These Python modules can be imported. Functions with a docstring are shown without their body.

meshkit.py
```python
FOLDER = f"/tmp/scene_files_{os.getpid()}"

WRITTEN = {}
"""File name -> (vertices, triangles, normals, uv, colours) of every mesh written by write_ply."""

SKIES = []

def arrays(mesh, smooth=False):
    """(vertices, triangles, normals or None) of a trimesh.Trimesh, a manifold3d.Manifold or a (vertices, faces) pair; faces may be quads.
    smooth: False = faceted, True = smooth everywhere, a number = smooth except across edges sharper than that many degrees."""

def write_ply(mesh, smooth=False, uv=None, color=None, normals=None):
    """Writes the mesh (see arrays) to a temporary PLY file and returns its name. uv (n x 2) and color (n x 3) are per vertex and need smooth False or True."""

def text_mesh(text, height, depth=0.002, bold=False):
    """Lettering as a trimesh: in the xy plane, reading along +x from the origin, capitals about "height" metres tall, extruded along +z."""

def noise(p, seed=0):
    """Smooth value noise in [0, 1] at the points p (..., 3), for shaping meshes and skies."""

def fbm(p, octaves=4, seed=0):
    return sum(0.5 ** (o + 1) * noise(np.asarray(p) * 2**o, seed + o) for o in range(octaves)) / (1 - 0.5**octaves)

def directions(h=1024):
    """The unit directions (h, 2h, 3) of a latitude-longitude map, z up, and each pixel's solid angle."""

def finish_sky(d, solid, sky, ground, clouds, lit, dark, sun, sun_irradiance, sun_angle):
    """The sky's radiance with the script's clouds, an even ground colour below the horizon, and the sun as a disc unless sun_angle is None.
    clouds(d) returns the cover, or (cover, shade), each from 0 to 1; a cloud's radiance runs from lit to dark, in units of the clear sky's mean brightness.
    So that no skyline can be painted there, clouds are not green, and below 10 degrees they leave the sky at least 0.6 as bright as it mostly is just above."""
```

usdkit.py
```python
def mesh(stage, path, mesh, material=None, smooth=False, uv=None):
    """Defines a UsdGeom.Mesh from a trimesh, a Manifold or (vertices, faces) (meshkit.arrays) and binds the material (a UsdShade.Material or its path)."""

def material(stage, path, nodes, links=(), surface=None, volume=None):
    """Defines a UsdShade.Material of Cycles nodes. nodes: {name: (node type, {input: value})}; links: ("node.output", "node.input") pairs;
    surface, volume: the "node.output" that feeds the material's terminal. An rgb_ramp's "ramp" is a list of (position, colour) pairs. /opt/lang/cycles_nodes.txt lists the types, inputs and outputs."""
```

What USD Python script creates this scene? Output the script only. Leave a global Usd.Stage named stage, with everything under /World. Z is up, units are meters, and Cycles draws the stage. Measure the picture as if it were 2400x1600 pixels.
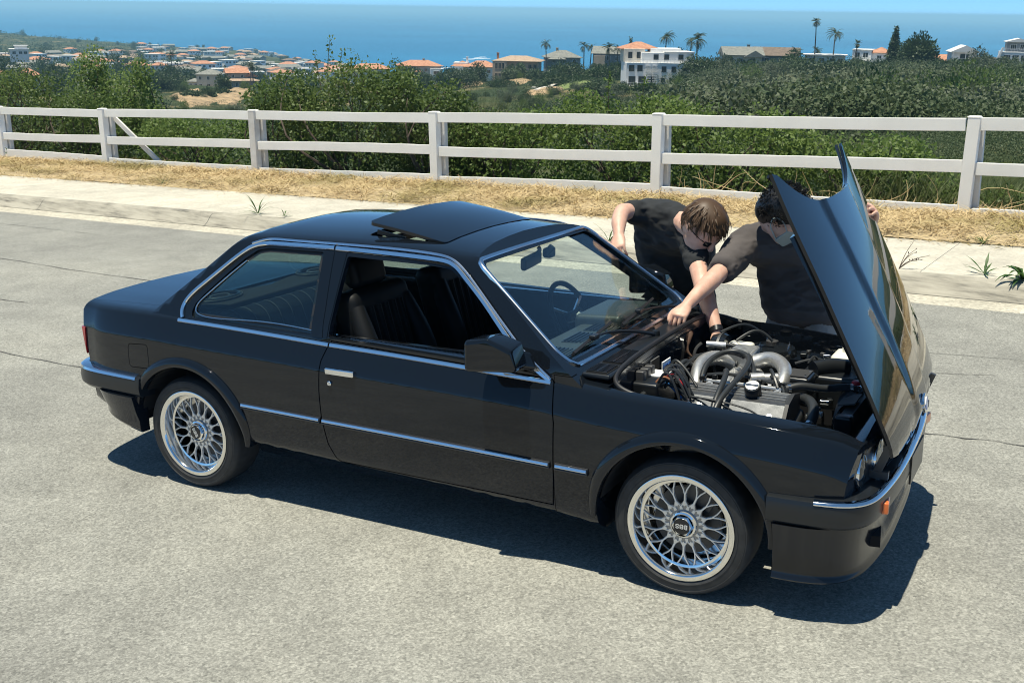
import math, random
import numpy as np
import trimesh
from scipy.interpolate import PchipInterpolator, CubicSpline
from manifold3d import Manifold, Mesh as MMesh, CrossSection
from pxr import Usd, UsdGeom, UsdLux, UsdShade, Sdf, Gf, Vt
import usdkit, meshkit

stage = Usd.Stage.CreateInMemory()
UsdGeom.SetStageUpAxis(stage, UsdGeom.Tokens.z)
UsdGeom.SetStageMetersPerUnit(stage, 1.0)
UsdGeom.Xform.Define(stage, '/World')
UsdGeom.Scope.Define(stage, '/World/Looks')
random.seed(7)
rng = np.random.default_rng(11)
PI = math.pi

# ---------------------------------------------------------------- frame: the street slopes about 3 degrees, so the
# street, the car and the people are laid out in the street's own frame ("S") and rotated so that z is really up.
GUP = np.array([0.0467, -0.026, 0.99857]); GUP /= np.linalg.norm(GUP)
_x = np.array([1.0, 0, 0]); _x -= GUP * _x.dot(GUP); _x /= np.linalg.norm(_x)
RW = np.stack([_x, np.cross(GUP, _x), GUP])            # world = RW @ s


def S2W(p):
    return np.asarray(p, float) @ RW.T


def gfm(m3, t=(0, 0, 0)):
    m = Gf.Matrix4d(1.0)
    for i in range(3):
        for j in range(3):
            m[j, i] = float(m3[i][j])
    m[3, 0], m[3, 1], m[3, 2] = float(t[0]), float(t[1]), float(t[2])
    return m


# ---------------------------------------------------------------- camera
CAM_S = np.array([2.62579, -4.59929, 2.07129])
YAW, PITCH, ROLL, FPX = -0.50014, 0.24996, -0.01483, 2566.2
_f = np.array([math.sin(YAW) * math.cos(PITCH), math.cos(YAW) * math.cos(PITCH), -math.sin(PITCH)])
_r = np.array([math.cos(YAW), -math.sin(YAW), 0]); _u = np.cross(_r, _f)
CF = RW @ _f
CR = RW @ (math.cos(ROLL) * _r + math.sin(ROLL) * _u)
CU = RW @ (-math.sin(ROLL) * _r + math.cos(ROLL) * _u)
CAM = S2W(CAM_S)
cam = UsdGeom.Camera.Define(stage, '/World/camera')
cam.AddTransformOp().Set(gfm(np.stack([CR, CU, -CF], 1), CAM))
cam.CreateHorizontalApertureAttr(36.0)
cam.CreateVerticalApertureAttr(36.0 * 682 / 1024)
cam.CreateFocalLengthAttr(36.0 * FPX / 2400)
cam.CreateClippingRangeAttr(Gf.Vec2f(0.1, 100000))
EXPOSURE = 1.2
cam.CreateExposureAttr(EXPOSURE)


def at(px, py, d):
    """The point that pixel (of the 2400 x 1600 photograph) shows at horizontal distance d, for surveying the background."""
    v = CF + (px - 1200) / FPX * CR - (py - 800) / FPX * CU
    return CAM + v * d / math.hypot(v[0], v[1])


# ---------------------------------------------------------------- sky and sun
SUN = S2W([-0.06, -0.18, 1.0]); SUN /= np.linalg.norm(SUN)
SUN_EL, SUN_ROT = math.asin(SUN[2]), math.atan2(SUN[0], SUN[1])
SKY_S, SKY_TINT = 0.15, (0.62, 0.88, 0.93)
usdkit.material(stage, '/World/Looks/sky_look', {
    'sky': ('sky_texture', {'sky_type': 'single_scattering', 'sun_disc': False, 'sun_elevation': SUN_EL, 'sun_rotation': SUN_ROT, 'altitude': 10000.0, 'air_density': 1.0, 'aerosol_density': 0.3, 'ozone_density': 8.0}),
    'gm': ('gamma', {'gamma': 0.65}), 'tint': ('mix', {'mix_type': 'multiply', 'fac': 1.0, 'color2': SKY_TINT}),
    'bg': ('background_shader', {'strength': SKY_S})}, [('sky.color', 'gm.color'), ('gm.color', 'tint.color1'), ('tint.color', 'bg.color')], surface='bg.background')
dome = UsdLux.DomeLight.Define(stage, '/World/sky')
UsdShade.MaterialBindingAPI.Apply(dome.GetPrim()).Bind(UsdShade.Material.Get(stage, '/World/Looks/sky_look'))
sun = UsdLux.DistantLight.Define(stage, '/World/sun')
sun.CreateIntensityAttr(0.74); sun.CreateAngleAttr(0.53); sun.CreateNormalizeAttr(True)
sun.CreateColorAttr(Gf.Vec3f(1.0, 0.94, 0.78))
_z = SUN; _a = np.cross([0, 1, 0], _z); _a /= np.linalg.norm(_a)
sun.AddTransformOp().Set(gfm(np.stack([_a, np.cross(_z, _a), _z], 1), SUN * 60))

# ---------------------------------------------------------------- helpers: prims
_used = set()


def path_for(parent, name):
    base = f'{parent}/{name}'
    p, k = base, 0
    while p in _used:
        k += 1
        p = f'{base}_{k:03d}'
    _used.add(p)
    return p


def tag(prim, label=None, cat=None, group=None, kind=None):
    prim = prim.GetPrim() if hasattr(prim, 'GetPrim') else prim
    for k, v in (('label', label), ('category', cat), ('group', group), ('kind', kind)):
        if v:
            prim.SetCustomDataByKey(k, v)
    return prim


def thing(name, label, cat, group=None, kind=None, m3=None, t=(0, 0, 0)):
    p = path_for('/World', name)
    x = UsdGeom.Xform.Define(stage, p)
    if m3 is not None:
        x.AddTransformOp().Set(gfm(m3, t))
    tag(x, label, cat, group, kind)
    return p


def rotz(a):
    c, s = math.cos(a), math.sin(a)
    return np.array([[c, -s, 0], [s, c, 0], [0, 0, 1.0]])


def part(parent, name, mesh, m, smooth=False, label=None, kind=None, group=None, cat=None):
    p = path_for(parent, name)
    g = usdkit.mesh(stage, p, mesh, m, smooth)
    if label or kind or group or cat:
        tag(g, label, cat, group, kind)
    return p


def setting(name, mesh, m, smooth=False):
    return part('/World', name, mesh, m, smooth, kind='structure')


def copy_of(src, name, label, cat, group, m3, t):
    p = path_for('/World', name)
    x = UsdGeom.Xform.Define(stage, p)
    x.GetPrim().GetReferences().AddInternalReference(src)
    x.ClearXformOpOrder()
    x.AddTransformOp(opSuffix='copy').Set(gfm(m3, t))
    tag(x, label, cat, group)
    x.GetPrim().SetInstanceable(True)
    return p


# ---------------------------------------------------------------- helpers: shapes
cat_ = trimesh.util.concatenate


def tm(m):
    if isinstance(m, Manifold):
        q = m.to_mesh()
        return trimesh.Trimesh(q.vert_properties[:, :3], q.tri_verts, process=False)
    return m


def mf(t):
    return Manifold(MMesh(np.asarray(t.vertices, np.float32), np.asarray(t.faces, np.uint32)))


def box(c, s, rot=None):
    b = trimesh.creation.box(extents=s)
    if rot is not None:
        b.apply_transform(np.vstack([np.c_[rot, [0, 0, 0]], [0, 0, 0, 1]]))
    b.apply_translation(c)
    return b


def rbox(c, s, r, n=8):
    """A box with rounded edges."""
    s = np.asarray(s, float); h = np.maximum(s / 2 - r, 1e-4)
    ball = Manifold.sphere(r, n)
    pts = [ball.translate([sx * h[0], sy * h[1], sz * h[2]]) for sx in (-1, 1) for sy in (-1, 1) for sz in (-1, 1)]
    return Manifold.batch_hull(pts).translate(list(map(float, c)))


def ext_y(poly, a, b, n=0):
    """A polygon in (x, z) extruded over y in [a, b]."""
    cs = poly if isinstance(poly, CrossSection) else CrossSection([np.asarray(poly, float)])
    if cs.area() <= 0:
        cs = CrossSection([np.asarray(poly, float)[::-1]])
    return cs.extrude(b - a, n).rotate([90, 0, 0]).translate([0, b, 0])


def ext_x(poly, a, b, n=0):
    """A polygon in (y, z) extruded over x in [a, b]."""
    cs = poly if isinstance(poly, CrossSection) else CrossSection([np.asarray(poly, float)])
    if cs.area() <= 0:
        cs = CrossSection([np.asarray(poly, float)[::-1]])
    return cs.extrude(b - a, n).transform(np.array([[0, 0, 1, a], [1, 0, 0, 0], [0, 1, 0, 0]], float))


def ext_z(poly, a, b, n=0):
    cs = poly if isinstance(poly, CrossSection) else CrossSection([np.asarray(poly, float)])
    if cs.area() <= 0:
        cs = CrossSection([np.asarray(poly, float)[::-1]])
    return cs.extrude(b - a, n).translate([0, 0, a])


def cyl_y(r, a, b, n=32):
    return Manifold.cylinder(b - a, r, r, n).rotate([90, 0, 0]).translate([0, b, 0])


def CS(poly):
    c = CrossSection([np.asarray(poly, float)])
    return c if c.area() > 0 else CrossSection([np.asarray(poly, float)[::-1]])


def grow(cs, d, miter=True):
    from manifold3d import JoinType
    return cs.offset(d, JoinType.Miter if miter else JoinType.Round, 2.0, 16)


def smooth_path(pts, n=8, closed=False):
    pts = np.asarray(pts, float)
    if closed:
        pts = np.vstack([pts, pts[:1]])
    d = np.r_[0, np.cumsum(np.maximum(np.linalg.norm(np.diff(pts, axis=0), axis=1), 1e-6) ** 0.5)]
    cs = CubicSpline(d, pts, bc_type='periodic' if closed else 'natural')
    m = n * (len(pts) - 1)
    return cs(np.linspace(0, d[-1], m + (0 if closed else 1), endpoint=not closed))


def sweep(profile, path, up=(0, 0, 1), closed=False, scale=None, cap=True):
    """Sweep a closed 2D profile (a, b) along a 3D path: a runs sideways (tangent x up), b along up."""
    P = np.asarray(path, float); n = len(P); prof = np.asarray(profile, float); k = len(prof)
    T = np.roll(P, -1, 0) - np.roll(P, 1, 0)
    if not closed:
        T[0], T[-1] = P[1] - P[0], P[-1] - P[-2]
    T /= np.maximum(np.linalg.norm(T, axis=1, keepdims=True), 1e-9)
    U = np.asarray(up, float); U = np.tile(U, (n, 1)) if U.ndim == 1 else U
    A = np.cross(T, U); A /= np.maximum(np.linalg.norm(A, axis=1, keepdims=True), 1e-9)
    B = np.cross(A, T)
    sc = np.ones(n) if scale is None else np.asarray(scale, float)
    V = P[:, None] + sc[:, None, None] * (prof[None, :, :1] * A[:, None] + prof[None, :, 1:2] * B[:, None])
    V = V.reshape(-1, 3); F = []
    m = n if closed else n - 1
    i = np.arange(m)[:, None]; j = np.arange(k)[None]
    a0 = (i * k + j); a1 = (i * k + (j + 1) % k); b0 = (((i + 1) % n) * k + j); b1 = (((i + 1) % n) * k + (j + 1) % k)
    F = np.concatenate([np.stack([a0, a1, b1], -1).reshape(-1, 3), np.stack([a0, b1, b0], -1).reshape(-1, 3)])
    if not closed and cap:
        c0, c1 = len(V), len(V) + 1
        V = np.vstack([V, V[:k].mean(0), V[-k:].mean(0)])
        j = np.arange(k)
        F = np.vstack([F, np.stack([np.full(k, c0), (j + 1) % k, j], 1), np.stack([np.full(k, c1), (n - 1) * k + j, (n - 1) * k + (j + 1) % k], 1)])
    t = trimesh.Trimesh(V, F, process=False)
    if t.volume < 0:
        t.invert()
    return t


def tube(pts, r, n=10, smooth=6, closed=False):
    P = smooth_path(pts, smooth, closed) if smooth else np.asarray(pts, float)
    m = len(P); T = np.gradient(P, axis=0)
    # parallel transport
    N = np.zeros_like(P)
    t0 = T[0] / np.linalg.norm(T[0]); a = np.array([0, 0, 1.0]) if abs(t0[2]) < 0.9 else np.array([1.0, 0, 0])
    N[0] = np.cross(t0, a); N[0] /= np.linalg.norm(N[0])
    for i in range(1, m):
        t = T[i] / max(np.linalg.norm(T[i]), 1e-9); v = N[i - 1] - t * N[i - 1].dot(t); N[i] = v / max(np.linalg.norm(v), 1e-9)
    a = np.arange(n) / n * 2 * PI
    rr = np.interp(np.linspace(0, 1, m), np.linspace(0, 1, np.size(r)), np.atleast_1d(r)) if np.size(r) > 1 else np.full(m, float(r))
    Tn = T / np.maximum(np.linalg.norm(T, axis=1, keepdims=True), 1e-9); B = np.cross(Tn, N)
    V = (P[:, None] + rr[:, None, None] * (np.cos(a)[None, :, None] * N[:, None] + np.sin(a)[None, :, None] * B[:, None])).reshape(-1, 3)
    mm = m if closed else m - 1
    i = np.arange(mm)[:, None]; j = np.arange(n)[None]
    a0 = i * n + j; a1 = i * n + (j + 1) % n; b0 = ((i + 1) % m) * n + j; b1 = ((i + 1) % m) * n + (j + 1) % n
    F = np.concatenate([np.stack([a0, a1, b1], -1).reshape(-1, 3), np.stack([a0, b1, b0], -1).reshape(-1, 3)])
    if not closed:
        V = np.vstack([V, P[0], P[-1]]); j = np.arange(n)
        F = np.vstack([F, np.stack([np.full(n, m * n), (j + 1) % n, j], 1), np.stack([np.full(n, m * n + 1), (m - 1) * n + j, (m - 1) * n + (j + 1) % n], 1)])
    t = trimesh.Trimesh(V, F, process=False)
    if t.volume < 0:
        t.invert()
    return t


def lathe(prof, n=48, axis='y', c=(0, 0, 0)):
    """Revolve (radius, height) points; the height runs along the axis."""
    prof = np.asarray(prof, float); k = len(prof)
    a = np.arange(n) / n * 2 * PI
    V = np.stack([prof[None, :, 0] * np.cos(a)[:, None], prof[None, :, 0] * np.sin(a)[:, None], np.tile(prof[:, 1], (n, 1))], -1).reshape(-1, 3)
    i = np.arange(n)[:, None]; j = np.arange(k - 1)[None]
    a0 = i * k + j; a1 = a0 + 1; b0 = ((i + 1) % n) * k + j; b1 = b0 + 1
    F = np.concatenate([np.stack([a0, b0, b1], -1).reshape(-1, 3), np.stack([a0, b1, a1], -1).reshape(-1, 3)])
    t = trimesh.Trimesh(V, F, process=False)
    if axis == 'y':
        t.vertices = t.vertices[:, [0, 2, 1]] * [1, -1, 1]
    elif axis == 'x':
        t.vertices = t.vertices[:, [2, 0, 1]]
    t.vertices = t.vertices + np.asarray(c, float)
    return t


def grid_mesh(V):
    """A sheet from an (n, m, 3) array of points."""
    n, m = V.shape[:2]
    i = np.arange(n - 1)[:, None]; j = np.arange(m - 1)[None]
    a0 = i * m + j; a1 = a0 + 1; b0 = a0 + m; b1 = b0 + 1
    F = np.concatenate([np.stack([a0, b0, b1], -1).reshape(-1, 3), np.stack([a0, b1, a1], -1).reshape(-1, 3)])
    return trimesh.Trimesh(V.reshape(-1, 3), F, process=False)


def moved(t, m3=None, d=(0, 0, 0)):
    t = t.copy()
    v = np.asarray(t.vertices)
    if m3 is not None:
        v = v @ np.asarray(m3).T
    t.vertices = v + np.asarray(d, float)
    return t


def rot_axis(ax, deg):
    return trimesh.transformations.rotation_matrix(math.radians(deg), ax)[:3, :3]


def mirror_y(t):
    t = tm(t).copy(); t.vertices = np.asarray(t.vertices) * [1, -1, 1]; t.invert()
    return t


# ---------------------------------------------------------------- helpers: materials
M = {}


def mat(name, color, rough=0.5, metal=0.0, **kw):
    M[name] = usdkit.material(stage, f'/World/Looks/{name}', {'p': ('principled_bsdf', {'base_color': color, 'roughness': rough, 'metallic': metal, **kw})}, [], surface='p.BSDF')


def noisy(name, c1, c2, scale=5.0, rough=0.6, detail=4.0, bump=0.0, bscale=None, lo=0.3, hi=0.7, metal=0.0, bdist=0.01, **kw):
    nodes = {'g': ('geometry', {}), 'n': ('noise_texture', {'scale': scale, 'detail': detail}), 'r': ('rgb_ramp', {'ramp': [(lo, c1), (hi, c2)]}),
             'p': ('principled_bsdf', {'roughness': rough, 'metallic': metal, **kw})}
    links = [('g.position', 'n.vector'), ('n.fac', 'r.fac'), ('r.color', 'p.base_color')]
    if bump:
        nodes['n2'] = ('noise_texture', {'scale': bscale or scale * 4, 'detail': 3.0}); nodes['b'] = ('bump', {'strength': bump, 'distance': bdist})
        links += [('g.position', 'n2.vector'), ('n2.fac', 'b.height'), ('b.normal', 'p.normal')]
    M[name] = usdkit.material(stage, f'/World/Looks/{name}', nodes, links, surface='p.BSDF')


def leafy(name, c1, c2, trans=0.35, rough=0.45, spec=0.4):
    """Leaves: colour varies from leaf to leaf (one island each), some light passes through."""
    nodes = {'g': ('geometry', {}), 'r': ('rgb_ramp', {'ramp': [(0.0, c1), (1.0, c2)]}), 'n': ('noise_texture', {'scale': 0.6, 'detail': 2.0}),
             'm': ('math', {'math_type': 'multiply_add', 'value2': 0.55}), 'm2': ('math', {'math_type': 'multiply', 'value2': 0.45}),
             'p': ('principled_bsdf', {'roughness': rough, 'specular_ior_level': spec}), 't': ('translucent_bsdf', {}), 'x': ('mix_closure', {'fac': trans})}
    links = [('g.position', 'n.vector'), ('g.random_per_island', 'm.value1'), ('n.fac', 'm2.value1'), ('m2.value', 'm.value3'), ('m.value', 'r.fac'), ('r.color', 'p.base_color'), ('r.color', 't.color'),
             ('p.BSDF', 'x.closure1'), ('t.BSDF', 'x.closure2')]
    M[name] = usdkit.material(stage, f'/World/Looks/{name}', nodes, links, surface='x.closure')


mat('black_paint', (0.005, 0.007, 0.010), 0.03, specular_ior_level=0.5)
mat('black_plastic', (0.010, 0.012, 0.014), 0.30)
mat('black_trim', (0.012, 0.013, 0.015), 0.3)
noisy('rubber', (0.014, 0.015, 0.016), (0.028, 0.029, 0.03), 30, 0.62)
mat('soft_rubber', (0.012, 0.012, 0.013), 0.5)
mat('chrome', (0.82, 0.83, 0.85), 0.06, 1.0)
mat('satin_chrome', (0.72, 0.74, 0.77), 0.16, 1.0)
mat('polished_lip', (0.86, 0.85, 0.83), 0.09, 1.0)
mat('wheel_silver', (0.74, 0.74, 0.73), 0.34, 0.6)
mat('satin_black', (0.006, 0.007, 0.009), 0.14)
mat('cap_black', (0.012, 0.013, 0.015), 0.2)
noisy('cast_alloy', (0.55, 0.55, 0.53), (0.7, 0.7, 0.68), 60, 0.38, metal=0.85, bump=0.15, bscale=300, bdist=0.001)
noisy('cover_alloy', (0.075, 0.08, 0.085), (0.12, 0.125, 0.13), 40, 0.36, metal=0.7, bump=0.15, bscale=300, bdist=0.001)
mat('hose_rubber', (0.022, 0.025, 0.027), 0.42)
mat('engine_dark', (0.02, 0.022, 0.024), 0.5)
mat('bay_paint', (0.008, 0.01, 0.012), 0.2, coat_weight=0.5)
mat('white_plastic', (0.7, 0.69, 0.6), 0.35)
mat('label_white', (0.75, 0.76, 0.76), 0.5)
mat('red_plastic', (0.4, 0.02, 0.03), 0.35)
mat('blue_wire', (0.02, 0.12, 0.35), 0.4)
mat('orange_wire', (0.28, 0.12, 0.06), 0.4)
mat('dark_void', (0.004, 0.004, 0.005), 0.9)
mat('leather', (0.004, 0.005, 0.006), 0.55, specular_ior_level=0.25)
mat('leather_seam', (0.06, 0.065, 0.068), 0.5)
mat('dash_vinyl', (0.05, 0.058, 0.062), 0.45)
mat('carpet', (0.012, 0.012, 0.013), 0.95)
mat('amber', (0.75, 0.16, 0.03), 0.2, coat_weight=0.6)
mat('tail_red', (0.33, 0.012, 0.016), 0.15, coat_weight=0.8)
mat('mirror_glass', (0.8, 0.82, 0.84), 0.02, 1.0)
mat('badge_blue', (0.03, 0.14, 0.45), 0.2, coat_weight=0.5)
mat('badge_white', (0.8, 0.8, 0.8), 0.3)
mat('plate_white', (0.72, 0.72, 0.7), 0.4)


def pane(name, tint, f0=0.045, rough=0.0):
    """Window glass: light passes straight through, reflections grow towards grazing angles on both faces alike."""
    M[name] = usdkit.material(stage, f'/World/Looks/{name}', {
        't': ('transparent_bsdf', {'color': tint}), 'gl': ('glossy_bsdf', {'color': (1, 1, 1), 'roughness': rough, 'distribution': 'ggx'}),
        'f': ('layer_weight', {'blend': 0.5}), 'pw': ('math', {'math_type': 'power', 'value2': 5.0}), 'ma': ('math', {'math_type': 'multiply_add', 'value2': 1 - f0, 'value3': f0}),
        'x': ('mix_closure', {})}, [('f.facing', 'pw.value1'), ('pw.value', 'ma.value1'), ('ma.value', 'x.fac'), ('t.BSDF', 'x.closure1'), ('gl.BSDF', 'x.closure2')], surface='x.closure')


pane('car_glass', (0.86, 0.92, 0.90))
pane('tinted_glass', (0.62, 0.72, 0.70), 0.06)
pane('lens_glass', (0.9, 0.92, 0.92))
# ================================================================ THE CAR (laid out in the street frame)
CAR = thing('parked_car', 'black two-door coupe with its bonnet raised and sunroof tilted, parked on the road', 'car', m3=RW)
WB = 1.285
belt_f = PchipInterpolator([-2.3, -2.1, -1.5, -1.34, -.42, .70, .80, 1.0, 1.25, 1.5, 1.74, 1.9, 1.96, 2.12], [.862, .865, .872, .866, .840, .806, .797, .781, .769, .752, .732, .710, .690, .64])
plan_f = PchipInterpolator([-2.3, -2.2, -2.1, -2.0, -1.8, -1.5, 1.2, 1.5, 1.75, 1.9, 1.98, 2.12], [.86, .90, .935, .962, .986, 1, 1, .99, .972, .948, .922, .88])
_wz = [-.64, -.575, -.548, -.51, -.39, -.35, -.26, -.18, -.115, -.1, -.06, -.025, -.008, 0.0]
_ww = [.68, .745, .79, .803, .815, .818, .820, .818, .812, .807, .790, .772, .762, .750]
side_w = PchipInterpolator(_wz, _ww)


def low_w(x, z):
    return float(side_w(np.clip(z - belt_f(x), -.64, 0)) * plan_f(x))


def loft_low():
    xs = np.r_[np.linspace(-2.3, -1.9, 9), np.linspace(-1.8, 1.2, 31), np.linspace(1.25, 2.12, 19)]
    secs = []
    for x in xs:
        b, s = float(belt_f(x)), float(plan_f(x))
        zs = b + np.array([-.64, -.61, -.575, -.56, -.548, -.53, -.51, -.45, -.39, -.35, -.30, -.26, -.22, -.18, -.14, -.122, -.113, -.104, -.095, -.08, -.06, -.04, -.025, -.012, -.004])
        h = [(side_w(z - b) * s, z) for z in zs] + [(.738 * s, b + .003), (.722 * s, b + .007), (.69 * s, b + .011), (.5 * s, b + .019), (.25 * s, b + .024)]
        full = [(y, z) for y, z in h] + [(0, b + .026)] + [(-y, z) for y, z in h[::-1]]
        secs.append([(x, y, z) for y, z in full])
    V = np.array(secs); n, m = V.shape[:2]
    F = []
    i = np.arange(n - 1)[:, None]; j = np.arange(m)[None]
    a0 = i * m + j; a1 = i * m + (j + 1) % m; b0 = a0 + m; b1 = a1 + m
    F = np.concatenate([np.stack([a0, b0, b1], -1).reshape(-1, 3), np.stack([a0, b1, a1], -1).reshape(-1, 3)])
    P = V.reshape(-1, 3)
    c0, c1 = len(P), len(P) + 1
    P = np.vstack([P, V[0].mean(0), V[-1].mean(0)]); j = np.arange(m)
    F = np.vstack([F, np.stack([np.full(m, c0), j, (j + 1) % m], 1), np.stack([np.full(m, c1), (n - 1) * m + (j + 1) % m, (n - 1) * m + j], 1)])
    t = trimesh.Trimesh(P, F, process=False)
    if t.volume < 0:
        t.invert()
    return mf(t)


def bow(V):
    V = np.array(V)
    y = np.abs(V[:, 1])
    r = np.clip((-V[:, 0] - 1.55) / .55, 0, 1) ** 2
    f = np.clip((V[:, 0] - 1.55) / .45, 0, 1) ** 2
    V[:, 0] += r * .10 * (y / .73) ** 3 - f * .085 * (y / .72) ** 2.2
    return V


low = loft_low() ^ ext_y([(-2.135, 1.0), (-2.135, .893), (-2.15, .880), (-2.18, .835), (-2.125, .56), (-2.10, .2), (1.97, .2), (1.97, .42), (1.985, .55), (2.003, .66), (1.998, .69), (1.985, .705), (1.97, 1.0)], -1, 1)
low -= ext_x([(-.69, .495), (.69, .495), (.665, .664), (-.665, .664)], 1.968, 2.2)                          # recess of the grille
low = low.refine_to_length(.07).warp_batch(bow)
for sx in (-1, 1):
    for sy in (-1, 1):
        low -= cyl_y(.352, -.28, .28, 56).translate([sx * WB, sy * .80, .292])
low -= ext_z([(-1.26, -.66), (.66, -.66), (.66, .66), (-1.26, .66)], .30, 1.2)                 # cabin
low -= ext_z([(.935, -.705), (1.4, -.695), (1.93, -.63), (1.93, .63), (1.4, .695), (.935, .705)], .66, 1.2)   # engine bay
low -= ext_z([(.935, -.52), (1.90, -.52), (1.90, .52), (.935, .52)], .28, .67)
low -= ext_y([(1.50, .1), (2.2, .1), (2.2, .41), (1.50, .41)], -1, 1)                                  # space for the bumpers
low -= ext_y([(-2.3, .1), (-1.50, .1), (-1.50, .30), (-1.62, .30), (-2.3, .44)], -1, 1)

# ---- greenhouse
GZ = [.78, .80, .86, 1.0, 1.18, 1.245, 1.262]
GW = [.755, .752, .745, .683, .592, .553, .535]
gw_f = PchipInterpolator(GZ, GW)
roof_f = PchipInterpolator([-1.6, -1.2, -.9, -.3, .2, .9], [1.27, 1.29, 1.308, 1.312, 1.287, 1.26])


def gw(z):
    return float(gw_f(np.clip(z, .78, 1.262)))


def ws_x(z):
    return .217 + (1.262 - z) / .745


def house(d):
    h = [(gw(z) - d, z) for z in (.78, .82, .86, .92, 1.0, 1.06, 1.12, 1.18, 1.22, 1.245)] + [(.537 - d, 1.259 - d * .5), (.515 - d, 1.270 - d), (.47 - d, 1.280 - d), (.40 - d, 1.290 - d), (.30, 1.300 - d), (.15, 1.307 - d), (0, 1.31 - d)]
    poly = [(y, z) for y, z in h] + [(-y, z) for y, z in h[-2::-1]]
    g = ext_x(poly, -1.7, .95, 70)

    def wp(V):
        V = np.array(V); z = V[:, 2]
        k = (roof_f(V[:, 0]) - .86) / (1.31 - .86)
        V[:, 2] = np.where(z > .86, .86 + (z - .86) * k, z)
        return V
    g = g.warp_batch(wp)
    q = math.hypot(1, .745) / .745
    prof = [(-1.62 + d * 1.4, .76), (-1.62 + d * 1.4, .80), (-1.575 + d * 1.4, .85), (-1.27 + d * 1.4, 1.10), (-1.14 + d * 1.35, 1.212), (-1.085 + d * 1.3, 1.255 - d * .2), (-1.03 + d, 1.288 - d * .4), (-.95 + d, 1.34), (.112 - d * q, 1.34), (ws_x(1.262) - d * q, 1.262), (ws_x(.80) - d * q, .80), (ws_x(.78) - d * q, .76)]
    return g ^ ext_y(prof, -1, 1)


def rounded(poly, r):
    return grow(grow(CS(poly), -r), r, False)


g_out, g_in = house(0), house(.032)
shell = g_out - g_in
door_win = [(-.437, .862), (-.437, 1.0), (-.43, 1.212), (.014, 1.203), (.125, 1.195), (.20, 1.155), (.34, 1.058), (.468, .962), (.655, .826), (.33, .842)]
quarter_win = [(-.537, .868), (-.552, 1.05), (-.572, 1.222), (-.90, 1.219), (-.965, 1.206), (-1.03, 1.165), (-1.117, 1.092), (-1.235, .985), (-1.272, .94), (-1.283, .905), (-1.278, .876)]
wins = ext_y(rounded(door_win, .012), -1, 1) + ext_y(rounded(quarter_win, .012), -1, 1)
ws_poly = [(-.672, .868), (.672, .868), (.538, 1.222), (-.538, 1.222)]
bl_poly = [(-.62, .905), (.62, .905), (.50, 1.215), (-.50, 1.215)]
shell = shell - wins - ext_x(rounded(ws_poly, .045), .16, 1.2) - ext_x(rounded(bl_poly, .06), -1.8, -.92)
SR = [(-.42, -.425), (.015, -.425), (.015, .425), (-.42, .425)]
shell -= ext_z(rounded(SR, .03), 1.2, 1.4)
body = low + shell

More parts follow.
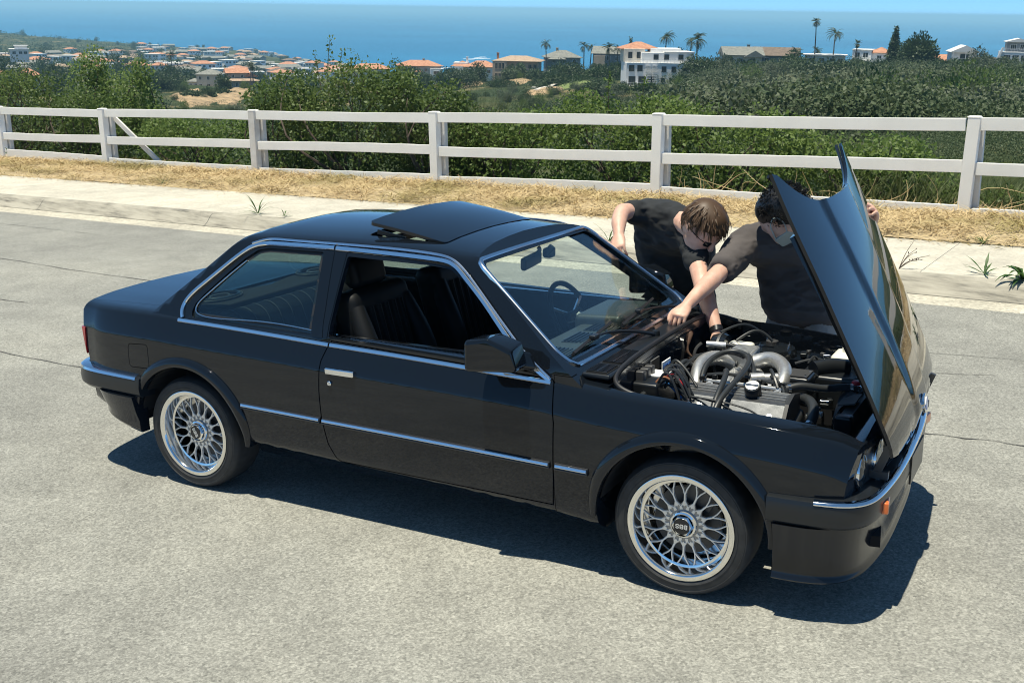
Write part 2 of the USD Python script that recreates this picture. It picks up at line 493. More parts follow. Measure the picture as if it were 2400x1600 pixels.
# ---- panels cut from the shell: every gap is a real gap
door_poly = [(-.418, .850), (-.424, .832), (-.445, .766), (-.449, .63), (-.443, .49), (-.421, .375), (-.383, .305), (-.365, .292), (.735, .288), (.742, .40), (.744, .65), (.722, .79), (.710, .812)]
fender_poly = [(.7455, .20), (.7455, .65), (.724, .79), (.716, .83), (2.2, .83), (2.2, .20)]
trunk_plan = [(-2.4, -.635), (-1.60, -.635), (-1.575, -.60), (-1.575, .60), (-1.60, .635), (-2.4, .635)]
G_ = .0028
out = []
dcs = CS(door_poly)
for s in (-1, 1):
    ya, yb = (-1, -.60) if s < 0 else (.60, 1)
    out.append(('door', body ^ ext_y(grow(dcs, -G_), ya, yb), 'right' if s < 0 else 'left'))
    body -= ext_y(grow(dcs, G_), ya, yb)
for s in (-1, 1):
    fy = ext_z([(.6, s * 1.0), (2.3, s * 1.0), (2.3, s * .60), (.95, s * .70), (.6, s * .70)], .0, 1.0)
    out.append(('front_wing', body ^ ext_y(CS(fender_poly), -1, 1) ^ fy, ''))
    body -= ext_y(grow(CS(fender_poly), G_), -1, 1) ^ fy
tl = ext_z(CS(trunk_plan), .60, .95) ^ ext_y([(-2.4, .60), (-2.0, .60), (-2.0, .82), (-1.5, .84), (-1.5, .95), (-2.4, .95)], -1, 1)
tl2 = ext_z(grow(CS(trunk_plan), G_), .597, .95) ^ ext_y([(-2.4, .597), (-1.995, .597), (-1.995, .815), (-1.4, .835), (-1.4, .95), (-2.4, .95)], -1, 1)
lowt = low - ext_z([(-1.3, -1), (3, -1), (3, 1), (-1.3, 1)], 0, 2)
out.append(('boot_lid', (lowt - house(-.004)) ^ tl, ''))
body = body - (tl2 - house(-.004) if True else tl2)
flap = rounded([(-1.662, .598), (-1.518, .604), (-1.522, .727), (-1.662, .718)], .02)
out.append(('fuel_flap', body ^ ext_y(grow(flap, -.002), -1, -.77), ''))
body -= ext_y(grow(flap, .0015), -1, -.792)
BODY = part(CAR, 'body_shell', body, M['black_paint'], 32)
for nm, m, side in out:
    p = part(CAR, nm, m, M['black_paint'], 32)
    if nm == 'door' and side == 'right':
        DOOR = p
    if nm == 'boot_lid':
        BOOT = p
# sunroof panel, tilted up at its rear edge
sp = (house(-.001) - house(.012)) ^ ext_z(grow(rounded(SR, .03), -.004), 1.2, 1.4)
sp = sp.translate([-.012, 0, -1.295]).rotate([0, 8.2, 0]).translate([.012, 0, 1.297])
SUNROOF = part(CAR, 'sunroof_panel', sp, M['black_paint'], 32)
fr = ext_z(rounded(SR, .03), 1.235, 1.262) - ext_z(grow(rounded(SR, .03), -.05), 1.2, 1.3)
part(SUNROOF, 'sunroof_frame', fr, M['black_trim'])
for s in (-1, 1):
    part(SUNROOF, 'lift_arm', box((-.30, s * .40, 1.292), (.16, .012, .02), rot_axis([0, 1, 0], 10)), M['black_trim'])

# ---- wheel-arch flares
def flare(sx, sy, a0=-2, a1=182):
    a = np.radians(np.linspace(a0, a1, 61))
    prof = np.array([(.0, -.05), (.0, .012), (.006, .02), (.02, .022), (.036, .016), (.048, .006), (.052, -.006), (.052, -.05)])
    tp = np.clip((np.sin(a)[:, None] + .10) / .55, .0, 1.0) ** .7
    R = .346 + prof[None, :, 0] * (.35 + .65 * tp)
    bulge = prof[None, :, 1] * tp
    X = sx * WB + R * np.cos(a)[:, None] * 1.02; Z = .292 + R * np.sin(a)[:, None]
    Y = np.zeros_like(X)
    for i in range(X.shape[0]):
        for j in range(X.shape[1]):
            Y[i, j] = -(low_w(X[i, j], max(Z[i, j], .34)) + (prof[j, 1] if prof[j, 1] < 0 else bulge[i, j] + .002))
    V = np.stack([X, Y, Z], -1); n, m = V.shape[:2]
    i = np.arange(n - 1)[:, None]; j = np.arange(m)[None]
    a0_ = i * m + j; a1_ = i * m + (j + 1) % m; b0 = a0_ + m; b1 = a1_ + m
    F = np.concatenate([np.stack([a0_, b0, b1], -1).reshape(-1, 3), np.stack([a0_, b1, a1_], -1).reshape(-1, 3), [[0, k, k + 1] for k in range(1, m - 1)], [[(n - 1) * m, (n - 1) * m + k + 1, (n - 1) * m + k] for k in range(1, m - 1)]])
    t = trimesh.Trimesh(V.reshape(-1, 3), F, process=False)
    if t.volume < 0:
        t.invert()
    return t if sy < 0 else mirror_y(t)


for sx in (1, -1):
    for sy in (-1, 1):
        part(CAR, 'arch_flare', flare(sx, sy), M['black_paint'], 35)
        wl = cyl_y(.350, .0, .262, 40) - cyl_y(.345, -.1, .257, 40)
        wl = wl ^ Manifold.cube([2, 2, 2], True).translate([0, 0, 1.06])
        t = tm(wl.translate([sx * WB, -.79, .292]))
        part(CAR, 'wheel_liner', t if sy < 0 else mirror_y(t), M['dark_void'])

# ---- wheels
def wheel(cx, s, deg, lip_y=-.795):
    R = .2215
    rim = lathe([(.150, -.19), (.205, -.19), (.212, -.185), (.212, -.175), (.195, -.165), (.188, -.12), (.184, -.062), (.181, -.060), (.1745, -.058), (.1742, -.050), (.178, -.0485), (.184, -.047), (.1895, -.030), (.1945, -.008), (.1985, .0015), (.2035, .005), (.2165, .005), (.2205, .003), (R, -.001), (R, -.01), (.205, -.02), (.19, -.03), (.192, -.16)], 96)
    tyre = lathe([(.205, -.192), (.216, -.196), (.245, -.2), (.268, -.197), (.281, -.185), (.2875, -.16), (.2895, -.10), (.2875, -.035), (.282, -.014), (.270, .0025), (.2655, .0035), (.2645, .0055), (.262, .0055), (.261, .004), (.250, .0065), (.238, .0068), (.237, .0085), (.234, .0085), (.2335, .0062), (.226, .002), (.2215, -.004), (.205, -.008)], 96)
    # tread blocks: shallow cross grooves on the shoulder
    sp = []
    def bar(r0, a0, r1, a1, w0, w1, y0, y1, dep):
        p0 = np.array([r0 * math.cos(a0), y0, r0 * math.sin(a0)]); p1 = np.array([r1 * math.cos(a1), y1, r1 * math.sin(a1)])
        v = p1 - p0; v[1] = 0; v /= np.linalg.norm(v); q = np.array([v[2], 0, -v[0]]); V = []
        for p, w in ((p0, w0), (p1, w1)):
            V += [p + q * w * 1.35 + [0, dep, 0], p + q * w + [0, .0012, 0], p + q * w * .55, p - q * w * .55, p - q * w + [0, .0012, 0], p - q * w * 1.35 + [0, dep, 0]]
        F = []
        for r in range(6):
            F += [[r, (r + 1) % 6, (r + 1) % 6 + 6], [r, (r + 1) % 6 + 6, r + 6]]
        F += [[0, k, k + 1] for k in range(1, 5)] + [[6, 6 + k + 1, 6 + k] for k in range(1, 5)]
        t = trimesh.Trimesh(V, F, process=False); t.fix_normals(); sp.append(t)

    for k in range(16):
        a0 = 2 * PI * k / 16
        bar(.096, a0, .126, a0, .0036, .0030, .0475, .0465, .012)
        for d in (1, -1):
            a1 = a0 + d * math.radians(8.0); am = a0 + d * math.radians(3.4)
            bar(.1245, a0 + d * .004, .150, am, .0026, .0024, .0465, .0475, .011); bar(.149, am, .1775, a1, .0024, .0024, .0475, .0495, .010)
            bar(.072, a0 - d * PI / 16, .100, a0, .0022, .0026, .0475, .0475, .006)
    spokes = cat_(sp)
    star = []
    for k in range(32):
        a = 2 * PI * k / 32
        r = .102 if k % 2 == 0 else .083
        star.append((r * math.cos(a), r * math.sin(a)))
    plate = ext_y(star, .050, .060)
    pads = []
    for k in range(16):
        a = 2 * PI * k / 16
        pads.append(moved(tm(ext_y([(.082, -.0075), (.098, 0), (.082, .0075), (.076, 0)], .0465, .0515)), rot_axis([0, 1, 0], -math.degrees(a))))
        a += PI / 16
        pads.append(moved(tm(ext_y([(.062, -.0065), (.073, -.005), (.077, 0), (.073, .005), (.062, .0065)], .0465, .0515)), rot_axis([0, 1, 0], -math.degrees(a))))
    pocket = cat_(pads)
    cap = lathe([(.0, -.035), (.056, -.05), (.056, -.040), (.053, -.035), (.047, -.033), (.046, -.028)], 48)
    hexa = lathe([(.046, -.034), (.0455, -.026), (.039, -.019), (.034, -.018), (.034, -.021), (0, -.021)], 6)
    disc = lathe([(0, -.0175), (.033, -.0175), (.0345, -.0195), (.0345, -.022)], 40)
    tx = meshkit.text_mesh('BBS', .017, .002, bold=True)
    tx.vertices = tx.vertices - tx.bounds.mean(0) * [1, 1, 0]
    tx.vertices = np.asarray(tx.vertices) * [1.15, 1, 1]
    tx = moved(tx, rot_axis([1, 0, 0], 90), (0, .0175, 0)); tx = moved(tx, rot_axis([0, 1, 0], deg))
    brake = lathe([(.05, -.115), (.140, -.115), (.140, -.095), (.06, -.095), (.06, -.08), (0, -.08)], 48)
    cal = box((.05, .11, .115), (.13, .06, .07), rot_axis([0, 1, 0], 30))

    def fin(t):
        t = moved(t, None, (cx, lip_y, .2885))
        return t if s < 0 else mirror_y(t)
    w = part(CAR, 'wheel', fin(rim), M['polished_lip'], 40)
    part(w, 'tyre', fin(tyre), M['rubber'], 40)
    part(w, 'spoke_mesh', fin(spokes), M['wheel_silver'], False)
    part(w, 'star_plate', fin(tm(plate)), M['wheel_grey'], False)
    part(w, 'star_pads', fin(pocket), M['wheel_silver'], False)
    part(w, 'centre_cap', fin(cat_([cap, hexa])), M['chrome'], 25)
    part(w, 'cap_disc', fin(disc), M['cap_black'], 30)
    part(w, 'cap_lettering', fin(tx), M['wheel_silver'])
    part(w, 'brake_disc', fin(cat_([brake, cal])), M['engine_steel'], 30)


mat('wheel_grey', (0.3, 0.3, 0.3), 0.4, 0.7)
mat('engine_steel', (0.09, 0.09, 0.09), 0.45, 0.6)
wheel(WB, -1, 180); wheel(-WB, -1, 62); wheel(WB, 1, 20); wheel(-WB, 1, 140)

# ---- bumpers and air dam
def wrap(path, prof, m, name, parent=CAR, smooth=35, n=10, **kw):
    P = smooth_path([(x, y, 0) for x, y in path], n)
    return part(parent, name, sweep([(a, b) for a, b in prof], P, (0, 0, 1)), m, smooth, **kw)


fb = [(1.63, -.822), (1.80, -.812), (1.91, -.785), (1.972, -.722), (2.004, -.60), (2.028, -.35), (2.036, 0)]
fb = fb + [(x, -y) for x, y in fb[-2::-1]]; fb = [(x - .020 * (x > 1.85) - .022 * y * (x > 1.85), y) for x, y in fb]
FB = wrap(fb, [(-.09, .395), (.0, .40), (.012, .412), (.016, .44), (.014, .482), (.006, .50), (-.02, .507), (-.09, .507)], M['black_plastic'], 'front_bumper')
wrap(fb[1:-1], [(.011, .4915), (.0165, .494), (.0175, .4985), (.014, .505), (.007, .509), (-.006, .5105), (-.006, .506), (.004, .50)], M['chrome'], 'chrome_strip', FB)
fd = [(1.655, -.805), (1.77, -.795), (1.87, -.755), (1.935, -.67), (1.972, -.52), (1.994, -.3), (1.999, 0)]
fd = fd + [(x, -y) for x, y in fd[-2::-1]]; fd = [(x - .016 * (x > 1.85) - .022 * y * (x > 1.85), y) for x, y in fd]
wrap(fd, [(-.04, .170), (.004, .167), (.008, .173), (.004, .186), (-.006, .205), (.002, .28), (.016, .35), (.030, .397), (-.04, .397)], M['satin_black'], 'air_dam', FB)
for s in (-1, 1):
    SG = part(FB, 'turn_signal', moved(tm(rbox((0, 0, 0), (.03, .13, .046), .006)), rot_axis([0, 0, 1], -s * 7), (1.996 - .022 * s * .545, s * .545, .438)), M['amber'], 35)
    part(FB, 'fog_vent', box((1.952 - .01 * s, s * .47, .275), (.05, .16, .045), rot_axis([0, 0, 1], -s * 10)), M['dark_void'])
part(FB, 'number_plate', box((2.036, 0, .435), (.008, .30, .12)), M['black_plastic'])
rb = [(-1.575, -.832), (-1.60, -.832), (-1.85, -.818), (-2.0, -.795), (-2.095, -.735), (-2.155, -.58), (-2.20, -.3), (-2.21, 0)]
rb = [(x, -y) for x, y in rb]; rb = rb + [(x, -y) for x, y in rb[-2::-1]]
RB = wrap(rb, [(-.09, .445), (.0, .448), (.016, .465), (.02, .50), (.012, .545), (-.01, .556), (-.09, .556)], M['black_plastic'], 'rear_bumper')
wrap(rb[1:-1], [(.010, .535), (.0165, .541), (.012, .553), (-.004, .562), (-.03, .563), (-.03, .556), (-.005, .553)], M['satin_chrome'], 'chrome_strip', RB)
rd = [(-1.62, -.812), (-1.82, -.795), (-1.93, -.735), (-2.0, -.62), (-2.04, -.3), (-2.05, 0)]
rd = [(x, -y) for x, y in rd]; rd = rd + [(x, -y) for x, y in rd[-2::-1]]
P = smooth_path([(x, y, 0) for x, y in rd], 10)
t = sweep([(-.05, .25), (0, .25), (.012, .27), (.012, .31), (.03, .36), (.05, .448), (-.05, .448)], P)
v = np.array(t.vertices); k = np.clip((-v[:, 0] - 1.63) / .42, 0, 1) * np.clip((.448 - v[:, 2]) / .2, 0, 1); v[:, 2] += .085 * k; t.vertices = v
part(RB, 'rear_apron', t, M['black_paint'], 35)
for s in (-1, 1):
    tl_ = low.translate([-.010, 0, 0]).scale([1, 1.006, 1]) ^ ext_x([(s * .85, .61), (s * .85, .752), (s * .36, .752), (s * .36, .61)], -2.3, -2.035)
    part(CAR, 'tail_light', tl_, M['tail_red'], 32)

# ---- chrome and mouldings on the sides
def side_path(pts, y_of, n=8, s=-1, smooth=True):
    P = smooth_path([(x, 0, z) for x, z in pts], n) if smooth else np.array([(x, 0, z) for x, z in pts], float)
    P[:, 1] = [s * y_of(p[0], p[2]) for p in P]
    return P


def strip(pts, y_of, w, h, m, name, parent=CAR, n=8, smooth=True, up_tilt=None):
    for s in (-1, 1):
        P = side_path(pts, y_of, n, s, smooth)
        c = h * .3
        prof = [(-w / 2, -h * .5), (w / 2, -h * .5), (w / 2, h * .2), (w / 2 - c, h * .5), (-w / 2 + c, h * .5), (-w / 2, h * .2)]
        part(parent, name, sweep(prof, P, (0, s * .95, .3 if up_tilt is None else up_tilt)), m, 25)


g_off = lambda o: (lambda x, z: gw(z) + o)
strip([(-1.333, .872), (-1.343, .907), (-1.326, .962), (-1.25, 1.035), (-1.16, 1.108), (-1.07, 1.18), (-1.0, 1.222), (-.94, 1.237), (-.86, 1.241), (-.60, 1.243), (-.515, 1.243)], g_off(.004), .020, .014, M['chrome'], 'window_frame')
strip([(-.505, 1.242), (-.137, 1.236), (.05, 1.230), (.12, 1.222), (.165, 1.203), (.205, 1.175), (.333, 1.079), (.486, .949), (.66, .828), (.700, .806)], g_off(.004), .022, .014, M['chrome'], 'window_frame')
strip([(-1.0, 1.236), (-.92, 1.258), (-.80, 1.262), (-.3, 1.262), (.06, 1.252), (.13, 1.240), (.19, 1.212), (.34, 1.098), (.50, .968), (.70, .820)], lambda x, z: gw(z - .004) + .012, .011, .012, M['satin_chrome'], 'rain_gutter')
lo_off = lambda o: (lambda x, z: low_w(x, z) + o)
for pts in ([(-1.348, .860), (-.9, .8485), (-.425, .834)], [(-.417, .834), (.2, .8185), (.706, .800)]):
    strip(pts, lo_off(.000), .020, .014, M['chrome'], 'belt_moulding', n=10)
for pts in ([(-.925, .495), (-.70, .492), (-.449, .488)], [(-.438, .487), (.2, .478), (.728, .468)], [(.752, .467), (.86, .465), (.900, .4645)]):
    strip(pts, lo_off(.004), .030, .012, M['black_trim'], 'rub_strip', n=8)
    strip([(x + (.004 if i == 0 else -.004 if i == 2 else 0), z + .004) for i, (x, z) in enumerate(pts)], lo_off(.010), .014, .008, M['satin_chrome'], 'rub_strip_insert', n=8)
# pillar trim, black
for s in (-1, 1):
    t = (house(-.003) - house(.004)) ^ ext_y([(-.528, .86), (-.444, .86), (-.438, 1.228), (-.565, 1.228)], -1, 0)
    t = t - ext_y([(-.470, .86), (-.4665, .86), (-.508, 1.24), (-.5115, 1.24)], -1, 0)
    part(CAR, 'pillar_trim', tm(t) if s < 0 else mirror_y(t), M['black_paint'], 30)
# door handles and locks
for s in (-1, 1):
    y = s * (low_w(-.33, .73) + .008)
    h = rbox((-.325, y, .731), (.158, .022, .030), .006)
    H = part(CAR, 'door_handle', h, M['chrome'], 30)
    part(H, 'handle_recess', rbox((-.325, y - s * .012, .716), (.15, .012, .05), .005), M['black_trim'], 30)
    part(CAR, 'door_lock', lathe([(0, .010), (.006, .010), (.010, .008), (.0115, 0), (.0115, -.01)], 20, 'y', (-.385, 0, .673)) if False else moved(lathe([(0, .010), (.008, .010), (.0115, .006), (.0115, -.01)], 20, 'y'), np.diag([1, -1, 1]) if s > 0 else None, (-.385, s * low_w(-.385, .673), .673)), M['satin_chrome'], 30)
# mirrors
for s in (-1, 1):
    pts = []
    for (x, y, z, r) in [(.42, -.80, .87, .018), (.42, -.925, .875, .02), (.42, -.80, .962, .018), (.42, -.925, .968, .02), (.50, -.81, .985, .012), (.50, -.915, .985, .014), (.585, -.815, .955, .02), (.585, -.90, .945, .02), (.60, -.815, .885, .02), (.60, -.895, .885, .02), (.45, -.81, .862, .012)]:
        pts.append(Manifold.sphere(r, 16).translate([x, y, z]))
    t = tm(Manifold.batch_hull(pts)); arm = tm(Manifold.batch_hull([Manifold.sphere(.018, 12).translate(q) for q in [(.56, -.82, .88), (.62, -.76, .86), (.60, -.76, .90), (.53, -.82, .92)]]))
    m_ = cat_([t, arm])
    q = part(CAR, 'wing_mirror', m_ if s < 0 else mirror_y(m_), M['black_paint'], 30)
    gl = rbox((.404, -.862, .918), (.006, .125, .085), .002)
    part(q, 'mirror_glass', tm(gl) if s < 0 else mirror_y(gl), M['mirror_glass'])
    tri = ext_y([(.50, .850), (.665, .824), (.545, .90)], -gw(.86) - .004, -gw(.86) + .02)
    part(q, 'mirror_base', tm(tri) if s < 0 else mirror_y(tri), M['black_trim'])

# ---- glass
def slab_x(poly, f, t=.005):
    g = ext_x(poly, 0, t).refine_to_length(.06)

    def wp(V):
        V = np.array(V); V[:, 0] += f(V[:, 1], V[:, 2]); return V
    return g.warp_batch(wp)


WS = part(CAR, 'windscreen', slab_x(grow(rounded(ws_poly, .045), .004), lambda y, z: ws_x(z) - .026 + .012 * (1 - (y / .65) ** 2)), M['car_glass'], 20)
part(CAR, 'rear_window', slab_x(grow(rounded(bl_poly, .06), .004), lambda y, z: -1.27 + (z - 1.10) / .835 + .014 - .012 * (1 - (y / .6) ** 2)), M['car_glass'], 20)
for s in (-1, 1):
    g = ext_y(grow(rounded(quarter_win, .012), .003), 0, .004).refine_to_length(.06)

    def wp(V):
        V = np.array(V); V[:, 1] += np.array([-(gw(z) - .012) for z in V[:, 2]]); return V
    g = g.warp_batch(wp)
    q = part(CAR, 'quarter_window', tm(g) if s < 0 else mirror_y(g), M['tinted_glass'], 20)
    ring = grow(CS(quarter_win), .002) - grow(rounded(quarter_win, .02), -.020)
    g = ext_y(ring, 0, .006).refine_to_length(.06).warp_batch(wp)
    part(q, 'window_seal', tm(g) if s < 0 else mirror_y(g), M['soft_rubber'], 20)
    fr_ = [(-.54, .885), (-.9, .893), (-1.255, .90), (-1.262, .935), (-1.22, .983), (-1.11, 1.08), (-1.02, 1.155)]
    P = side_path(fr_, lambda x, z: gw(z) - .006, 8, s)
    part(q, 'frame_line', tube(P, .0035, 6, 0), M['satin_chrome'], 30)
# windscreen trim
rw = rounded([(-.70, .852), (.70, .852), (.553, 1.238), (-.553, 1.238)], .055)
ring = np.array(rw.to_polygons()[0])
P = np.array([(ws_x(z) + .004, y, z) for y, z in ring])
P = smooth_path(P[::1], 4, True)
nrm = np.array([.745, 0, 1.0]) / math.hypot(.745, 1)
part(WS, 'windscreen_trim', sweep([(-.010, -.010), (.010, -.010), (.010, .003), (.006, .006), (-.006, .006), (-.010, .003)], P, nrm, True), M['satin_chrome'], 30)
rw = rounded([(-.645, .885), (.645, .885), (.515, 1.236), (-.515, 1.236)], .07)
P = smooth_path(np.array([(-1.27 + (z - 1.10) / .835 - .004, y, z) for y, z in np.array(rw.to_polygons()[0])]), 4, True)
part(CAR, 'rear_window_trim', tube(P, .009, 6, 0, True), M['satin_chrome'], 30)

# ---- bonnet: built closed over the bay, then swung open about its front hinge
def bonnet_closed():
    nv, nu = 61, 40
    vs = np.linspace(-1, 1, nv)
    top = np.zeros((nu, nv, 3))
    for j, v in enumerate(vs):
        rear = 1.00 - .215 * abs(v) ** 3.2 + .03 * max(0, abs(v) - .93) / .07
        for i in range(nu):
            t = i / (nu - 1)
            front = 1.992 - .05 * abs(v) ** 3
            x = front + (rear - front) * t
            hw = np.interp(x, [.7, .95, 1.4, 1.8, 1.93, 2.0], [.664, .662, .655, .635, .615, .60])
            y = v * hw
            z = float(belt_f(min(x, 1.96))) + (.006 if x < 1.96 else -.03 * (x - 1.96) / .04)
            z += .036 * (1 - abs(v) ** 2.2) * np.interp(x, [.7, 1.6, 1.93, 2.0], [1, 1, .75, .45])
            yc = np.interp(x, [.75, 2.0], [.30, .13])        # the two creases running to the nose
            z += .011 * (1 / (1 + math.exp((abs(y) - yc) / .006)))
            top[i, j] = (x, y, z)
    bot = top.copy(); bot[..., 2] -= .013
    t1 = grid_mesh(top); t2 = grid_mesh(bot); t2.invert()
    n = nu * nv
    idx = np.arange(n).reshape(nu, nv)
    rim = np.r_[idx[0, :], idx[1:, -1], idx[-1, -2::-1], idx[-2:0:-1, 0]]
    V = np.vstack([t1.vertices, t2.vertices]); F = np.vstack([t1.faces, t2.faces + n])
    a, b = rim, np.roll(rim, -1)
    Fs = np.vstack([np.stack([a, b, b + n], 1), np.stack([a, b + n, a + n], 1)])
    t = trimesh.Trimesh(V, np.vstack([F, Fs]), process=False); t.fix_normals()
    return t, top


def open_hood(V, ang=-59.6):
    V = np.asarray(V, float)
    c, s = math.cos(math.radians(ang)), math.sin(math.radians(ang))
    d = V - np.array([1.945, 0, .690])
    x = d[:, 0] * c - d[:, 2] * s; z = d[:, 0] * s + d[:, 2] * c
    return np.stack([x + 2.006 - .032 * V[:, 1], V[:, 1], z + .636 + .014 * (V[:, 1] + .62)], 1)


t, HT = bonnet_closed()
t.vertices = open_hood(t.vertices)
HOOD = part(CAR, 'bonnet', t, M['black_paint'], 50)
HOODPTS = open_hood(HT.reshape(-1, 3)).reshape(HT.shape)
# stiffening frame on its inner face
fr = []
for a_, b_ in (((1.05, -.62), (1.9, -.55)), ((1.05, .62), (1.9, .55)), ((1.05, -.55), (1.05, .55)), ((1.05, -.3), (1.85, .25)), ((1.05, .3), (1.85, -.25))):
    P = np.linspace(a_, b_, 12); P = np.c_[P, [float(belt_f(min(x, 1.95))) + .046 * (1 - abs(y / .7) ** 2.2) - .03 for x, y in P]]
    fr.append(sweep([(-.03, -.012), (.03, -.012), (.02, .01), (-.02, .01)], P))
t = cat_(fr); t.vertices = open_hood(t.vertices); part(HOOD, 'inner_frame', t, M['bay_paint'])
P = open_hood(np.array([(1.00 - .215 * abs(v) ** 3.2 + .012, v * .66, float(belt_f(1.0 - .215 * abs(v) ** 3.2)) - .02 + .046 * (1 - abs(v) ** 2.2)) for v in np.linspace(-.97, .97, 40)]))
part(HOOD, 'rear_lip', tube(P, .008, 6, 0), M['bay_paint'], 40)
for s in (-1, 1):
    hinge = cat_([box((1.985, s * .50, .60), (.03, .02, .16), rot_axis([0, 1, 0], 20)), box((1.96, s * .50, .53), (.09, .025, .03))])
    part(HOOD, 'hinge', hinge, M['engine_steel'])
b0 = open_hood([[1.935, 0, float(belt_f(1.935)) + .05]])[0]
rm = rot_axis([0, 1, 0], 59.6 + 24)
bd = part(HOOD, 'badge', moved(lathe([(0, .006), (.034, .005), (.041, .003), (.041, -.006)], 32, 'z'), rm, b0), M['chrome'], 30)
for k in range(4):
    a = np.linspace(k * PI / 2, (k + 1) * PI / 2, 8)
    w = ext_z([(0, 0)] + [(.028 * math.cos(q), .028 * math.sin(q)) for q in a], .005, .0075)
    part(bd, 'badge_quarter', moved(tm(w), rm, b0), M['badge_blue' if k % 2 else 'badge_white'])
# nose: grille, kidneys, headlights
def bowed(t):
    t = tm(t).copy(); t.vertices = bow(t.vertices); return t


NOSE = part(CAR, 'grille', bowed(ext_x([(-.68, .498), (.68, .498), (.66, .662), (-.66, .662)], 1.960, 1.972).refine_to_length(.08)), M['black_trim'])
for k in range(12):
    part(NOSE, 'grille_bar', bowed(ext_x([(-.33, .506 + .0125 * k), (.33, .506 + .0125 * k), (.33, .5095 + .0125 * k), (-.33, .5095 + .0125 * k)], 1.974, 1.984).refine_to_length(.1)), M['black_trim'])
for s in (-1, 1):
    k_ = grow(rounded([(s * .012, .515), (s * .10, .525), (s * .105, .635), (s * .012, .66)], .012), 0)
    part(NOSE, 'kidney', ext_x(k_, 1.974, 2.006) - ext_x(grow(k_, -.010), 1.9, 2.1), M['chrome'])
    for y, r, hx in ((.600, .068, 1.922), (.428, .068, 1.949)):
        h = part(CAR, 'headlight', moved(lathe([(.074, -.02), (.076, .0), (.073, .007), (r, .006), (r - .004, -.005)], 40, 'x'), None, (hx, s * y, .572)), M['chrome'], 30)
        part(h, 'reflector', moved(lathe([(r, .004), (.058, -.006), (.035, -.012), (0, -.014)], 40, 'x'), None, (hx, s * y, .572)), M['chrome'], 30)
        part(h, 'lens', moved(lathe([(0, .018), (.03, .016), (.053, .012), (r - .001, .006), (r - .001, .003), (0, .013)], 40, 'x'), None, (hx, s * y, .572)), M['lens_glass'], 30)
r_ = np.random.default_rng(303)
# ================================================================ CAR INTERIOR
DASH = part(CAR, 'dashboard', tm(Manifold.batch_hull([Manifold.sphere(.03, 10).translate([x, y, z]) for y in (-.60, .60) for x, z in ((.43, .79), (.66, .80), (.66, .62), (.46, .62))])), M['dash_vinyl'], 35)
part(DASH, 'gauge_hood', tm(Manifold.batch_hull([Manifold.sphere(.025, 10).translate([x, y, z]) for y in (.18, .54) for x, z in ((.40, .84), (.40, .76), (.60, .80), (.60, .85))])), M['dash_vinyl'], 35)
for y in (-.42, -.12, .12):
    part(DASH, 'air_vent', cat_([box((.56, y, .823), (.14, .2, .006))] + [box((.50 + .02 * k, y, .828), (.006, .18, .008)) for k in range(7)]), M['black_trim'])
part(DASH, 'dash_top', rbox((.70, 0, .828), (.12, 1.26, .03), .01), M['dash_vinyl'], 30)
# steering wheel
a = np.linspace(0, 2 * PI, 48, endpoint=False)
Rs = rot_axis([0, 1, 0], -28)
ring = np.stack([0 * a, .185 * np.cos(a), .185 * np.sin(a)], 1) @ Rs.T + [.27, .36, .80]
SWh = part(CAR, 'steering_wheel', tube(ring, .014, 8, 0, True), M['leather'], 40)
hub = tm(rbox((0, 0, -.01), (.05, .15, .09), .015))
part(SWh, 'hub', moved(hub, Rs, (.285, .36, .80)), M['leather'], 30)
for q in (25, 155, 270):
    d = np.array([0, math.cos(math.radians(q)), math.sin(math.radians(q))])
    part(SWh, 'spoke', moved(tube([d * .05, d * .18], .012, 6, 0), Rs, (.275, .36, .80)), M['satin_chrome'] if q != 270 else M['leather'], 30)
part(SWh, 'column', tube([(.30, .36, .80), (.52, .36, .72)], .035, 10, 0), M['black_plastic'], 30)
for s in (-1, 1):
    part(SWh, 'stalk', tube([(.33, .36 + s * .03, .79), (.31, .36 + s * .15, .80)], .006, 6, 0), M['satin_chrome'])
# mirror, visor
MI = part(CAR, 'interior_mirror', moved(tm(rbox((0, 0, 0), (.03, .24, .062), .012)), rot_axis([0, 0, 1], 8), (.235, -.02, 1.150)), M['black_trim'], 30)
part(MI, 'mirror_stem', tube([(.24, -.01, 1.17), (.27, 0, 1.20), (.262, 0, 1.215)], .010, 8, 4), M['black_trim'], 30)
part(MI, 'camera_pod', cat_([tm(rbox((.25, .14, 1.165), (.05, .06, .05), .012)), tube([(.25, .11, 1.16), (.28, .12, 1.20)], .018, 8, 0)]), M['black_trim'], 30)
for s in (-1, 1):
    part(CAR, 'sun_visor', moved(tm(rbox((0, 0, 0), (.13, .34, .018), .008)), rot_axis([0, 1, 0], 8), (.10, s * .30, 1.243)), M['leather'], 30)

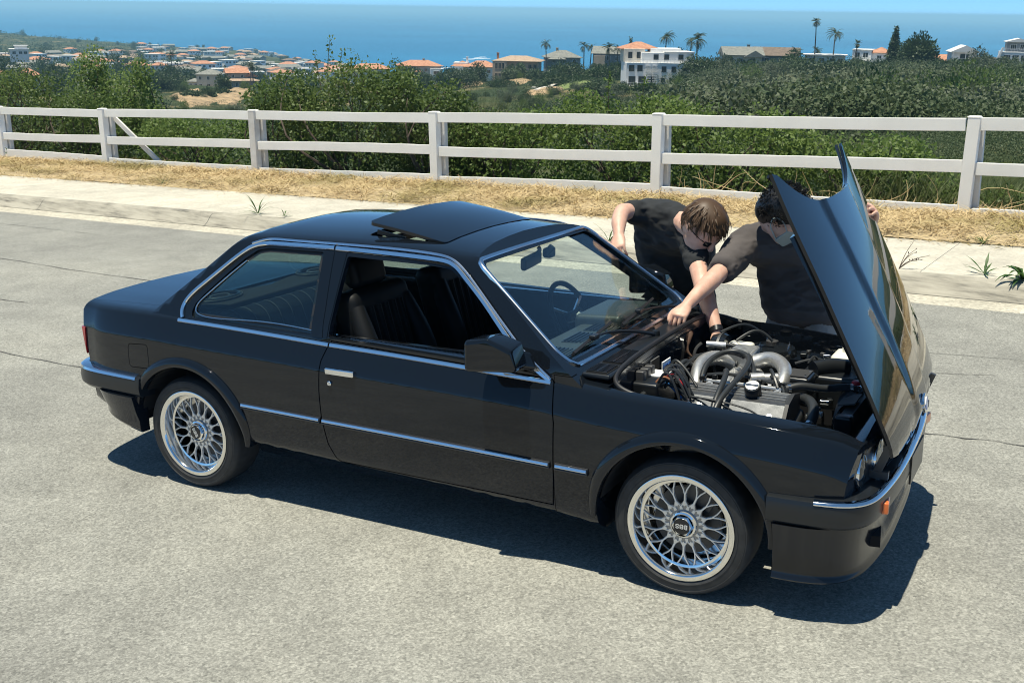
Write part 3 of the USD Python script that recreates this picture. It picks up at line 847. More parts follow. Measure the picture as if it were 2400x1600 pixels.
def seat(y):
    sb = lambda pts, r: tm(Manifold.batch_hull([Manifold.sphere(r, 12).translate(list(p)) for p in pts]))
    base = sb([(x, y + s * .20, z) for s in (-1, 1) for x, z in ((.12, .42), (-.34, .38), (-.34, .28), (.12, .30))], .05)
    S = part(CAR, 'front_seat', base, M['leather'], 40)
    part(S, 'seat_back', sb([(x, y + s * .19, z) for s in (-1, 1) for x, z in ((-.36, .45), (-.50, .98), (-.44, .99), (-.30, .45))], .05), M['leather'], 40)
    for k in range(5):
        part(S, 'pleat', tube([(-.255 - .025 * 0, y - .12 + .06 * k, .47), (-.385, y - .12 + .06 * k, .96)], .016, 8, 0), M['leather'], 40)
    for s in (-1, 1):
        part(S, 'bolster', tube([(-.24, y + s * .20, .42), (-.31, y + s * .215, .72), (-.42, y + s * .19, .96)], [.05, .06, .045], 10, 5), M['leather'], 40)
    part(S, 'headrest', moved(tm(rbox((0, 0, 0), (.09, .26, .15), .035)), rot_axis([0, 1, 0], -12), (-.50, y, 1.105)), M['leather'], 40)
    for s in (-1, 1):
        part(S, 'headrest_post', tube([(-.48, y + s * .06, 1.0), (-.50, y + s * .06, 1.06)], .006, 6, 0), M['satin_chrome'])


seat(-.36); seat(.36)
RSb = part(CAR, 'rear_seat', tm(rbox((-.98, 0, .38), (.46, 1.22, .18), .05)), M['leather'], 40)
part(RSb, 'seat_back', tm(Manifold.batch_hull([Manifold.sphere(.05, 14).translate([x, y, z]) for y in (-.58, .58) for x, z in ((-1.06, .42), (-1.14, .70), (-1.165, .80), (-1.215, .825), (-1.215, .5))])), M['leather'], 40)
for k in range(13):
    y = -.54 + .09 * k
    part(RSb, 'seam', tube([(-1.068, y, .66), (-1.108, y, .79), (-1.14, y, .848), (-1.19, y, .873), (-1.225, y, .874)], .0026, 5, 4), M['leather_seam'])
SH = part(CAR, 'parcel_shelf', tm(rbox((-1.395, 0, .880), (.28, 1.26, .03), .008)), M['carpet'], 30)
for s in (-1, 1):
    a = np.linspace(0, 2 * PI, 32, endpoint=False)
    sp = np.stack([-1.41 + .075 * np.cos(a), s * .40 + .125 * np.sin(a), 0 * a + 0.905], 1)
    q = part(SH, 'speaker', tube(sp, .009, 6, 0, True), M['black_plastic'], 30)
    part(q, 'speaker_rim', tube(sp * [1, 1, 1] + (sp - [-1.41, s * .40, 0.905]) * .16, .004, 5, 0, True), M['leather_seam'], 30)
    part(q, 'speaker_cone', tube((sp - [-1.41, s * .40, 0.905]) * .5 + [-1.41, s * .40, .904], .006, 5, 0, True), M['leather_seam'], 30)
for s in (-1, 1):
    t = box((-.30, s * .652, .60), (1.9, .012, .50)); D_ = part(CAR, 'door_card', t, M['leather'])
    part(D_, 'sill_strip', box((-.30, s * .648, .845), (1.86, .02, .018)), M['satin_chrome'])
    part(D_, 'armrest', tm(rbox((-.05, s * .62, .60), (.62, .06, .07), .02)), M['leather'], 30)
    part(CAR, 'seat_belt', sweep([(-.022, -.002), (.022, -.002), (.022, .002), (-.022, .002)], [(-.50, s * .575, 1.18), (-.52, s * .60, .95), (-.52, s * .62, .70), (-.45, s * .62, .45)], (0, s, 0)), M['black_trim'])
part(CAR, 'floor_carpet', box((-.3, 0, .312), (1.9, 1.30, .012)), M['carpet'])
part(CAR, 'gear_console', tm(rbox((.05, 0, .42), (.75, .2, .2), .03)), M['leather'], 30)
part(CAR, 'headlining', cat_([tm((house(.034) - house(.04)) ^ ext_z([(-1.1, -.5), (-.44, -.5), (-.44, .5), (-1.1, .5)], 1.2, 1.4)), tm((house(.034) - house(.04)) ^ ext_z([(.03, -.5), (.14, -.5), (.14, .5), (.03, .5)], 1.2, 1.4))]), M['leather'])

# ================================================================ COWL, WIPERS, ENGINE BAY
COWL = part(CAR, 'cowl_panel', tm(rbox((.868, 0, .826), (.125, 1.36, .022), .008)), M['black_plastic'], 30)
for y0, y1 in ((-.665, -.54), (-.50, -.29), (.29, .50)):
    bars = [box((.868, y, .841), (.088, .004, .010)) for y in np.arange(y0, y1, .016)]
    v = part(COWL, 'vent', box((.868, (y0 + y1) / 2, .8375), (.094, y1 - y0 + .01, .004)), M['dark_void'])
    part(v, 'vent_bars', cat_(bars + [box((.868, (y0 + y1) / 2, .841), (.004, y1 - y0, .010))]), M['black_plastic'], kind='stuff')
seal = smooth_path([(1.06, -.700, .775), (.985, -.690, .795), (.94, -.64, .815), (.925, -.50, .838), (.922, -.2, .850), (.920, .2, .850), (.925, .50, .838), (.94, .64, .815), (.985, .690, .795), (1.06, .700, .775)], 8)
part(CAR, 'bonnet_seal', tube(seal, .0105, 10, 0), M['soft_rubber'], 40)
part(CAR, 'bulkhead_lip', sweep([(-.012, -.03), (.006, -.03), (.006, .0), (-.012, .0)], seal - [-.004, 0, .008]), M['bay_paint'], 30)


def on_ws(y, z, o=.018):
    return np.array([ws_x(z) + o * .6, y, z + o * .8])


for y0, tip in ((-.05, (-.615, .892)), (.52, (-.08, .897))):
    piv = np.array([.855, y0 + .08, .842]); mid = on_ws((y0 + tip[0]) / 2 + .03, .885, .030); end = on_ws(tip[0] + .22, tip[1] - .004, .026)
    WP = part(CAR, 'wiper', tube([piv, (piv + mid) / 2 + [0, 0, .012], mid, end], [.010, .008, .006, .005], 8, 4), M['black_trim'], 40)
    b0 = on_ws(tip[0], tip[1] - .012, .014); b1 = on_ws(tip[0] + .47, tip[1] + .015, .014)
    part(WP, 'blade', sweep([(-.004, -.012), (.004, -.012), (.006, .008), (-.006, .008)], np.linspace(b0, b1, 8), (.6, 0, .8)), M['soft_rubber'], 30)
    part(WP, 'blade_clip', tm(rbox(end + [.0, 0, .004], (.03, .055, .022), .005)), M['black_plastic'], 30)
    part(WP, 'pivot_cap', moved(lathe([(0, .022), (.016, .018), (.02, 0), (.02, -.02)], 16, 'z'), None, piv), M['black_plastic'], 30)

ENG = part(CAR, 'engine_block', tm(Manifold.batch_hull([Manifold.sphere(.03, 8).translate([x, y, z]) for x in (1.10, 1.56) for y, z in ((-.42, .40), (-.10, .40), (-.12, .60), (-.40, .55))])), M['engine_dark'], 35)
# cam cover: a rounded bar tilted towards the near side
def cover(x0, x1, prof, m, name, par=ENG, **k):
    return part(par, name, ext_x(rounded(prof, .012), x0, x1).refine_to_length(.08), m, 30, **k)


VC = cover(1.115, 1.555, [(-.135, .585), (-.150, .690), (-.235, .712), (-.315, .690), (-.385, .615), (-.395, .56), (-.30, .53)], M['cover_alloy'], 'cam_cover')
for k, (y, z) in enumerate(((-.195, .7045), (-.215, .7095), (-.242, .7125), (-.262, .7075), (-.282, .702))):
    part(VC, 'cover_rib', box((1.335, y, z), (.42, .006, .007)), M['cast_alloy'])
part(VC, 'end_plate', ext_x(rounded([(-.130, .57), (-.145, .70), (-.235, .722), (-.325, .70), (-.40, .615), (-.405, .55), (-.30, .52)], .012), 1.556, 1.572), M['engine_dark'], 30)
for x, y, z in ((1.18, -.16, .694), (1.48, -.16, .694), (1.20, -.355, .655), (1.50, -.36, .645), (1.36, -.375, .63)):
    part(VC, 'bolt', moved(lathe([(0, .012), (.008, .012), (.009, .008), (.016, .006), (.016, -.004)], 10, 'z'), rot_axis([1, 0, 0], 15 if y > -.3 else 48), (x, y, z)), M['cast_alloy'], 30)
RC = rot_axis([1, 0, 0], 28)
CAPO = part(VC, 'oil_filler', moved(lathe([(.034, -.03), (.036, .02), (.034, .036), (.031, .04), (0, .041)], 32, 'z'), RC, (1.405, -.262, .712)), M['black_plastic'], 30)
part(CAPO, 'filler_top', moved(lathe([(.030, .0405), (.028, .046), (.0, .047)], 32, 'z'), RC, (1.405, -.262, .712)), M['cast_alloy'], 30)
part(CAPO, 'filler_grip', moved(tm(rbox((0, 0, .050), (.054, .010, .012), .004)), RC, (1.405, -.262, .712)), M['cast_alloy'], 30)
# plenum and big cast runners
PL = part(ENG, 'plenum_box', tm(Manifold.batch_hull([Manifold.sphere(.012, 8).translate([x, y, z]) for x, y in ((1.145, .22), (1.25, .22), (1.235, .38), (1.145, .36)) for z in (.64, .735)])), M['cast_alloy'], 35)
for k in range(9):
    part(PL, 'plenum_rib', box((1.194, .232 + .0155 * k, .7485), (.095, .006, .006)), M['cast_alloy'])
part(ENG, 'intake_runner', tube([(1.26, .24, .70), (1.33, .245, .725), (1.415, .16, .725), (1.455, .03, .70), (1.44, -.07, .63), (1.42, -.12, .58)], [.036, .034, .032, .031, .030, .030], 18, 8), M['cast_alloy'], 50)
part(ENG, 'intake_runner', tube([(1.17, .24, .69), (1.10, .20, .715), (1.06, .10, .715), (1.075, -.02, .68), (1.10, -.10, .62), (1.12, -.12, .57)], [.036, .034, .032, .031, .030, .030], 18, 8), M['cast_alloy'], 50)
part(ENG, 'intake_runner', tube([(1.20, .20, .66), (1.20, .10, .66), (1.20, -.02, .63), (1.20, -.12, .58)], .028, 14, 6), M['cast_alloy'], 50)
part(ENG, 'intake_runner', tube([(1.29, .20, .66), (1.32, .10, .66), (1.32, -.02, .63), (1.31, -.12, .58)], .028, 14, 6), M['cast_alloy'], 50)
part(ENG, 'throttle_valve', moved(lathe([(.0, .05), (.022, .05), (.022, -.01), (.026, -.012), (.026, -.07), (0, -.07)], 20, 'x'), rot_axis([0, 0, 1], 30), (1.39, -.02, .71)), M['cast_alloy'], 30)
IV = part(ENG, 'idle_valve', tube([(1.005, .315, .745), (1.095, .335, .745)], .0155, 16, 0), M['cast_alloy'], 40)
part(IV, 'valve_connector', tube([(1.095, .335, .745), (1.13, .345, .742)], .010, 10, 0), M['black_plastic'], 40)
part(IV, 'bracket', tube([(.985, .30, .75), (.965, .27, .72), (.97, .24, .62)], .008, 6, 4), M['engine_steel'])
HR = 'hose_rubber'
for nm, pts, r in (('breather_hose', [(1.11, .345, .745), (1.16, .33, .738), (1.23, .24, .735), (1.29, .10, .735), (1.335, -.02, .705), (1.34, -.08, .66)], .0125),
                   ('coolant_hose', [(1.125, -.10, .70), (1.118, -.03, .735), (1.14, .08, .765), (1.20, .13, .775), (1.265, .10, .77), (1.305, .0, .765), (1.318, -.14, .755), (1.315, -.30, .735), (1.305, -.42, .70), (1.30, -.47, .66)], .0122),
                   ('coolant_hose', [(1.21, -.03, .72), (1.235, -.10, .745), (1.262, -.20, .75), (1.278, -.32, .725), (1.28, -.40, .68), (1.285, -.44, .64)], .0125),
                   ('vacuum_hose', [(1.115, -.08, .69), (1.10, .02, .72), (1.12, .12, .75), (1.18, .17, .755), (1.24, .14, .75)], .009),
                   ('radiator_hose', [(1.515, -.16, .715), (1.56, -.125, .725), (1.61, -.095, .718), (1.67, -.05, .708), (1.735, -.015, .712), (1.775, .0, .70)], .0165),
                   ('radiator_hose', [(1.545, -.09, .66), (1.60, -.14, .675), (1.65, -.23, .665), (1.66, -.35, .62), (1.645, -.46, .56), (1.60, -.50, .48)], .0225),
                   ('thin_hose', [(1.36, -.05, .70), (1.39, -.02, .72), (1.44, -.04, .715), (1.49, -.10, .69), (1.50, -.16, .67)], .007)):
    part(ENG, nm, tube(pts, r, 14, 8), M[HR], 50)
for c, ax, r in (((1.125, -.085, .705), (0, .35, .95), .0145), ((1.302, -.455, .675), (0, .6, .8), .0145), ((1.527, -.155, .718), (1, .6, .1), .019), ((1.755, -.008, .708), (1, .3, 0), .019), ((1.66, -.34, .628), (.05, 1, .4), .025)):
    ax = np.array(ax) / np.linalg.norm(ax)
    part(ENG, 'hose_clamp', tube([np.array(c) - ax * .006, np.array(c) + ax * .006], r, 16, 0), M['satin_chrome'], 40)
part(ENG, 'thermostat', tm(Manifold.batch_hull([Manifold.sphere(.028, 10).translate(list(p)) for p in ((1.30, -.49, .63), (1.30, -.44, .60), (1.25, -.47, .60))])), M['engine_steel'], 35)
part(ENG, 'thermostat_ball', moved(trimesh.creation.icosphere(2, .030), None, (1.295, -.545, .655)), M['engine_steel'], True)
# brake booster, fluid bottle, expansion tank, air box, meter, radiator
bb = part(CAR, 'brake_booster', moved(lathe([(0, .05), (.03, .05), (.05, .035), (.105, .03), (.115, .0), (.105, -.04), (0, -.05)], 36, 'x'), rot_axis([0, 0, 1], 0), (1.04, .44, .66)), M['bay_paint'], 30)
part(bb, 'booster_band', moved(lathe([(.106, .010), (.119, .008), (.119, -.004), (.106, -.006)], 36, 'x'), None, (1.04, .44, .66)), M['engine_steel'], 30)
part(bb, 'reservoir', tm(rbox((1.14, .44, .71), (.12, .07, .06), .015)), M['white_plastic'], 30)
for s, nm in ((1, 'strut_tower'), (-1, 'strut_tower')):
    q = part(CAR, nm, moved(lathe([(.13, -.10), (.125, 0), (.11, .03), (.06, .045), (0, .046)], 36, 'z'), None, (1.25, s * .585, .665)), M['bay_paint'], 30)
    part(q, 'strut_nut', moved(lathe([(.03, .0), (.03, .016), (.02, .02), (0, .02)], 16, 'z'), None, (1.25, s * .585, .71)), M['engine_steel'], 30)
    for k in range(3):
        a = k * 2.1
        part(q, 'stud', moved(lathe([(.009, 0), (.009, .016), (.004, .018), (.004, .03), (0, .03)], 10, 'z'), None, (1.25 + .085 * math.cos(a), s * .585 + .085 * math.sin(a), .70)), M['satin_chrome'], 30)
tk = part(CAR, 'expansion_tank', tm(Manifold.batch_hull([Manifold.sphere(.025, 10).translate([x, y, z]) for x in (1.585, 1.68) for y in (.47, .58) for z in (.58, .70)])), M['white_plastic'], 40)
part(tk, 'tank_cap', moved(lathe([(.03, 0), (.03, .022), (.026, .026), (0, .027)], 20, 'z'), None, (1.63, .53, .722)), M['white_plastic'], 30)
part(tk, 'tank_hose', tube([(1.66, .50, .735), (1.70, .44, .74), (1.73, .34, .71), (1.75, .25, .66)], .012, 8, 6), M[HR], 40)
ab = part(CAR, 'air_filter_box', tm(rbox((1.60, .335, .60), (.26, .22, .16), .02)), M['black_plastic'], 30)
part(ab, 'air_duct', tube([(1.53, .26, .695), (1.59, .32, .70), (1.66, .37, .69)], .040, 18, 6), M['black_plastic'], 50)
part(ab, 'meter_housing', tm(rbox((1.505, .095, .665), (.12, .14, .10), .012)), M['black_plastic'], 30)
part(ab, 'meter_lid', box((1.505, .095, .7185), (.10, .12, .006)), M['engine_steel'])
for k in range(4):
    part(ab, 'meter_screw', box((1.465 + .08 * (k % 2), .05 + .09 * (k // 2), .723), (.008, .008, .006)), M['chrome'])
RA = part(CAR, 'radiator', box((1.795, 0, .53), (.045, .62, .30)), M['engine_dark'])
part(RA, 'end_tank', tm(rbox((1.795, -.33, .53), (.07, .06, .32), .012)), M['black_plastic'], 30)
part(RA, 'top_bracket', box((1.775, -.13, .695), (.07, .15, .006), rot_axis([0, 1, 0], -12)), M['engine_steel'])
part(RA, 'side_sheet', box((1.735, -.20, .60), (.006, .07, .15), rot_axis([0, 1, 0], 14)), M['satin_chrome'])
part(RA, 'radiator_neck', moved(lathe([(.024, -.03), (.024, .01), (0, .01)], 18, 'z'), None, (1.775, .035, .70)), M['satin_chrome'], 30)
part(RA, 'bleed_cap', moved(lathe([(.020, 0), (.020, .012), (.015, .016), (0, .017)], 16, 'z'), None, (1.765, .04, .715)), M['red_plastic'], 30)
part(RA, 'fan_shroud', moved(lathe([(.23, .03), (.235, 0), (.22, -.03)], 40, 'x'), None, (1.75, -.02, .47)), M['black_plastic'], 30)
part(CAR, 'nose_panel', tm(rbox((1.905, 0, .655), (.06, 1.20, .05), .012)), M['bay_paint'], 30)
# fuse box, battery, wiring, washer bottle
FB_ = part(CAR, 'fuse_box', tm(rbox((.985, -.33, .690), (.13, .24, .12), .014)), M['black_plastic'], 30)
part(FB_, 'fuse_label', box((.995, -.285, .752), (.075, .10, .004)), M['label_white'])
for k in range(3):
    part(FB_, 'relay', tm(rbox((.955, -.40 + .05 * k, .765), (.04, .036, .05), .006)), M['engine_steel'], 30)
BT = part(CAR, 'ignition_coil', tm(rbox((1.02, -.53, .69), (.15, .10, .05), .02)), M['engine_dark'], 30)
WB_ = part(CAR, 'washer_bottle', tm(Manifold.batch_hull([Manifold.sphere(.02, 8).translate([x, y, z]) for x, y in ((1.10, -.62), (1.20, -.64), (1.20, -.50), (1.13, -.50)) for z in (.55, .695)])), M['black_plastic'], 35)
part(CAR, 'data_plate', box((.962, -.115, .735), (.006, .10, .065)), M['label_white'])
tx = meshkit.text_mesh('EBC', .034, .002, bold=True); tx.vertices = tx.vertices - tx.bounds.mean(0) * [1, 1, 0]
part(CAR + '/data_plate', 'plate_lettering', moved(moved(tx, rot_axis([1, 0, 0], 90)), rotz(PI / 2), (.9665, -.115, .735)), M['badge_blue'])
for k in range(14):
    a = r_.uniform(0, 1, 6)
    p0 = np.array([1.0 + .06 * a[0], -.42 + .2 * a[1], .72]); p1 = np.array([1.13 + .05 * a[2], -.30 - .15 * a[3], .69])
    m_ = (p0 + p1) / 2 + [.02 * a[4] - .02, .05 * (a[5] - .5), .03 + .08 * a[4]]
    part(CAR, 'ignition_lead', tube([p0, m_, p1], .0055, 6, 8), M[('hose_rubber', 'engine_dark', 'hose_rubber', 'engine_dark', 'blue_wire', 'hose_rubber', 'engine_dark', 'hose_rubber', 'orange_wire', 'hose_rubber', 'engine_dark', 'red_plastic', 'hose_rubber', 'engine_dark')[k % 14]], 40)
for pts, r in (([(.99, -.48, .70), (1.0, -.35, .715), (1.05, -.28, .72), (1.10, -.25, .71)], .013), ([(1.00, -.2, .70), (1.04, -.22, .80), (1.10, -.24, .77), (1.16, -.27, .71)], .006), ([(1.0, -.25, .75), (1.06, -.30, .80), (1.14, -.34, .74), (1.17, -.38, .67)], .006),
               ([(1.0, -.10, .70), (1.01, .0, .74), (1.04, .05, .70)], .010), ([(1.12, .42, .75), (1.2, .5, .79), (1.27, .52, .74)], .007), ([(1.06, .36, .80), (1.14, .48, .82), (1.2, .58, .76)], .006), ([(1.0, .2, .72), (.99, .22, .62)], .010), ([(1.4, .45, .66), (1.5, .5, .68), (1.55, .55, .64)], .008)):
    part(CAR, 'cable', tube(pts, r, 8, 8), M['hose_rubber'], 40)
for k in range(22):                                                  # small brackets, plugs and fittings scattered over the engine
    a = r_.uniform(0, 1, 5); p = (1.12 + .42 * a[0], -.12 + .26 * a[1], .60 + .06 * a[2])
    part(ENG, 'fitting', moved(tm(rbox((0, 0, 0), (.02 + .03 * a[3], .018, .022), .004)), rotz(a[4] * 3), p), M[('cast_alloy', 'engine_steel', 'black_plastic')[k % 3]], 30)

for k in range(46):                                                  # more fittings, plugs and clips round the bay's walls
    a = r_.uniform(0, 1, 6)
    if k % 3 == 0:
        p = (.98 + .06 * a[0], -.45 + .95 * a[1], .60 + .15 * a[2])
    elif k % 3 == 1:
        p = (1.05 + .75 * a[0], .50 + .12 * a[1], .668 + .02 * a[2])
    else:
        p = (1.60 + .20 * a[0], -.45 + .75 * a[1], .50 + .14 * a[2])
    part(CAR, 'fitting', moved(tm(rbox((0, 0, 0), (.015 + .04 * a[3], .014 + .02 * a[5], .02), .004)), rotz(a[4] * 3), p), M[('engine_steel', 'cast_alloy', 'black_plastic', 'satin_chrome')[k % 4]], 30)
for k in range(10):
    a = r_.uniform(0, 1, 8)
    p0 = np.array([1.0 + .7 * a[0], .1 + .45 * a[1], .68]); p1 = p0 + [.25 * (a[2] - .3), .3 * (a[3] - .5), -.05]
    part(CAR, 'cable', tube([p0, (p0 + p1) / 2 + [0, .06 * (a[4] - .5), .03 + .05 * a[5]], p1], .006, 6, 8), M['hose_rubber'], 40)

part(ENG, 'fuel_rail', tube([(1.13, -.075, .685), (1.50, -.075, .685)], .009, 8, 0), M['cast_alloy'], 40)
for k in range(4):
    x = 1.17 + .10 * k
    q = part(ENG, 'injector', tube([(x, -.078, .68), (x, -.095, .62)], .011, 8, 0), M['black_plastic'], 40)
    part(q, 'injector_plug', tm(rbox((x + .004, -.070, .705), (.024, .02, .022), .004)), M['black_plastic'], 30)
    part(ENG, 'plug_lead', tube([(1.08, -.30, .66), (1.10 + .03 * k, -.36 - .01 * k, .70), (x - .02, -.385, .665), (x + .02, -.375, .60)], .0042, 6, 8), M['hose_rubber'], 40)
for pts in ([(1.12, -.05, .70), (1.22, -.045, .715), (1.36, -.05, .71), (1.49, -.06, .70)], [(1.47, -.06, .70), (1.52, -.10, .72), (1.53, -.16, .70)], [(1.40, .02, .74), (1.43, -.04, .73), (1.46, -.08, .69)], [(1.25, -.02, .70), (1.28, .03, .72), (1.36, .05, .71)], [(1.06, .22, .73), (1.03, .10, .74), (1.02, -.05, .72), (1.04, -.18, .70)]):
    part(ENG, 'wiring_loom', tube(pts, .0075, 7, 8), M['hose_rubber'], 40)
# ================================================================ THE STREET (street frame: s along the kerb, t across it)
SA = math.radians(-4.2)
ES = np.array([math.cos(SA), math.sin(SA), 0]); ET = np.array([-math.sin(SA), math.cos(SA), 0])
RST = RW @ np.stack([ES, ET, [0, 0, 1.0]], 1)            # street (s, t, z) -> world


def W(p):
    return np.asarray(p, float) @ RST.T


def inW(t):
    t = tm(t).copy(); t.vertices = W(t.vertices); return t


def speckle(name, dark, mid, light, grain, patch=None, rough=0.9, bump=0.35, bdist=.004, stain=None, fine=1.0):
    nodes = {'g': ('geometry', {}), 'n1': ('noise_texture', {'scale': grain, 'detail': 3.0, 'roughness': .7}), 'n2': ('noise_texture', {'scale': .45, 'detail': 5.0, 'roughness': .6}),
             'v': ('voronoi_texture', {'scale': grain * .8}), 'n3': ('noise_texture', {'scale': 3.0, 'detail': 4.0}),
             'r1': ('rgb_ramp', {'ramp': [(.25, dark), (.5, mid), (.76, light)]}), 'r2': ('rgb_ramp', {'ramp': [(.3, (.80, .80, .80)), (.5, (.96, .96, .95)), (.7, (1.1, 1.09, 1.06))]}),
             'r3': ('rgb_ramp', {'ramp': [(.35, (.9, .9, .9)), (.65, (1.06, 1.06, 1.06))]}),
             'm1': ('mix', {'mix_type': 'multiply', 'fac': 1.0}), 'm2': ('mix', {'mix_type': 'multiply', 'fac': 1.0}), 'vc': ('mix', {'mix_type': 'overlay', 'fac': .30 * fine}),
             'bw': ('rgb_to_bw', {}), 'b': ('bump', {'strength': bump, 'distance': bdist}), 'p': ('principled_bsdf', {'roughness': rough, 'specular_ior_level': .3})}
    links = [('g.position', 'n1.vector'), ('g.position', 'n2.vector'), ('g.position', 'n3.vector'), ('g.position', 'v.vector'), ('n1.fac', 'r1.fac'), ('n2.fac', 'r2.fac'), ('n3.fac', 'r3.fac'),
             ('r1.color', 'vc.color1'), ('v.color', 'bw.color'), ('bw.val', 'vc.color2'), ('vc.color', 'm1.color1'), ('r2.color', 'm1.color2'), ('m1.color', 'm2.color1'), ('r3.color', 'm2.color2'), ('m2.color', 'p.base_color'),
             ('n1.fac', 'b.height'), ('b.normal', 'p.normal')]
    M[name] = usdkit.material(stage, f'/World/Looks/{name}', nodes, links, surface='p.BSDF')


speckle('asphalt', (.125, .127, .118), (.245, .245, .222), (.37, .365, .33), 105)
speckle('concrete', (.45, .42, .35), (.50, .47, .395), (.55, .52, .44), 40, bump=.08, fine=.4)
speckle('gutter_concrete', (.40, .37, .30), (.475, .445, .365), (.53, .50, .42), 50, bump=.12)
nodes = {'g': ('geometry', {}), 'mp': ('mapping', {'scale': (.8, .8, 9.0)}), 'n': ('noise_texture', {'scale': 2.2, 'detail': 6.0, 'roughness': .65}), 'r': ('rgb_ramp', {'ramp': [(.30, (.10, .095, .08)), (.46, (.29, .27, .22)), (.6, (.38, .355, .29))]}),
         'p': ('principled_bsdf', {'roughness': .9})}
M['kerb_concrete'] = usdkit.material(stage, '/World/Looks/kerb_concrete', nodes, [('g.position', 'mp.vector'), ('mp.vector', 'n.vector'), ('n.fac', 'r.fac'), ('r.color', 'p.base_color')], surface='p.BSDF')
mat('crack_dark', (.085, .083, .076), .95)
mat('joint_dark', (.16, .15, .125), .95)
noisy('dry_soil', (.34, .26, .15), (.50, .40, .24), 6, .95)
nodes = {'g': ('geometry', {}), 'r': ('rgb_ramp', {'ramp': [(0, (.50, .38, .20)), (.35, (.70, .56, .31)), (.7, (.80, .68, .42)), (1, (.87, .79, .57))]}), 'n': ('noise_texture', {'scale': .9, 'detail': 3.0}),
         'r2': ('rgb_ramp', {'ramp': [(.36, (.62, .66, .50)), (.52, (1, 1, 1))]}), 'mm': ('mix', {'mix_type': 'multiply', 'fac': 1.0}), 'p': ('principled_bsdf', {'roughness': .6, 'specular_ior_level': .3})}
M['straw'] = usdkit.material(stage, '/World/Looks/straw', nodes, [('g.random_per_island', 'r.fac'), ('g.position', 'n.vector'), ('n.fac', 'r2.fac'), ('r.color', 'mm.color1'), ('r2.color', 'mm.color2'), ('mm.color', 'p.base_color')], surface='p.BSDF')
noisy('white_paint', (.78, .77, .73), (.84, .83, .79), 2.5, .42, detail=6, bump=.1, bscale=60, bdist=.002)
noisy('white_paint_worn', (.52, .50, .46), (.68, .675, .65), 3.5, .5, detail=8, bump=.15, bscale=60, bdist=.002)

S0, S1 = -46.0, 26.0
# road: a tessellated sheet; terrain (below) lies under it
ss, tt = np.linspace(S0, S1, 37), np.linspace(-16, 5.26, 12)
road = inW(grid_mesh(np.array([[(s, t, 0.0) for t in tt] for s in ss])))
ROAD = setting('road', road, M['asphalt'])


def crack(pts, w, seed):
    r = np.random.default_rng(seed)
    P = smooth_path([(s, t, .004) for s, t in pts], 14)
    P[:, :2] += np.cumsum(r.normal(0, .006, (len(P), 2)), 0) * .6 + r.normal(0, .006, (len(P), 2))
    T = np.gradient(P, axis=0); N = np.stack([-T[:, 1], T[:, 0], 0 * T[:, 0]], 1); N /= np.linalg.norm(N, axis=1, keepdims=True)
    ww = w * .75 * r.uniform(.25, 1.0, (len(P), 1)); ww[0] = ww[-1] = .001
    return inW(grid_mesh(np.stack([P + N * ww / 2, P - N * ww / 2], 1)))


CR_ = [([(1.4, 1.75), (2.3, 1.85), (3.6, 1.72)], .022), ([(1.25, 3.6), (2.3, 3.72), (4, 3.6)], .012), ([(-12.5, 4.4), (-10.6, 4.5), (-9.0, 4.45)], .016), ([(-12.8, 2.9), (-10, 2.85), (-7, 2.7), (-5.2, 2.75)], .02),
       ([(-11, 1.55), (-8.9, 1.5), (-7.6, 1.35), (-6, 1.42)], .026), ([(-7.4, 3.9), (-6.4, 4.4), (-5.6, 4.6)], .013), ([(-9.2, .35), (-6.3, .2), (-3.5, .25)], .018), ([(.6, 3.3), (1.2, 3.05), (1.9, 3.25)], .012), ([(-30, 2.8), (-20, 2.9), (-13, 2.9)], .02), ([(-6.5, 1.4), (-6.9, 1.1), (-6.3, .9)], .014)]
for k, (p, w) in enumerate(CR_):
    part(ROAD, 'crack', crack(p, w, k), M['crack_dark'])
# gutter, kerb and pavement, each slab and kerb length its own piece
def beds(name, kind_label, prof, m, length, joint, s_from, piece, sharp=30):
    x = UsdGeom.Xform.Define(stage, path_for('/World', name)); tag(x, kind='structure')
    p = str(x.GetPath()); s = s_from
    while s < S1:
        e = min(s + length, S1)
        part(p, piece, inW(ext_x(grow(rounded(prof, .004), 0), s + joint / 2, e - joint / 2)), m, sharp)
        s = e
    return p


beds('gutter', '', [(5.26, -.12), (5.26, .004), (5.64, .000), (5.64, -.12)], M['gutter_concrete'], 3.66, .004, -45.0, 'gutter_slab')
KX = [(5.645, -.12), (5.645, .006), (5.70, .05), (5.765, .125), (5.80, .148), (5.93, .153), (5.93, -.12)]
beds('kerb', '', KX, M['kerb_concrete'], 3.66, .008, -45.0, 'kerb_stone')
beds('pavement', '', [(5.934, -.1), (5.934, .152), (7.72, .166), (7.72, -.1)], M['concrete'], 1.83, .005, -45.0, 'pavement_slab')
setting('pavement_bed', inW(grid_mesh(np.array([[(s, t, .139 if t > 5.8 else -.01) for t in (5.27, 5.66, 5.805, 7.71)] for s in (S0, S1)]))), M['joint_dark'])
# dry verge between the pavement and the fence
ss, tt = np.linspace(S0, S1, 150), np.r_[7.70, 7.74, 8.0, 8.4, 8.9, 9.4, 9.8, 10.3]
hv = np.array([[(s, t, .145 + .04 * min(1, (t - 7.7) / .5) * (1 if t > 7.72 else 0) + .05 * meshkit.fbm(np.array([s * 1.3, t * 1.3, 0]), 3)) for t in tt] for s in ss])


def verge_z(s, t):
    return .15 + .04 * np.clip((t - 7.7) / .5, 0, 1) + .05 * meshkit.fbm(np.stack([s * 1.3, t * 1.3, 0 * s], -1), 3)


setting('dry_verge', inW(grid_mesh(hv)), M['dry_soil'], True)


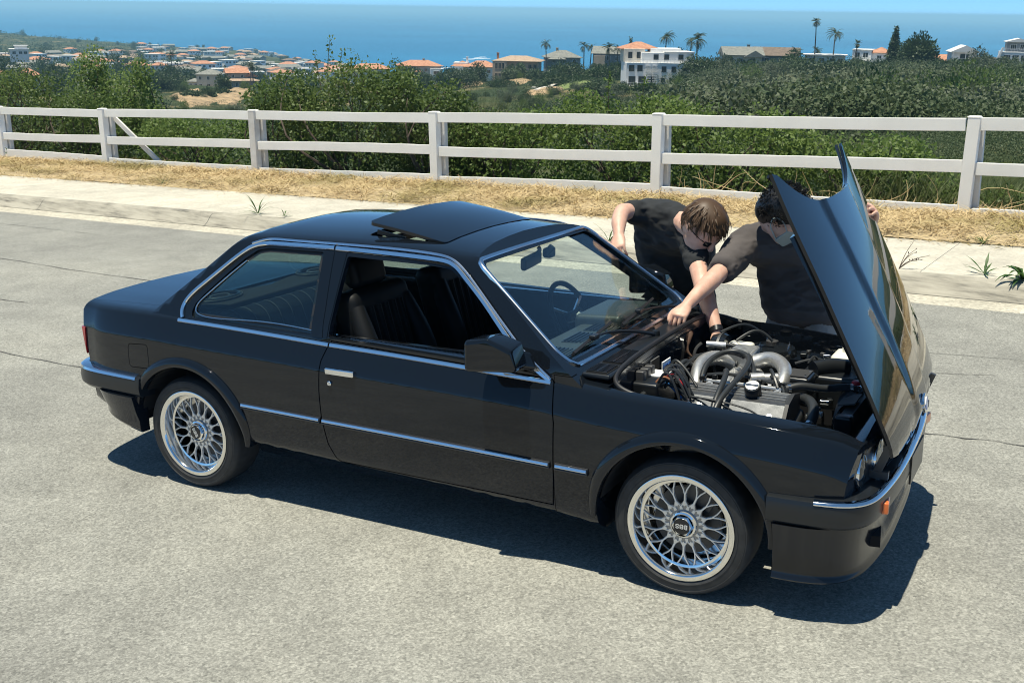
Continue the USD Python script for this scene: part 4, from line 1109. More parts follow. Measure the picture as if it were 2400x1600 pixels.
def blades(s, t, z, L, w, az, el, bend, rr):
    """Thin folded strips: root, middle, tip."""
    n = len(s); P0 = np.stack([s, t, z], 1)
    d = np.stack([np.cos(az) * np.cos(el), np.sin(az) * np.cos(el), np.sin(el)], 1)
    d2 = np.stack([np.cos(az) * np.cos(el - bend), np.sin(az) * np.cos(el - bend), np.sin(el - bend)], 1)
    side = np.stack([-np.sin(az + rr), np.cos(az + rr), rr * .5], 1)
    P1 = P0 + d * (L * .55)[:, None]; P2 = P1 + d2 * (L * .45)[:, None]
    hw = (w / 2)[:, None] * side
    V = np.stack([P0 - hw, P0 + hw, P1 + hw * .8, P1 - hw * .8, P2], 1).reshape(-1, 3)
    b = np.arange(n)[:, None] * 5
    F = (b[:, None] + np.array([[0, 1, 2], [0, 2, 3], [3, 2, 4]])[None]).reshape(-1, 3)
    return trimesh.Trimesh(V, F, process=False)


n = 88000
s_ = rng.uniform(-26, 9, n); t_ = 7.74 + 2.1 * rng.beta(1.1, 1.0, n)
k = meshkit.fbm(np.stack([s_ * 2.2, t_ * 2.2, 0 * s_ + 5], -1), 3) + .35 * np.exp(-((t_ - 9.5) / .3) ** 2)
keep = rng.uniform(0, 1, n) < np.clip((k - .2) * 2.2, .25, 1)
s_, t_ = s_[keep], t_[keep]; n = len(s_)
z_ = verge_z(s_, t_) + rng.uniform(0, .06, n) * np.clip(k[keep], 0, 1)
n2 = 9000                                                            # loose tufts and stalks, some blown over the pavement's edge
cs = rng.uniform(-26, 9, 320); ct = np.r_[rng.uniform(7.8, 9.4, 160), rng.uniform(9.25, 9.6, 160)]
ki = rng.integers(0, 320, n2); s2 = cs[ki] + rng.normal(0, .14, n2); t2 = np.clip(ct[ki] + rng.normal(0, .09, n2), 7.6, 9.9)
z2 = verge_z(s2, t2) + rng.uniform(0, .10, n2)
s_, t_, z_ = np.r_[s_, s2], np.r_[t_, t2], np.r_[z_, z2]
s3 = rng.uniform(-26, 9, 2600); t3 = 7.72 - rng.exponential(.07, 2600); z3 = .166 - .008 * (7.72 - t3) + rng.uniform(.002, .02, 2600)
s_, t_, z_ = np.r_[s_, s3], np.r_[t_, t3], np.r_[z_, z3]; n = len(s_)
tag(stage.GetPrimAtPath(part('/World', 'straw', inW(blades(s_, t_, z_, rng.uniform(.06, .24, n), rng.uniform(.006, .013, n), rng.uniform(0, 2 * PI, n), rng.uniform(-.1, .5, n), rng.uniform(-.2, .5, n), rng.normal(0, .4, n))), M['straw'], kind='stuff')), 'dry golden straw strewn over the verge below the white fence', 'straw')

# ---------------------------------------------------------------- the white fence
FT = 9.65
FENCE = thing('fence', 'long white post and rail fence running behind the dry verge', 'fence', m3=RST)
posts = [(-22.9, .30, 1.31, 0), (-18.95, .26, 1.30, 0), (-15.55, .19, 1.29, .0), (-11.45, .15, 1.305, .004), (-7.50, .17, 1.32, 0), (-3.66, .19, 1.34, .012), (.42, .12, 1.355, .025), (4.4, .12, 1.36, 0)]
for i, (s, zb, zt, lean) in enumerate(posts):
    p = tm(rbox((0, 0, 0), (.142, .13, zt - zb + .12), .006, 6))
    p = moved(p, rot_axis([0, 1, 0], math.degrees(lean) * 1.5), (s, FT, (zb + zt) / 2 - .05))
    P_ = part(FENCE, 'post', p, M['white_paint'] if i != 3 else M['white_paint_worn'], 30)
    part(FENCE, 'back_post', moved(tm(rbox((0, 0, 0), (.10, .09, zt - zb), .005, 6)), None, (s + .075, FT + .13, (zb + zt) / 2 - .08)), M['white_paint_worn'], 30)
    part(P_, 'post_cap', moved(tm(Manifold.hull_points(np.array([(sx * .075, sy * .069, 0) for sx in (-1, 1) for sy in (-1, 1)] + [(sx * .06, sy * .055, .014) for sx in (-1, 1) for sy in (-1, 1)]))), None, (s + lean * .8, FT, zt + .004)), M['white_paint'])
for i in range(len(posts) - 1):
    (sa, za, ta, la), (sb, zb, tb, lb) = posts[i], posts[i + 1]
    for kz, (ha, hb, hgt) in enumerate(((ta - .075, tb - .085, .150), (ta - .60, tb - .575, .148), (za + .085, zb + .115, .160))):
        a = np.array([sa + .073, FT, ha]); b = np.array([sb - .073, FT, hb]); c = (a + b) / 2; L = np.linalg.norm(b - a)
        el = math.degrees(math.atan2(b[2] - a[2], b[0] - a[0]))
        r_ = rbox((0, 0, 0), (L - .004, .045, hgt), .005, 6).refine_to_length(.4)
        sag = .010 * (((i * 7 + kz * 3) % 5) - 2) / 2

        def wp(V, L=L, sag=sag):
            V = np.array(V); V[:, 2] += sag * (1 - (2 * V[:, 0] / L) ** 2); return V
        part(FENCE, 'rail', moved(tm(r_.warp_batch(wp)), rot_axis([0, 1, 0], -el), c), M['white_paint'], 30)
a, b = np.array([-15.42, FT + .10, 1.12]), np.array([-13.95, FT + .22, .12])
d = b - a; L = np.linalg.norm(d)
br = tm(rbox((0, 0, 0), (L, .04, .10), .005, 6)); br = moved(br, rot_axis([0, 1, 0], math.degrees(math.atan2(-d[2], d[0]))), (a + b) / 2)
part(FENCE, 'brace', br, M['white_paint_worn'], 30)
# ================================================================ VEGETATION BUILDERS
leafy('hedge_leaf', (.06, .11, .028), (.28, .34, .10), .42, .5, .3)
leafy('hedge_leaf_light', (.085, .15, .032), (.30, .37, .11), .44, .5, .3)
leafy('willow_leaf', (.13, .20, .05), (.32, .40, .14), .48, .5)
leafy('tree_leaf', (.035, .062, .024), (.11, .145, .055), .32, .5)
leafy('tree_leaf_light', (.03, .06, .018), (.08, .11, .035), .3, .5)
leafy('brush_leaf', (.05, .08, .034), (.15, .185, .08), .3, .6)
leafy('brush_leaf_grey', (.08, .105, .064), (.18, .20, .115), .3, .65)
leafy('palm_leaf', (.03, .05, .018), (.09, .11, .045), .25, .45)
leafy('tall_grass', (.07, .10, .03), (.19, .19, .075), .3, .6)
leafy('weed_leaf', (.04, .10, .02), (.11, .19, .045), .35, .45)
noisy('bark', (.06, .045, .032), (.13, .10, .075), 8, .9)
mat('palm_trunk', (.13, .11, .09), .9)


def leaf_quads(P, size, seed, up=0.35, N=None):
    """Pointed folded leaves at the points P, facing every way."""
    r = np.random.default_rng(seed); n = len(P)
    d = r.normal(0, 1, (n, 3)); d[:, 2] += up; d /= np.linalg.norm(d, axis=1, keepdims=True)
    q = r.normal(0, 1, (n, 3))
    if N is not None:
        q = q * .55 + N
    a = np.cross(d, q); a /= np.maximum(np.linalg.norm(a, axis=1, keepdims=True), 1e-6)
    L = size * r.uniform(.65, 1.3, (n, 1)); w = L * r.uniform(.22, .34, (n, 1))
    V = np.stack([P, P + d * L * .5 + a * w, P + d * L, P + d * L * .5 - a * w], 1).reshape(-1, 3)
    F = (np.arange(n)[:, None, None] * 4 + np.array([[0, 1, 2], [0, 2, 3]])[None]).reshape(-1, 3)
    return trimesh.Trimesh(V, F, process=False)


def blob_points(n, blobs, seed, shell=.55, rough=.28):
    """Points in a union of ellipsoids, denser near the skin, with a broken outline."""
    r = np.random.default_rng(seed); out = []
    vol = np.array([a * b * c for (_, (a, b, c)) in blobs]) ** .75; vol /= vol.sum()
    for (c, R), f in zip(blobs, vol):
        m = int(n * f) + 1
        u = r.normal(0, 1, (m, 3)); u /= np.linalg.norm(u, axis=1, keepdims=True)
        rad = shell + (1 - shell) * r.uniform(0, 1, (m, 1)) ** .6
        nz = meshkit.fbm(u * 2.3 + np.array(c)[None] * 1.7 + 10, 3, seed)[:, None]
        rad = rad * (1 + rough * 2 * (nz - .5))
        out.append(np.hstack([np.array(c) + u * rad * np.array(R), u]))
    o = np.vstack(out)
    return o[:, :3], o[:, 3:]


def stems(base, tops, r0, r1, seed, bendy=.15):
    r = np.random.default_rng(seed); ts = []
    for tp in tops:
        tp = np.array(tp, float); b = np.array(base, float)
        mid = (b + tp) / 2 + r.normal(0, bendy * np.linalg.norm(tp - b), 3) * [1, 1, .3]
        ts.append(tube([b, mid, tp], [r0, (r0 + r1) / 2, r1], 5, 3))
    return ts


def shrub(name, label, s, t, zb, blobs, n, size, m, seed, cat='shrub', group=None, shoots=(), shell=.5, twig=True):
    X = thing(name, label, cat, group, m3=RST, t=W((s, t, zb)))
    P, N = blob_points(int(n * 1.7), blobs, seed, shell)
    r = np.random.default_rng(seed + 5)
    for (x, y, h0, h1, sp) in shoots:                                # thin leafy leaders above the crown
        k = int((h1 - h0) * 70)
        zz = r.uniform(h0, h1, k); f = (zz - h0) / (h1 - h0)
        P = np.vstack([P, np.stack([x + sp * f + r.normal(0, .05, k) * (1.2 - f), y + r.normal(0, .05, k), zz], 1)]); N = np.vstack([N, r.normal(0, 1, (k, 3)) * .5])
    P[:, 2] = np.maximum(P[:, 2], .03)
    part(X, 'foliage', leaf_quads(P, size, seed + 1, .2, N * .3 + [0, 0, .55]), M[m])
    top = [(c[0], c[1], c[2] + R[2] * .5) for c, R in blobs] + [(c[0] + R[0] * .5 * q, c[1], c[2]) for c, R in blobs for q in (-1, 1)]
    st = stems((0, 0, -.05), top, .03, .008, seed + 2)
    for (x, y, h0, h1, sp) in shoots:
        st.append(tube([(x * .6, y, .1), (x, y, h0), (x + sp * .9, y, h1 - .05)], [.014, .009, .004], 5, 4))
    for k_ in st:
        part(X, 'stem', k_, M['bark'])
    return X


def tree_mesh(h, crown_r, crown_z, n, size, seed, shape='round'):
    r = np.random.default_rng(seed)
    if shape == 'round':
        blobs = [((0, 0, crown_z), (crown_r, crown_r, h - crown_z))] + [((r.normal(0, .45) * crown_r, r.normal(0, .45) * crown_r, crown_z + r.uniform(-.25, .35) * (h - crown_z)), (crown_r * r.uniform(.4, .65),) * 2 + ((h - crown_z) * r.uniform(.35, .6),)) for _ in range(7)]
    elif shape == 'umbrella':
        blobs = [((r.normal(0, .5) * crown_r, r.normal(0, .5) * crown_r, crown_z + r.uniform(0, .5) * (h - crown_z)), (crown_r * .55, crown_r * .55, (h - crown_z) * .45)) for _ in range(9)]
    else:
        blobs = [((0, 0, h * f), (crown_r * (1.15 - f), crown_r * (1.15 - f), h * .09)) for f in np.linspace(.2, .95, 9)]
    P, N = blob_points(int(n * 1.7), blobs, seed, .5, .35)
    return leaf_quads(P, size, seed, .1, N * .7 + [0, 0, .35]), blobs


def tree_proto(name, label, cat_name, group, h, crown_r, crown_z, n, size, seed, m, shape='round', where=(0, 0, 0), rz=0):
    X = thing(name, label, cat_name, group, m3=rotz(rz), t=where)
    fol, blobs = tree_mesh(h, crown_r, crown_z, n, size, seed, shape)
    part(X, 'crown', fol, M[m])
    tr = [tube([(0, 0, -.6), (.05 * h * .2, 0, h * .3), (0, 0, crown_z if shape != 'cone' else h * .97)], [h * .03, h * .022, h * .010], 7, 4)]
    tr += stems((0, 0, crown_z * .7), [c for c, _ in blobs[1:6]], h * .012, h * .004, seed, .1)
    part(X, 'trunk', cat_(tr), M['bark'])
    return X


def frond(L, w, droop, az, el0, seed, n=9, feather=True):
    """One palm frond: a drooping spine with a row of leaflets on both sides."""
    r = np.random.default_rng(seed)
    f = np.linspace(0, 1, n); el = el0 - droop * f ** 1.4
    d = np.stack([np.cos(az) * np.cos(el), np.sin(az) * np.cos(el), np.sin(el)], 1) * L / n
    P = np.cumsum(d, 0); V, F = [], []
    side = np.array([-math.sin(az), math.cos(az), 0])
    for i in range(n):
        ww = w * math.sin(PI * (.15 + .8 * f[i]))
        for sgn in (-1, 1):
            p0 = P[i]; tip = p0 + sgn * side * ww + d[i] * 1.3 + np.array([0, 0, -ww * .45]); p1 = p0 + d[i] * .7
            b = len(V); V += [p0, tip, p1]; F.append([b, b + 1, b + 2])
    for i in range(n - 1):
        b = len(V); q = side * L * .010; V += [P[i] - q, P[i] + q, P[i + 1] + q, P[i + 1] - q]; F += [[b, b + 1, b + 2], [b, b + 2, b + 3]]
    return trimesh.Trimesh(np.array(V), F, process=False)


def palm(name, label, where, h, kind='feather', seed=1, lean=(0, 0), group=None, R=2.6):
    X = thing(name, label, 'palm tree', group, m3=np.eye(3), t=where)
    r = np.random.default_rng(seed)
    top = np.array([lean[0], lean[1], h])
    part(X, 'trunk', tube([(0, 0, -.8), (lean[0] * .35, lean[1] * .35, h * .5), top], [.26 if kind == 'feather' else .24, .2, .14], 7, 4), M['palm_trunk'], 40)
    k = 26 if kind == 'feather' else 34
    fr = []
    for i in range(k):
        az = r.uniform(0, 2 * PI); el = r.uniform(-.5, 1.35) if kind == 'feather' else r.uniform(-1.1, 1.3)
        t = frond(R * r.uniform(.8, 1.1), R * (.26 if kind == 'feather' else .34), 1.4 if kind == 'feather' else .7, az, el, seed * 100 + i)
        t.apply_translation(top); fr.append(t)
    part(X, 'fronds', cat_(fr), M['palm_leaf'], kind='stuff')
    return X
# ================================================================ THE LAND BEYOND: canyon, ridges, coast, sea
SEA_Z = CAM[2] - 105.0
HAZE = 1.3e-4
_d = np.array([30, 60, 100, 160, 250, 320, 400, 500, 650, 1000, 1600, 2200, 2800, 3600], float)
# surveyed from the photograph: pixel row of the ground at each distance, per pixel column (None: below the sea)
_cols = {
    -900: [420, 345, 310, 285, 255, 235, 212, 196, 178, 142, 102, 66, 90, 160],
    0: [420, 340, 305, 280, 252, 236, 218, 200, 182, 150, 112, 76, 105, 170],
    320: [420, 345, 305, 280, 256, 238, 218, 201, 184, 152, 122, 104, 118, 170],
    600: [420, 350, 320, 295, 264, 240, 212, 205, 190, 158, 132, 121, 150, 190],
    850: [420, 350, 320, 295, 262, 242, 222, 208, 196, 178, 163, 175, 190, 200],
    1000: [420, 350, 318, 292, 258, 236, 215, 190, 186, 186, 180, 190, 200, 210],
    1200: [420, 350, 315, 285, 250, 222, 197, 190, 196, 205, 200, 200, 200, 210],
    1420: [420, 345, 305, 268, 228, 190, 160, 156, 176, 200, 200, 200, 200, 210],
    1560: [420, 345, 305, 262, 226, 190, 150, 150, 176, 200, 200, 200, 200, 210],
    1720: [420, 340, 298, 258, 215, 182, 155, 152, 176, 200, 200, 200, 200, 210],
    1950: [420, 335, 290, 250, 208, 180, 155, 150, 176, 205, 205, 205, 205, 215],
    2400: [420, 335, 290, 250, 212, 186, 163, 160, 182, 210, 210, 210, 210, 220],
    3300: [420, 335, 290, 250, 212, 186, 163, 160, 182, 210, 210, 210, 210, 220]}
_pxs = np.array(sorted(_cols), float)
_az = np.array([math.atan2(*(at(p, 150, 100.0) - CAM)[[1, 0]]) for p in _pxs])      # falls as px grows
_tab = np.array([[at(p, py, dd)[2] for py, dd in zip(_cols[int(p)], _d)] for p in _pxs])
_tab = np.maximum(_tab, SEA_Z - 25)
from scipy.interpolate import RegularGridInterpolator
_tabf = RegularGridInterpolator((-_az, np.log(_d)), _tab, 'linear', False, None)
_zx = RW.T @ np.array([0, 0, 1.0])


def land_z(x, y, rough=True):
    x, y = np.asarray(x, float), np.asarray(y, float)
    dx, dy = x - CAM[0], y - CAM[1]; d = np.hypot(dx, dy)
    az = np.arctan2(dy, dx)
    az = np.where(az < -PI / 2, az + 2 * PI, az)
    a = np.clip(-az, -_az[0], -_az[-1])
    far = _tabf(np.stack([a, np.log(np.clip(d, 30, 3600))], -1))
    # height of the street's own plane, dropping away behind the fence
    n = RW[:, 2]
    plane = -(n[0] * x + n[1] * y) / n[2] - .09
    tt_ = x * (RW @ ET)[0] + y * (RW @ ET)[1]
    drop = np.clip(tt_ - 10.1, 0, None)
    near = plane + .2 * np.clip((tt_ - 6.2) / 1.5, 0, 1) - .22 * drop - .006 * drop ** 2
    w = np.clip((d - 17) / 26, 0, 1) * np.clip((tt_ - 10.0) / 6, 0, 1); w = w * w * (3 - 2 * w)
    z = near * (1 - w) + far * w
    if rough:
        q = np.stack([x, y, 0 * x], -1)
        z = z + w * ((meshkit.fbm(q / 45, 4, 3) - .5) * np.clip(d / 300, .1, 1) * 5 + (meshkit.fbm(q / 9, 3, 8) - .5) * 1.2 * np.clip(d / 200, .2, 1))
    return z


def ground_at(px, d, py=150):
    p = at(px, py, d); p[2] = float(land_z(np.array([p[0]]), np.array([p[1]]))[0]); return p


rr_ = np.r_[0.5, np.geomspace(3, 4200, 190)]
aa_ = np.r_[np.linspace(-PI, -.05, 40)[:-1], np.linspace(-.05, 2.9, 330), np.linspace(2.9, PI, 6)[1:]]
A_, R_ = np.meshgrid(aa_ + 0.0, rr_, indexing='ij')
X_, Y_ = CAM[0] + R_ * np.cos(A_), CAM[1] + R_ * np.sin(A_)
Z_ = land_z(X_, Y_)
nodes = {'g': ('geometry', {}), 'n': ('noise_texture', {'scale': .035, 'detail': 6.0, 'roughness': .6}), 'r': ('rgb_ramp', {'ramp': [(.30, (.026, .042, .018)), (.48, (.045, .06, .026)), (.58, (.09, .09, .045)), (.72, (.26, .20, .11))]}),
         'n2': ('noise_texture', {'scale': .5, 'detail': 5.0}), 'r2': ('rgb_ramp', {'ramp': [(.3, (.55, .6, .5)), (.7, (1.25, 1.2, 1.1))]}), 'm': ('mix', {'mix_type': 'multiply', 'fac': 1.0}),
         'b': ('bump', {'strength': .8, 'distance': .6}), 'p': ('principled_bsdf', {'roughness': .95, 'specular_ior_level': .1})}
M['scrub_ground'] = usdkit.material(stage, '/World/Looks/scrub_ground', nodes, [('g.position', 'n.vector'), ('g.position', 'n2.vector'), ('n.fac', 'r.fac'), ('n2.fac', 'r2.fac'), ('r.color', 'm.color1'), ('r2.color', 'm.color2'), ('m.color', 'p.base_color'), ('n2.fac', 'b.height'), ('b.normal', 'p.normal')], surface='p.BSDF')
g_ = grid_mesh(np.stack([X_, Y_, Z_], -1))
if g_.face_normals[:, 2].mean() < 0:
    g_.invert()
setting('hills', g_, M['scrub_ground'], True)
# the sea
nodes = {'g': ('geometry', {}), 'mp': ('mapping', {'scale': (1, 1, 1)}), 'n': ('noise_texture', {'scale': .06, 'detail': 5.0, 'roughness': .65}), 'n2': ('noise_texture', {'scale': .0016, 'detail': 4.0}),
         'r': ('rgb_ramp', {'ramp': [(.35, (.007, .11, .24)), (.65, (.013, .15, .30))]}), 'b': ('bump', {'strength': .55, 'distance': 2.2}),
         'p': ('principled_bsdf', {'roughness': .42, 'ior': 1.33, 'specular_ior_level': .22})}
M['sea_water'] = usdkit.material(stage, '/World/Looks/sea_water', nodes, [('g.position', 'n.vector'), ('g.position', 'n2.vector'), ('n2.fac', 'r.fac'), ('r.color', 'p.base_color'), ('n.fac', 'b.height'), ('b.normal', 'p.normal')], surface='p.BSDF')
rr2 = np.r_[300, np.geomspace(1000, 60000, 60)]
A_, R_ = np.meshgrid(np.linspace(-.4, PI + .1, 90), rr2, indexing='ij')
g_ = grid_mesh(np.stack([CAM[0] + R_ * np.cos(A_), CAM[1] + R_ * np.sin(A_), np.full_like(R_, SEA_Z)], -1))
if g_.face_normals[:, 2].mean() < 0:
    g_.invert()
setting('sea', g_, M['sea_water'])
mat('foam', (.85, .87, .88), .8)
for k_, (pa, pb, py, dd) in enumerate(((1085, 1150, 135, 2420), (1112, 1140, 133, 2480), (985, 1060, 151, 2040))):
    P = np.array([at(p, py, dd + 25 * math.sin(p * .09)) for p in np.linspace(pa, pb, 24)]); P[:, 2] = SEA_Z + .4
    wv = np.array([2.0 + 7 * math.sin(i / 23 * PI) for i in range(24)]) * np.random.default_rng(k_).uniform(.5, 1.2, 24)
    n2 = P - CAM; n2[:, 2] = 0; n2 /= np.linalg.norm(n2, axis=1, keepdims=True)
    part('/World', 'surf_line', grid_mesh(np.stack([P - n2 * wv[:, None], P + n2 * wv[:, None] + [0, 0, .3]], 1)), M['foam'], kind='structure')

# ---------------------------------------------------------------- hedge and plants right behind the fence
HZ = .16


def hedge(name, label, s, w, top, n, m, seed, depth=1.1, t=11.3, size=.068, low=0.0, cat='hedge', group=None, shoots=(), wob=.25):
    r = np.random.default_rng(seed); bl = []
    k = max(2, int(w / .8))
    for i in range(k):
        x = -w / 2 + w * (i + .5) / k
        h = top + r.uniform(-wob, .0)
        bl.append(((x, r.uniform(-.15, .15), h * .5 - .1), (w / k * .85, depth * .62, h * .55 + .05)))
        bl.append(((x + r.normal(0, .2), -.1 + r.uniform(-.2, .2), h - .32), (w / k * .55, depth * .45, .34)))
    return shrub(name, label, s, t, HZ - .2, bl, n, size, m, seed, cat, group, shoots, .42)


hedge('hedge', 'dark green shrub at the left end of the fence, under the left picture edge', -20.9, 3.4, 2.25, 5200, 'hedge_leaf', 1, shoots=((-.9, 0, 1.9, 2.45, .1), (.3, .2, 1.9, 2.35, 0)))
hedge('hedge', 'dark shrub with low twigs left of the feathery light green shrub', -18.6, 2.0, 1.75, 3200, 'hedge_leaf', 2)
shrub('feathery_shrub', 'tall feathery light green shrub rising behind the fence brace', -18.55, 12.4, HZ - .85, [((-.9, 0, 1.9), (.75, .6, 1.25)), ((0, .1, 1.5), (1.0, .7, 1.2)), ((.75, 0, 1.75), (.55, .5, 1.15)), ((1.3, 0, 1.2), (.7, .5, .8)), ((-1.3, 0, 1.0), (.8, .6, .9)), ((-.75, 0, 2.75), (.35, .3, .55)), ((.85, 0, 2.6), (.28, .25, .45))], 12000, .070, 'willow_leaf', 3, shoots=(), shell=.3)
hedge('hedge', 'mixed green shrub behind the diagonal brace of the fence', -14.7, 2.9, 1.22, 4200, 'hedge_leaf_light', 4)
hedge('hedge', 'glossy leaved bush between the second and third fence post in view', -12.05, 1.9, 1.85, 5000, 'hedge_leaf', 5)
hedge('hedge', 'tall glossy bush with two long upright shoots above it', -10.6, 2.7, 2.15, 7000, 'hedge_leaf', 6, shoots=((-.55, 0, 1.8, 2.62, .12), (-.3, 0, 1.8, 2.4, .15), (-.75, 0, 1.8, 2.35, -.1)))
hedge('hedge', 'dense dark bush left of the tall pale grass clump', -8.9, 1.6, 1.95, 4200, 'hedge_leaf', 7)
hedge('hedge', 'low light green bush behind the middle fence post', -7.1, 2.3, 1.42, 4200, 'hedge_leaf_light', 8)
hedge('hedge', 'bright green bush with leafy tips in front of the white villa', -5.0, 1.9, 1.66, 5200, 'hedge_leaf_light', 9, shoots=((-.3, 0, 1.4, 1.95, 0), (.25, 0, 1.3, 1.9, .1)))
hedge('hedge', 'green bush behind the fence post nearest the two people', -3.3, 2.2, 1.5, 4600, 'hedge_leaf_light', 10)
hedge('hedge', 'low green bush behind the raised bonnet', -1.5, 2.2, 1.28, 4200, 'hedge_leaf_light', 11)
hedge('hedge', 'low dark brush under the tall grass right of the bonnet', .8, 2.8, .62, 3000, 'hedge_leaf', 12)
hedge('hedge', 'low dark brush right of the rightmost fence post', 3.3, 2.6, .70, 2600, 'hedge_leaf', 13)


def grass_clump(name, label, s0, s1, t0, t1, n, Lr, seed, m='tall_grass', lean=.6, cat='grass', zb=None):
    r = np.random.default_rng(seed)
    s = r.uniform(s0, s1, n); t = r.uniform(t0, t1, n)
    P = W(np.stack([s, t, 0 * s], 1)); z = land_z(P[:, 0], P[:, 1])
    z = (P[:, 2] * 0 + z)
    B = blades(np.zeros(n), np.zeros(n), np.zeros(n), r.uniform(*Lr, n), r.uniform(.008, .016, n), r.normal(.3, .7, n) + (r.uniform(0, 1, n) < .3) * PI, r.normal(1.1, .22, n), r.uniform(.1, .9, n) * lean, r.normal(0, .5, n))
    V = np.asarray(B.vertices).reshape(n, 5, 3) @ RST.T + np.stack([P[:, 0], P[:, 1], z], 1)[:, None]
    B.vertices = V.reshape(-1, 3)
    tag(stage.GetPrimAtPath(part('/World', name, B, M[m], kind='stuff')), label, cat)


grass_clump('tall_grass', 'clump of tall pale grass rising above the fence left of the tan villa', -9.5, -7.6, 11.4, 12.4, 1500, (1.3, 2.3), 21, lean=.35)
grass_clump('bank_grass', 'long leaning grass on the bank behind the right half of the fence', -1.6, 9, 10.4, 16.0, 17000, (.4, 1.0), 22)
grass_clump('dry_grass', 'dry grass at the foot of the bushes behind the left fence bay', -19, -14.2, 9.95, 10.6, 1200, (.1, .32), 23, 'straw')
grass_clump('dry_grass', 'dry stalks at the foot of the bushes behind the bonnet', -4.5, 1.5, 9.95, 10.6, 1000, (.1, .30), 24, 'straw')
r_ = np.random.default_rng(77)
tw = []
for k_ in range(60):
    s = r_.uniform(-4.2, 3.0); t = r_.uniform(10.0, 10.6); b = np.array([s, t, .15]); e = b + [r_.normal(0, .5), r_.normal(0, .15), r_.uniform(.1, .45)]
    tw.append(tube(W(np.array([b, (b + e) / 2 + r_.normal(0, .08, 3), e])), [.007, .003], 4, 3))
tag(stage.GetPrimAtPath(part('/World', 'dry_twigs', cat_(tw), M['straw'], kind='stuff')), 'bare dry twigs at the foot of the bushes right of the two people', 'twigs')

# weeds in the kerb joint
def weed(name, label, s, t, z, n, L, w, seed, flop=.5, cat='weed', broad=True):
    X = thing(name, label, cat, m3=RST, t=W((s, t, z))); r = np.random.default_rng(seed)
    for k in range(n):
        az = r.uniform(0, 2 * PI); el = r.uniform(.3, 1.35); l = L * r.uniform(.6, 1.15)
        f = np.linspace(0, 1, 6); e = el - flop * 2.2 * f ** 1.5
        P = np.cumsum(np.stack([np.cos(az) * np.cos(e), np.sin(az) * np.cos(e), np.sin(e)], 1) * l / 5, 0); P -= P[0]
        if (P[:, 2] + z < .16).any():
            P[:, 2] = np.where((P[:, 1] + t > 5.80), np.maximum(P[:, 2], .012), P[:, 2])
        sd = np.array([-math.sin(az), math.cos(az), 0])
        ww = w * np.sin(PI * np.clip(f * .86 + .14, 0, 1)) * r.uniform(.8, 1.1) * (1 + (.35 * np.cos(f * 22) if broad else 0)); ww[-1] = .001
        V = np.stack([P - sd * ww[:, None], P + [0, 0, -.15 * w], P + sd * ww[:, None]], 1)
        part(X, 'leaf', grid_mesh(V), M['weed_leaf'], True)
    return X


weed('kerb_weed', 'large leafy weed drooping over the kerb at the right picture edge, left clump', 1.62, 5.93, .155, 26, .27, .022, 31, .62)
weed('kerb_weed', 'leafy weed hanging over the kerb in the right picture corner', 2.12, 5.95, .155, 24, .26, .022, 32, .62)
weed('kerb_weed', 'upright thin weed standing left of the big drooping kerb weed', 1.28, 6.05, .155, 9, .22, .012, 33, .2)
weed('kerb_weed', 'sparse grassy weed on the pavement edge behind the car roof', -7.75, 6.0, .155, 22, .30, .006, 34, .3, broad=False)
weed('kerb_weed', 'tiny green weed on the pavement edge right of the grassy one', -7.25, 5.98, .155, 9, .14, .007, 35, .3)
weed('kerb_weed', 'small weed on the pavement seen left of the bending man', -2.55, 6.1, .155, 16, .26, .008, 36, .3)
weed('kerb_weed', 'green weed on the pavement seen between the two people', -.72, 6.1, .155, 22, .32, .010, 37, .35)
weed('verge_weed', 'thin green tuft at the straw edge right of the bonnet', .98, 7.7, .17, 12, .20, .006, 38, .3, broad=False)
weed('verge_weed', 'flat green weed in the straw below the rightmost fence post', 1.5, 7.75, .18, 12, .18, .007, 39, .4, broad=False)
weed('verge_weed', 'small green tuft in the straw below the second fence bay', -11.9, 7.9, .18, 12, .22, .007, 40, .3, broad=False)
X = thing('dry_twig', 'bare little twig with dry buds on the pavement beside the bonnet', 'twig', m3=RST, t=W((.55, 5.98, .155)))
for k_ in range(6):
    a = r_.uniform(-.4, .6); e = np.array([.28 * math.cos(a) * r_.uniform(.4, 1.1), r_.uniform(-.05, .1), .05 + .22 * r_.uniform(.1, 1)])
    q = part(X, 'stem', tube([(0, 0, 0), e * .5 + [0, 0, .03], e], [.004, .002], 5, 4), M['bark'])
    part(q, 'bud', leaf_quads(np.array([e, e * .8 + [0, 0, .02], e * .6 + [0, 0, .03]]), .03, k_), M['bark'])

# ---------------------------------------------------------------- sea haze: one closed box of thin air round everything
HZ_B, HZ_T, HZ_L = SEA_Z - 30.0, CAM[2] + 12.0, 66000.0
M['haze_air'] = usdkit.material(stage, '/World/Looks/haze_air', {'v': ('principled_volume', {'color': (.45, .81, .99), 'density': HAZE, 'anisotropy': .0})}, [], volume='v.volume')
part('/World', 'haze', box((CAM[0], CAM[1], (HZ_B + HZ_T) / 2), (2 * HZ_L, 2 * HZ_L, HZ_T - HZ_B)), M['haze_air'], kind='stuff')
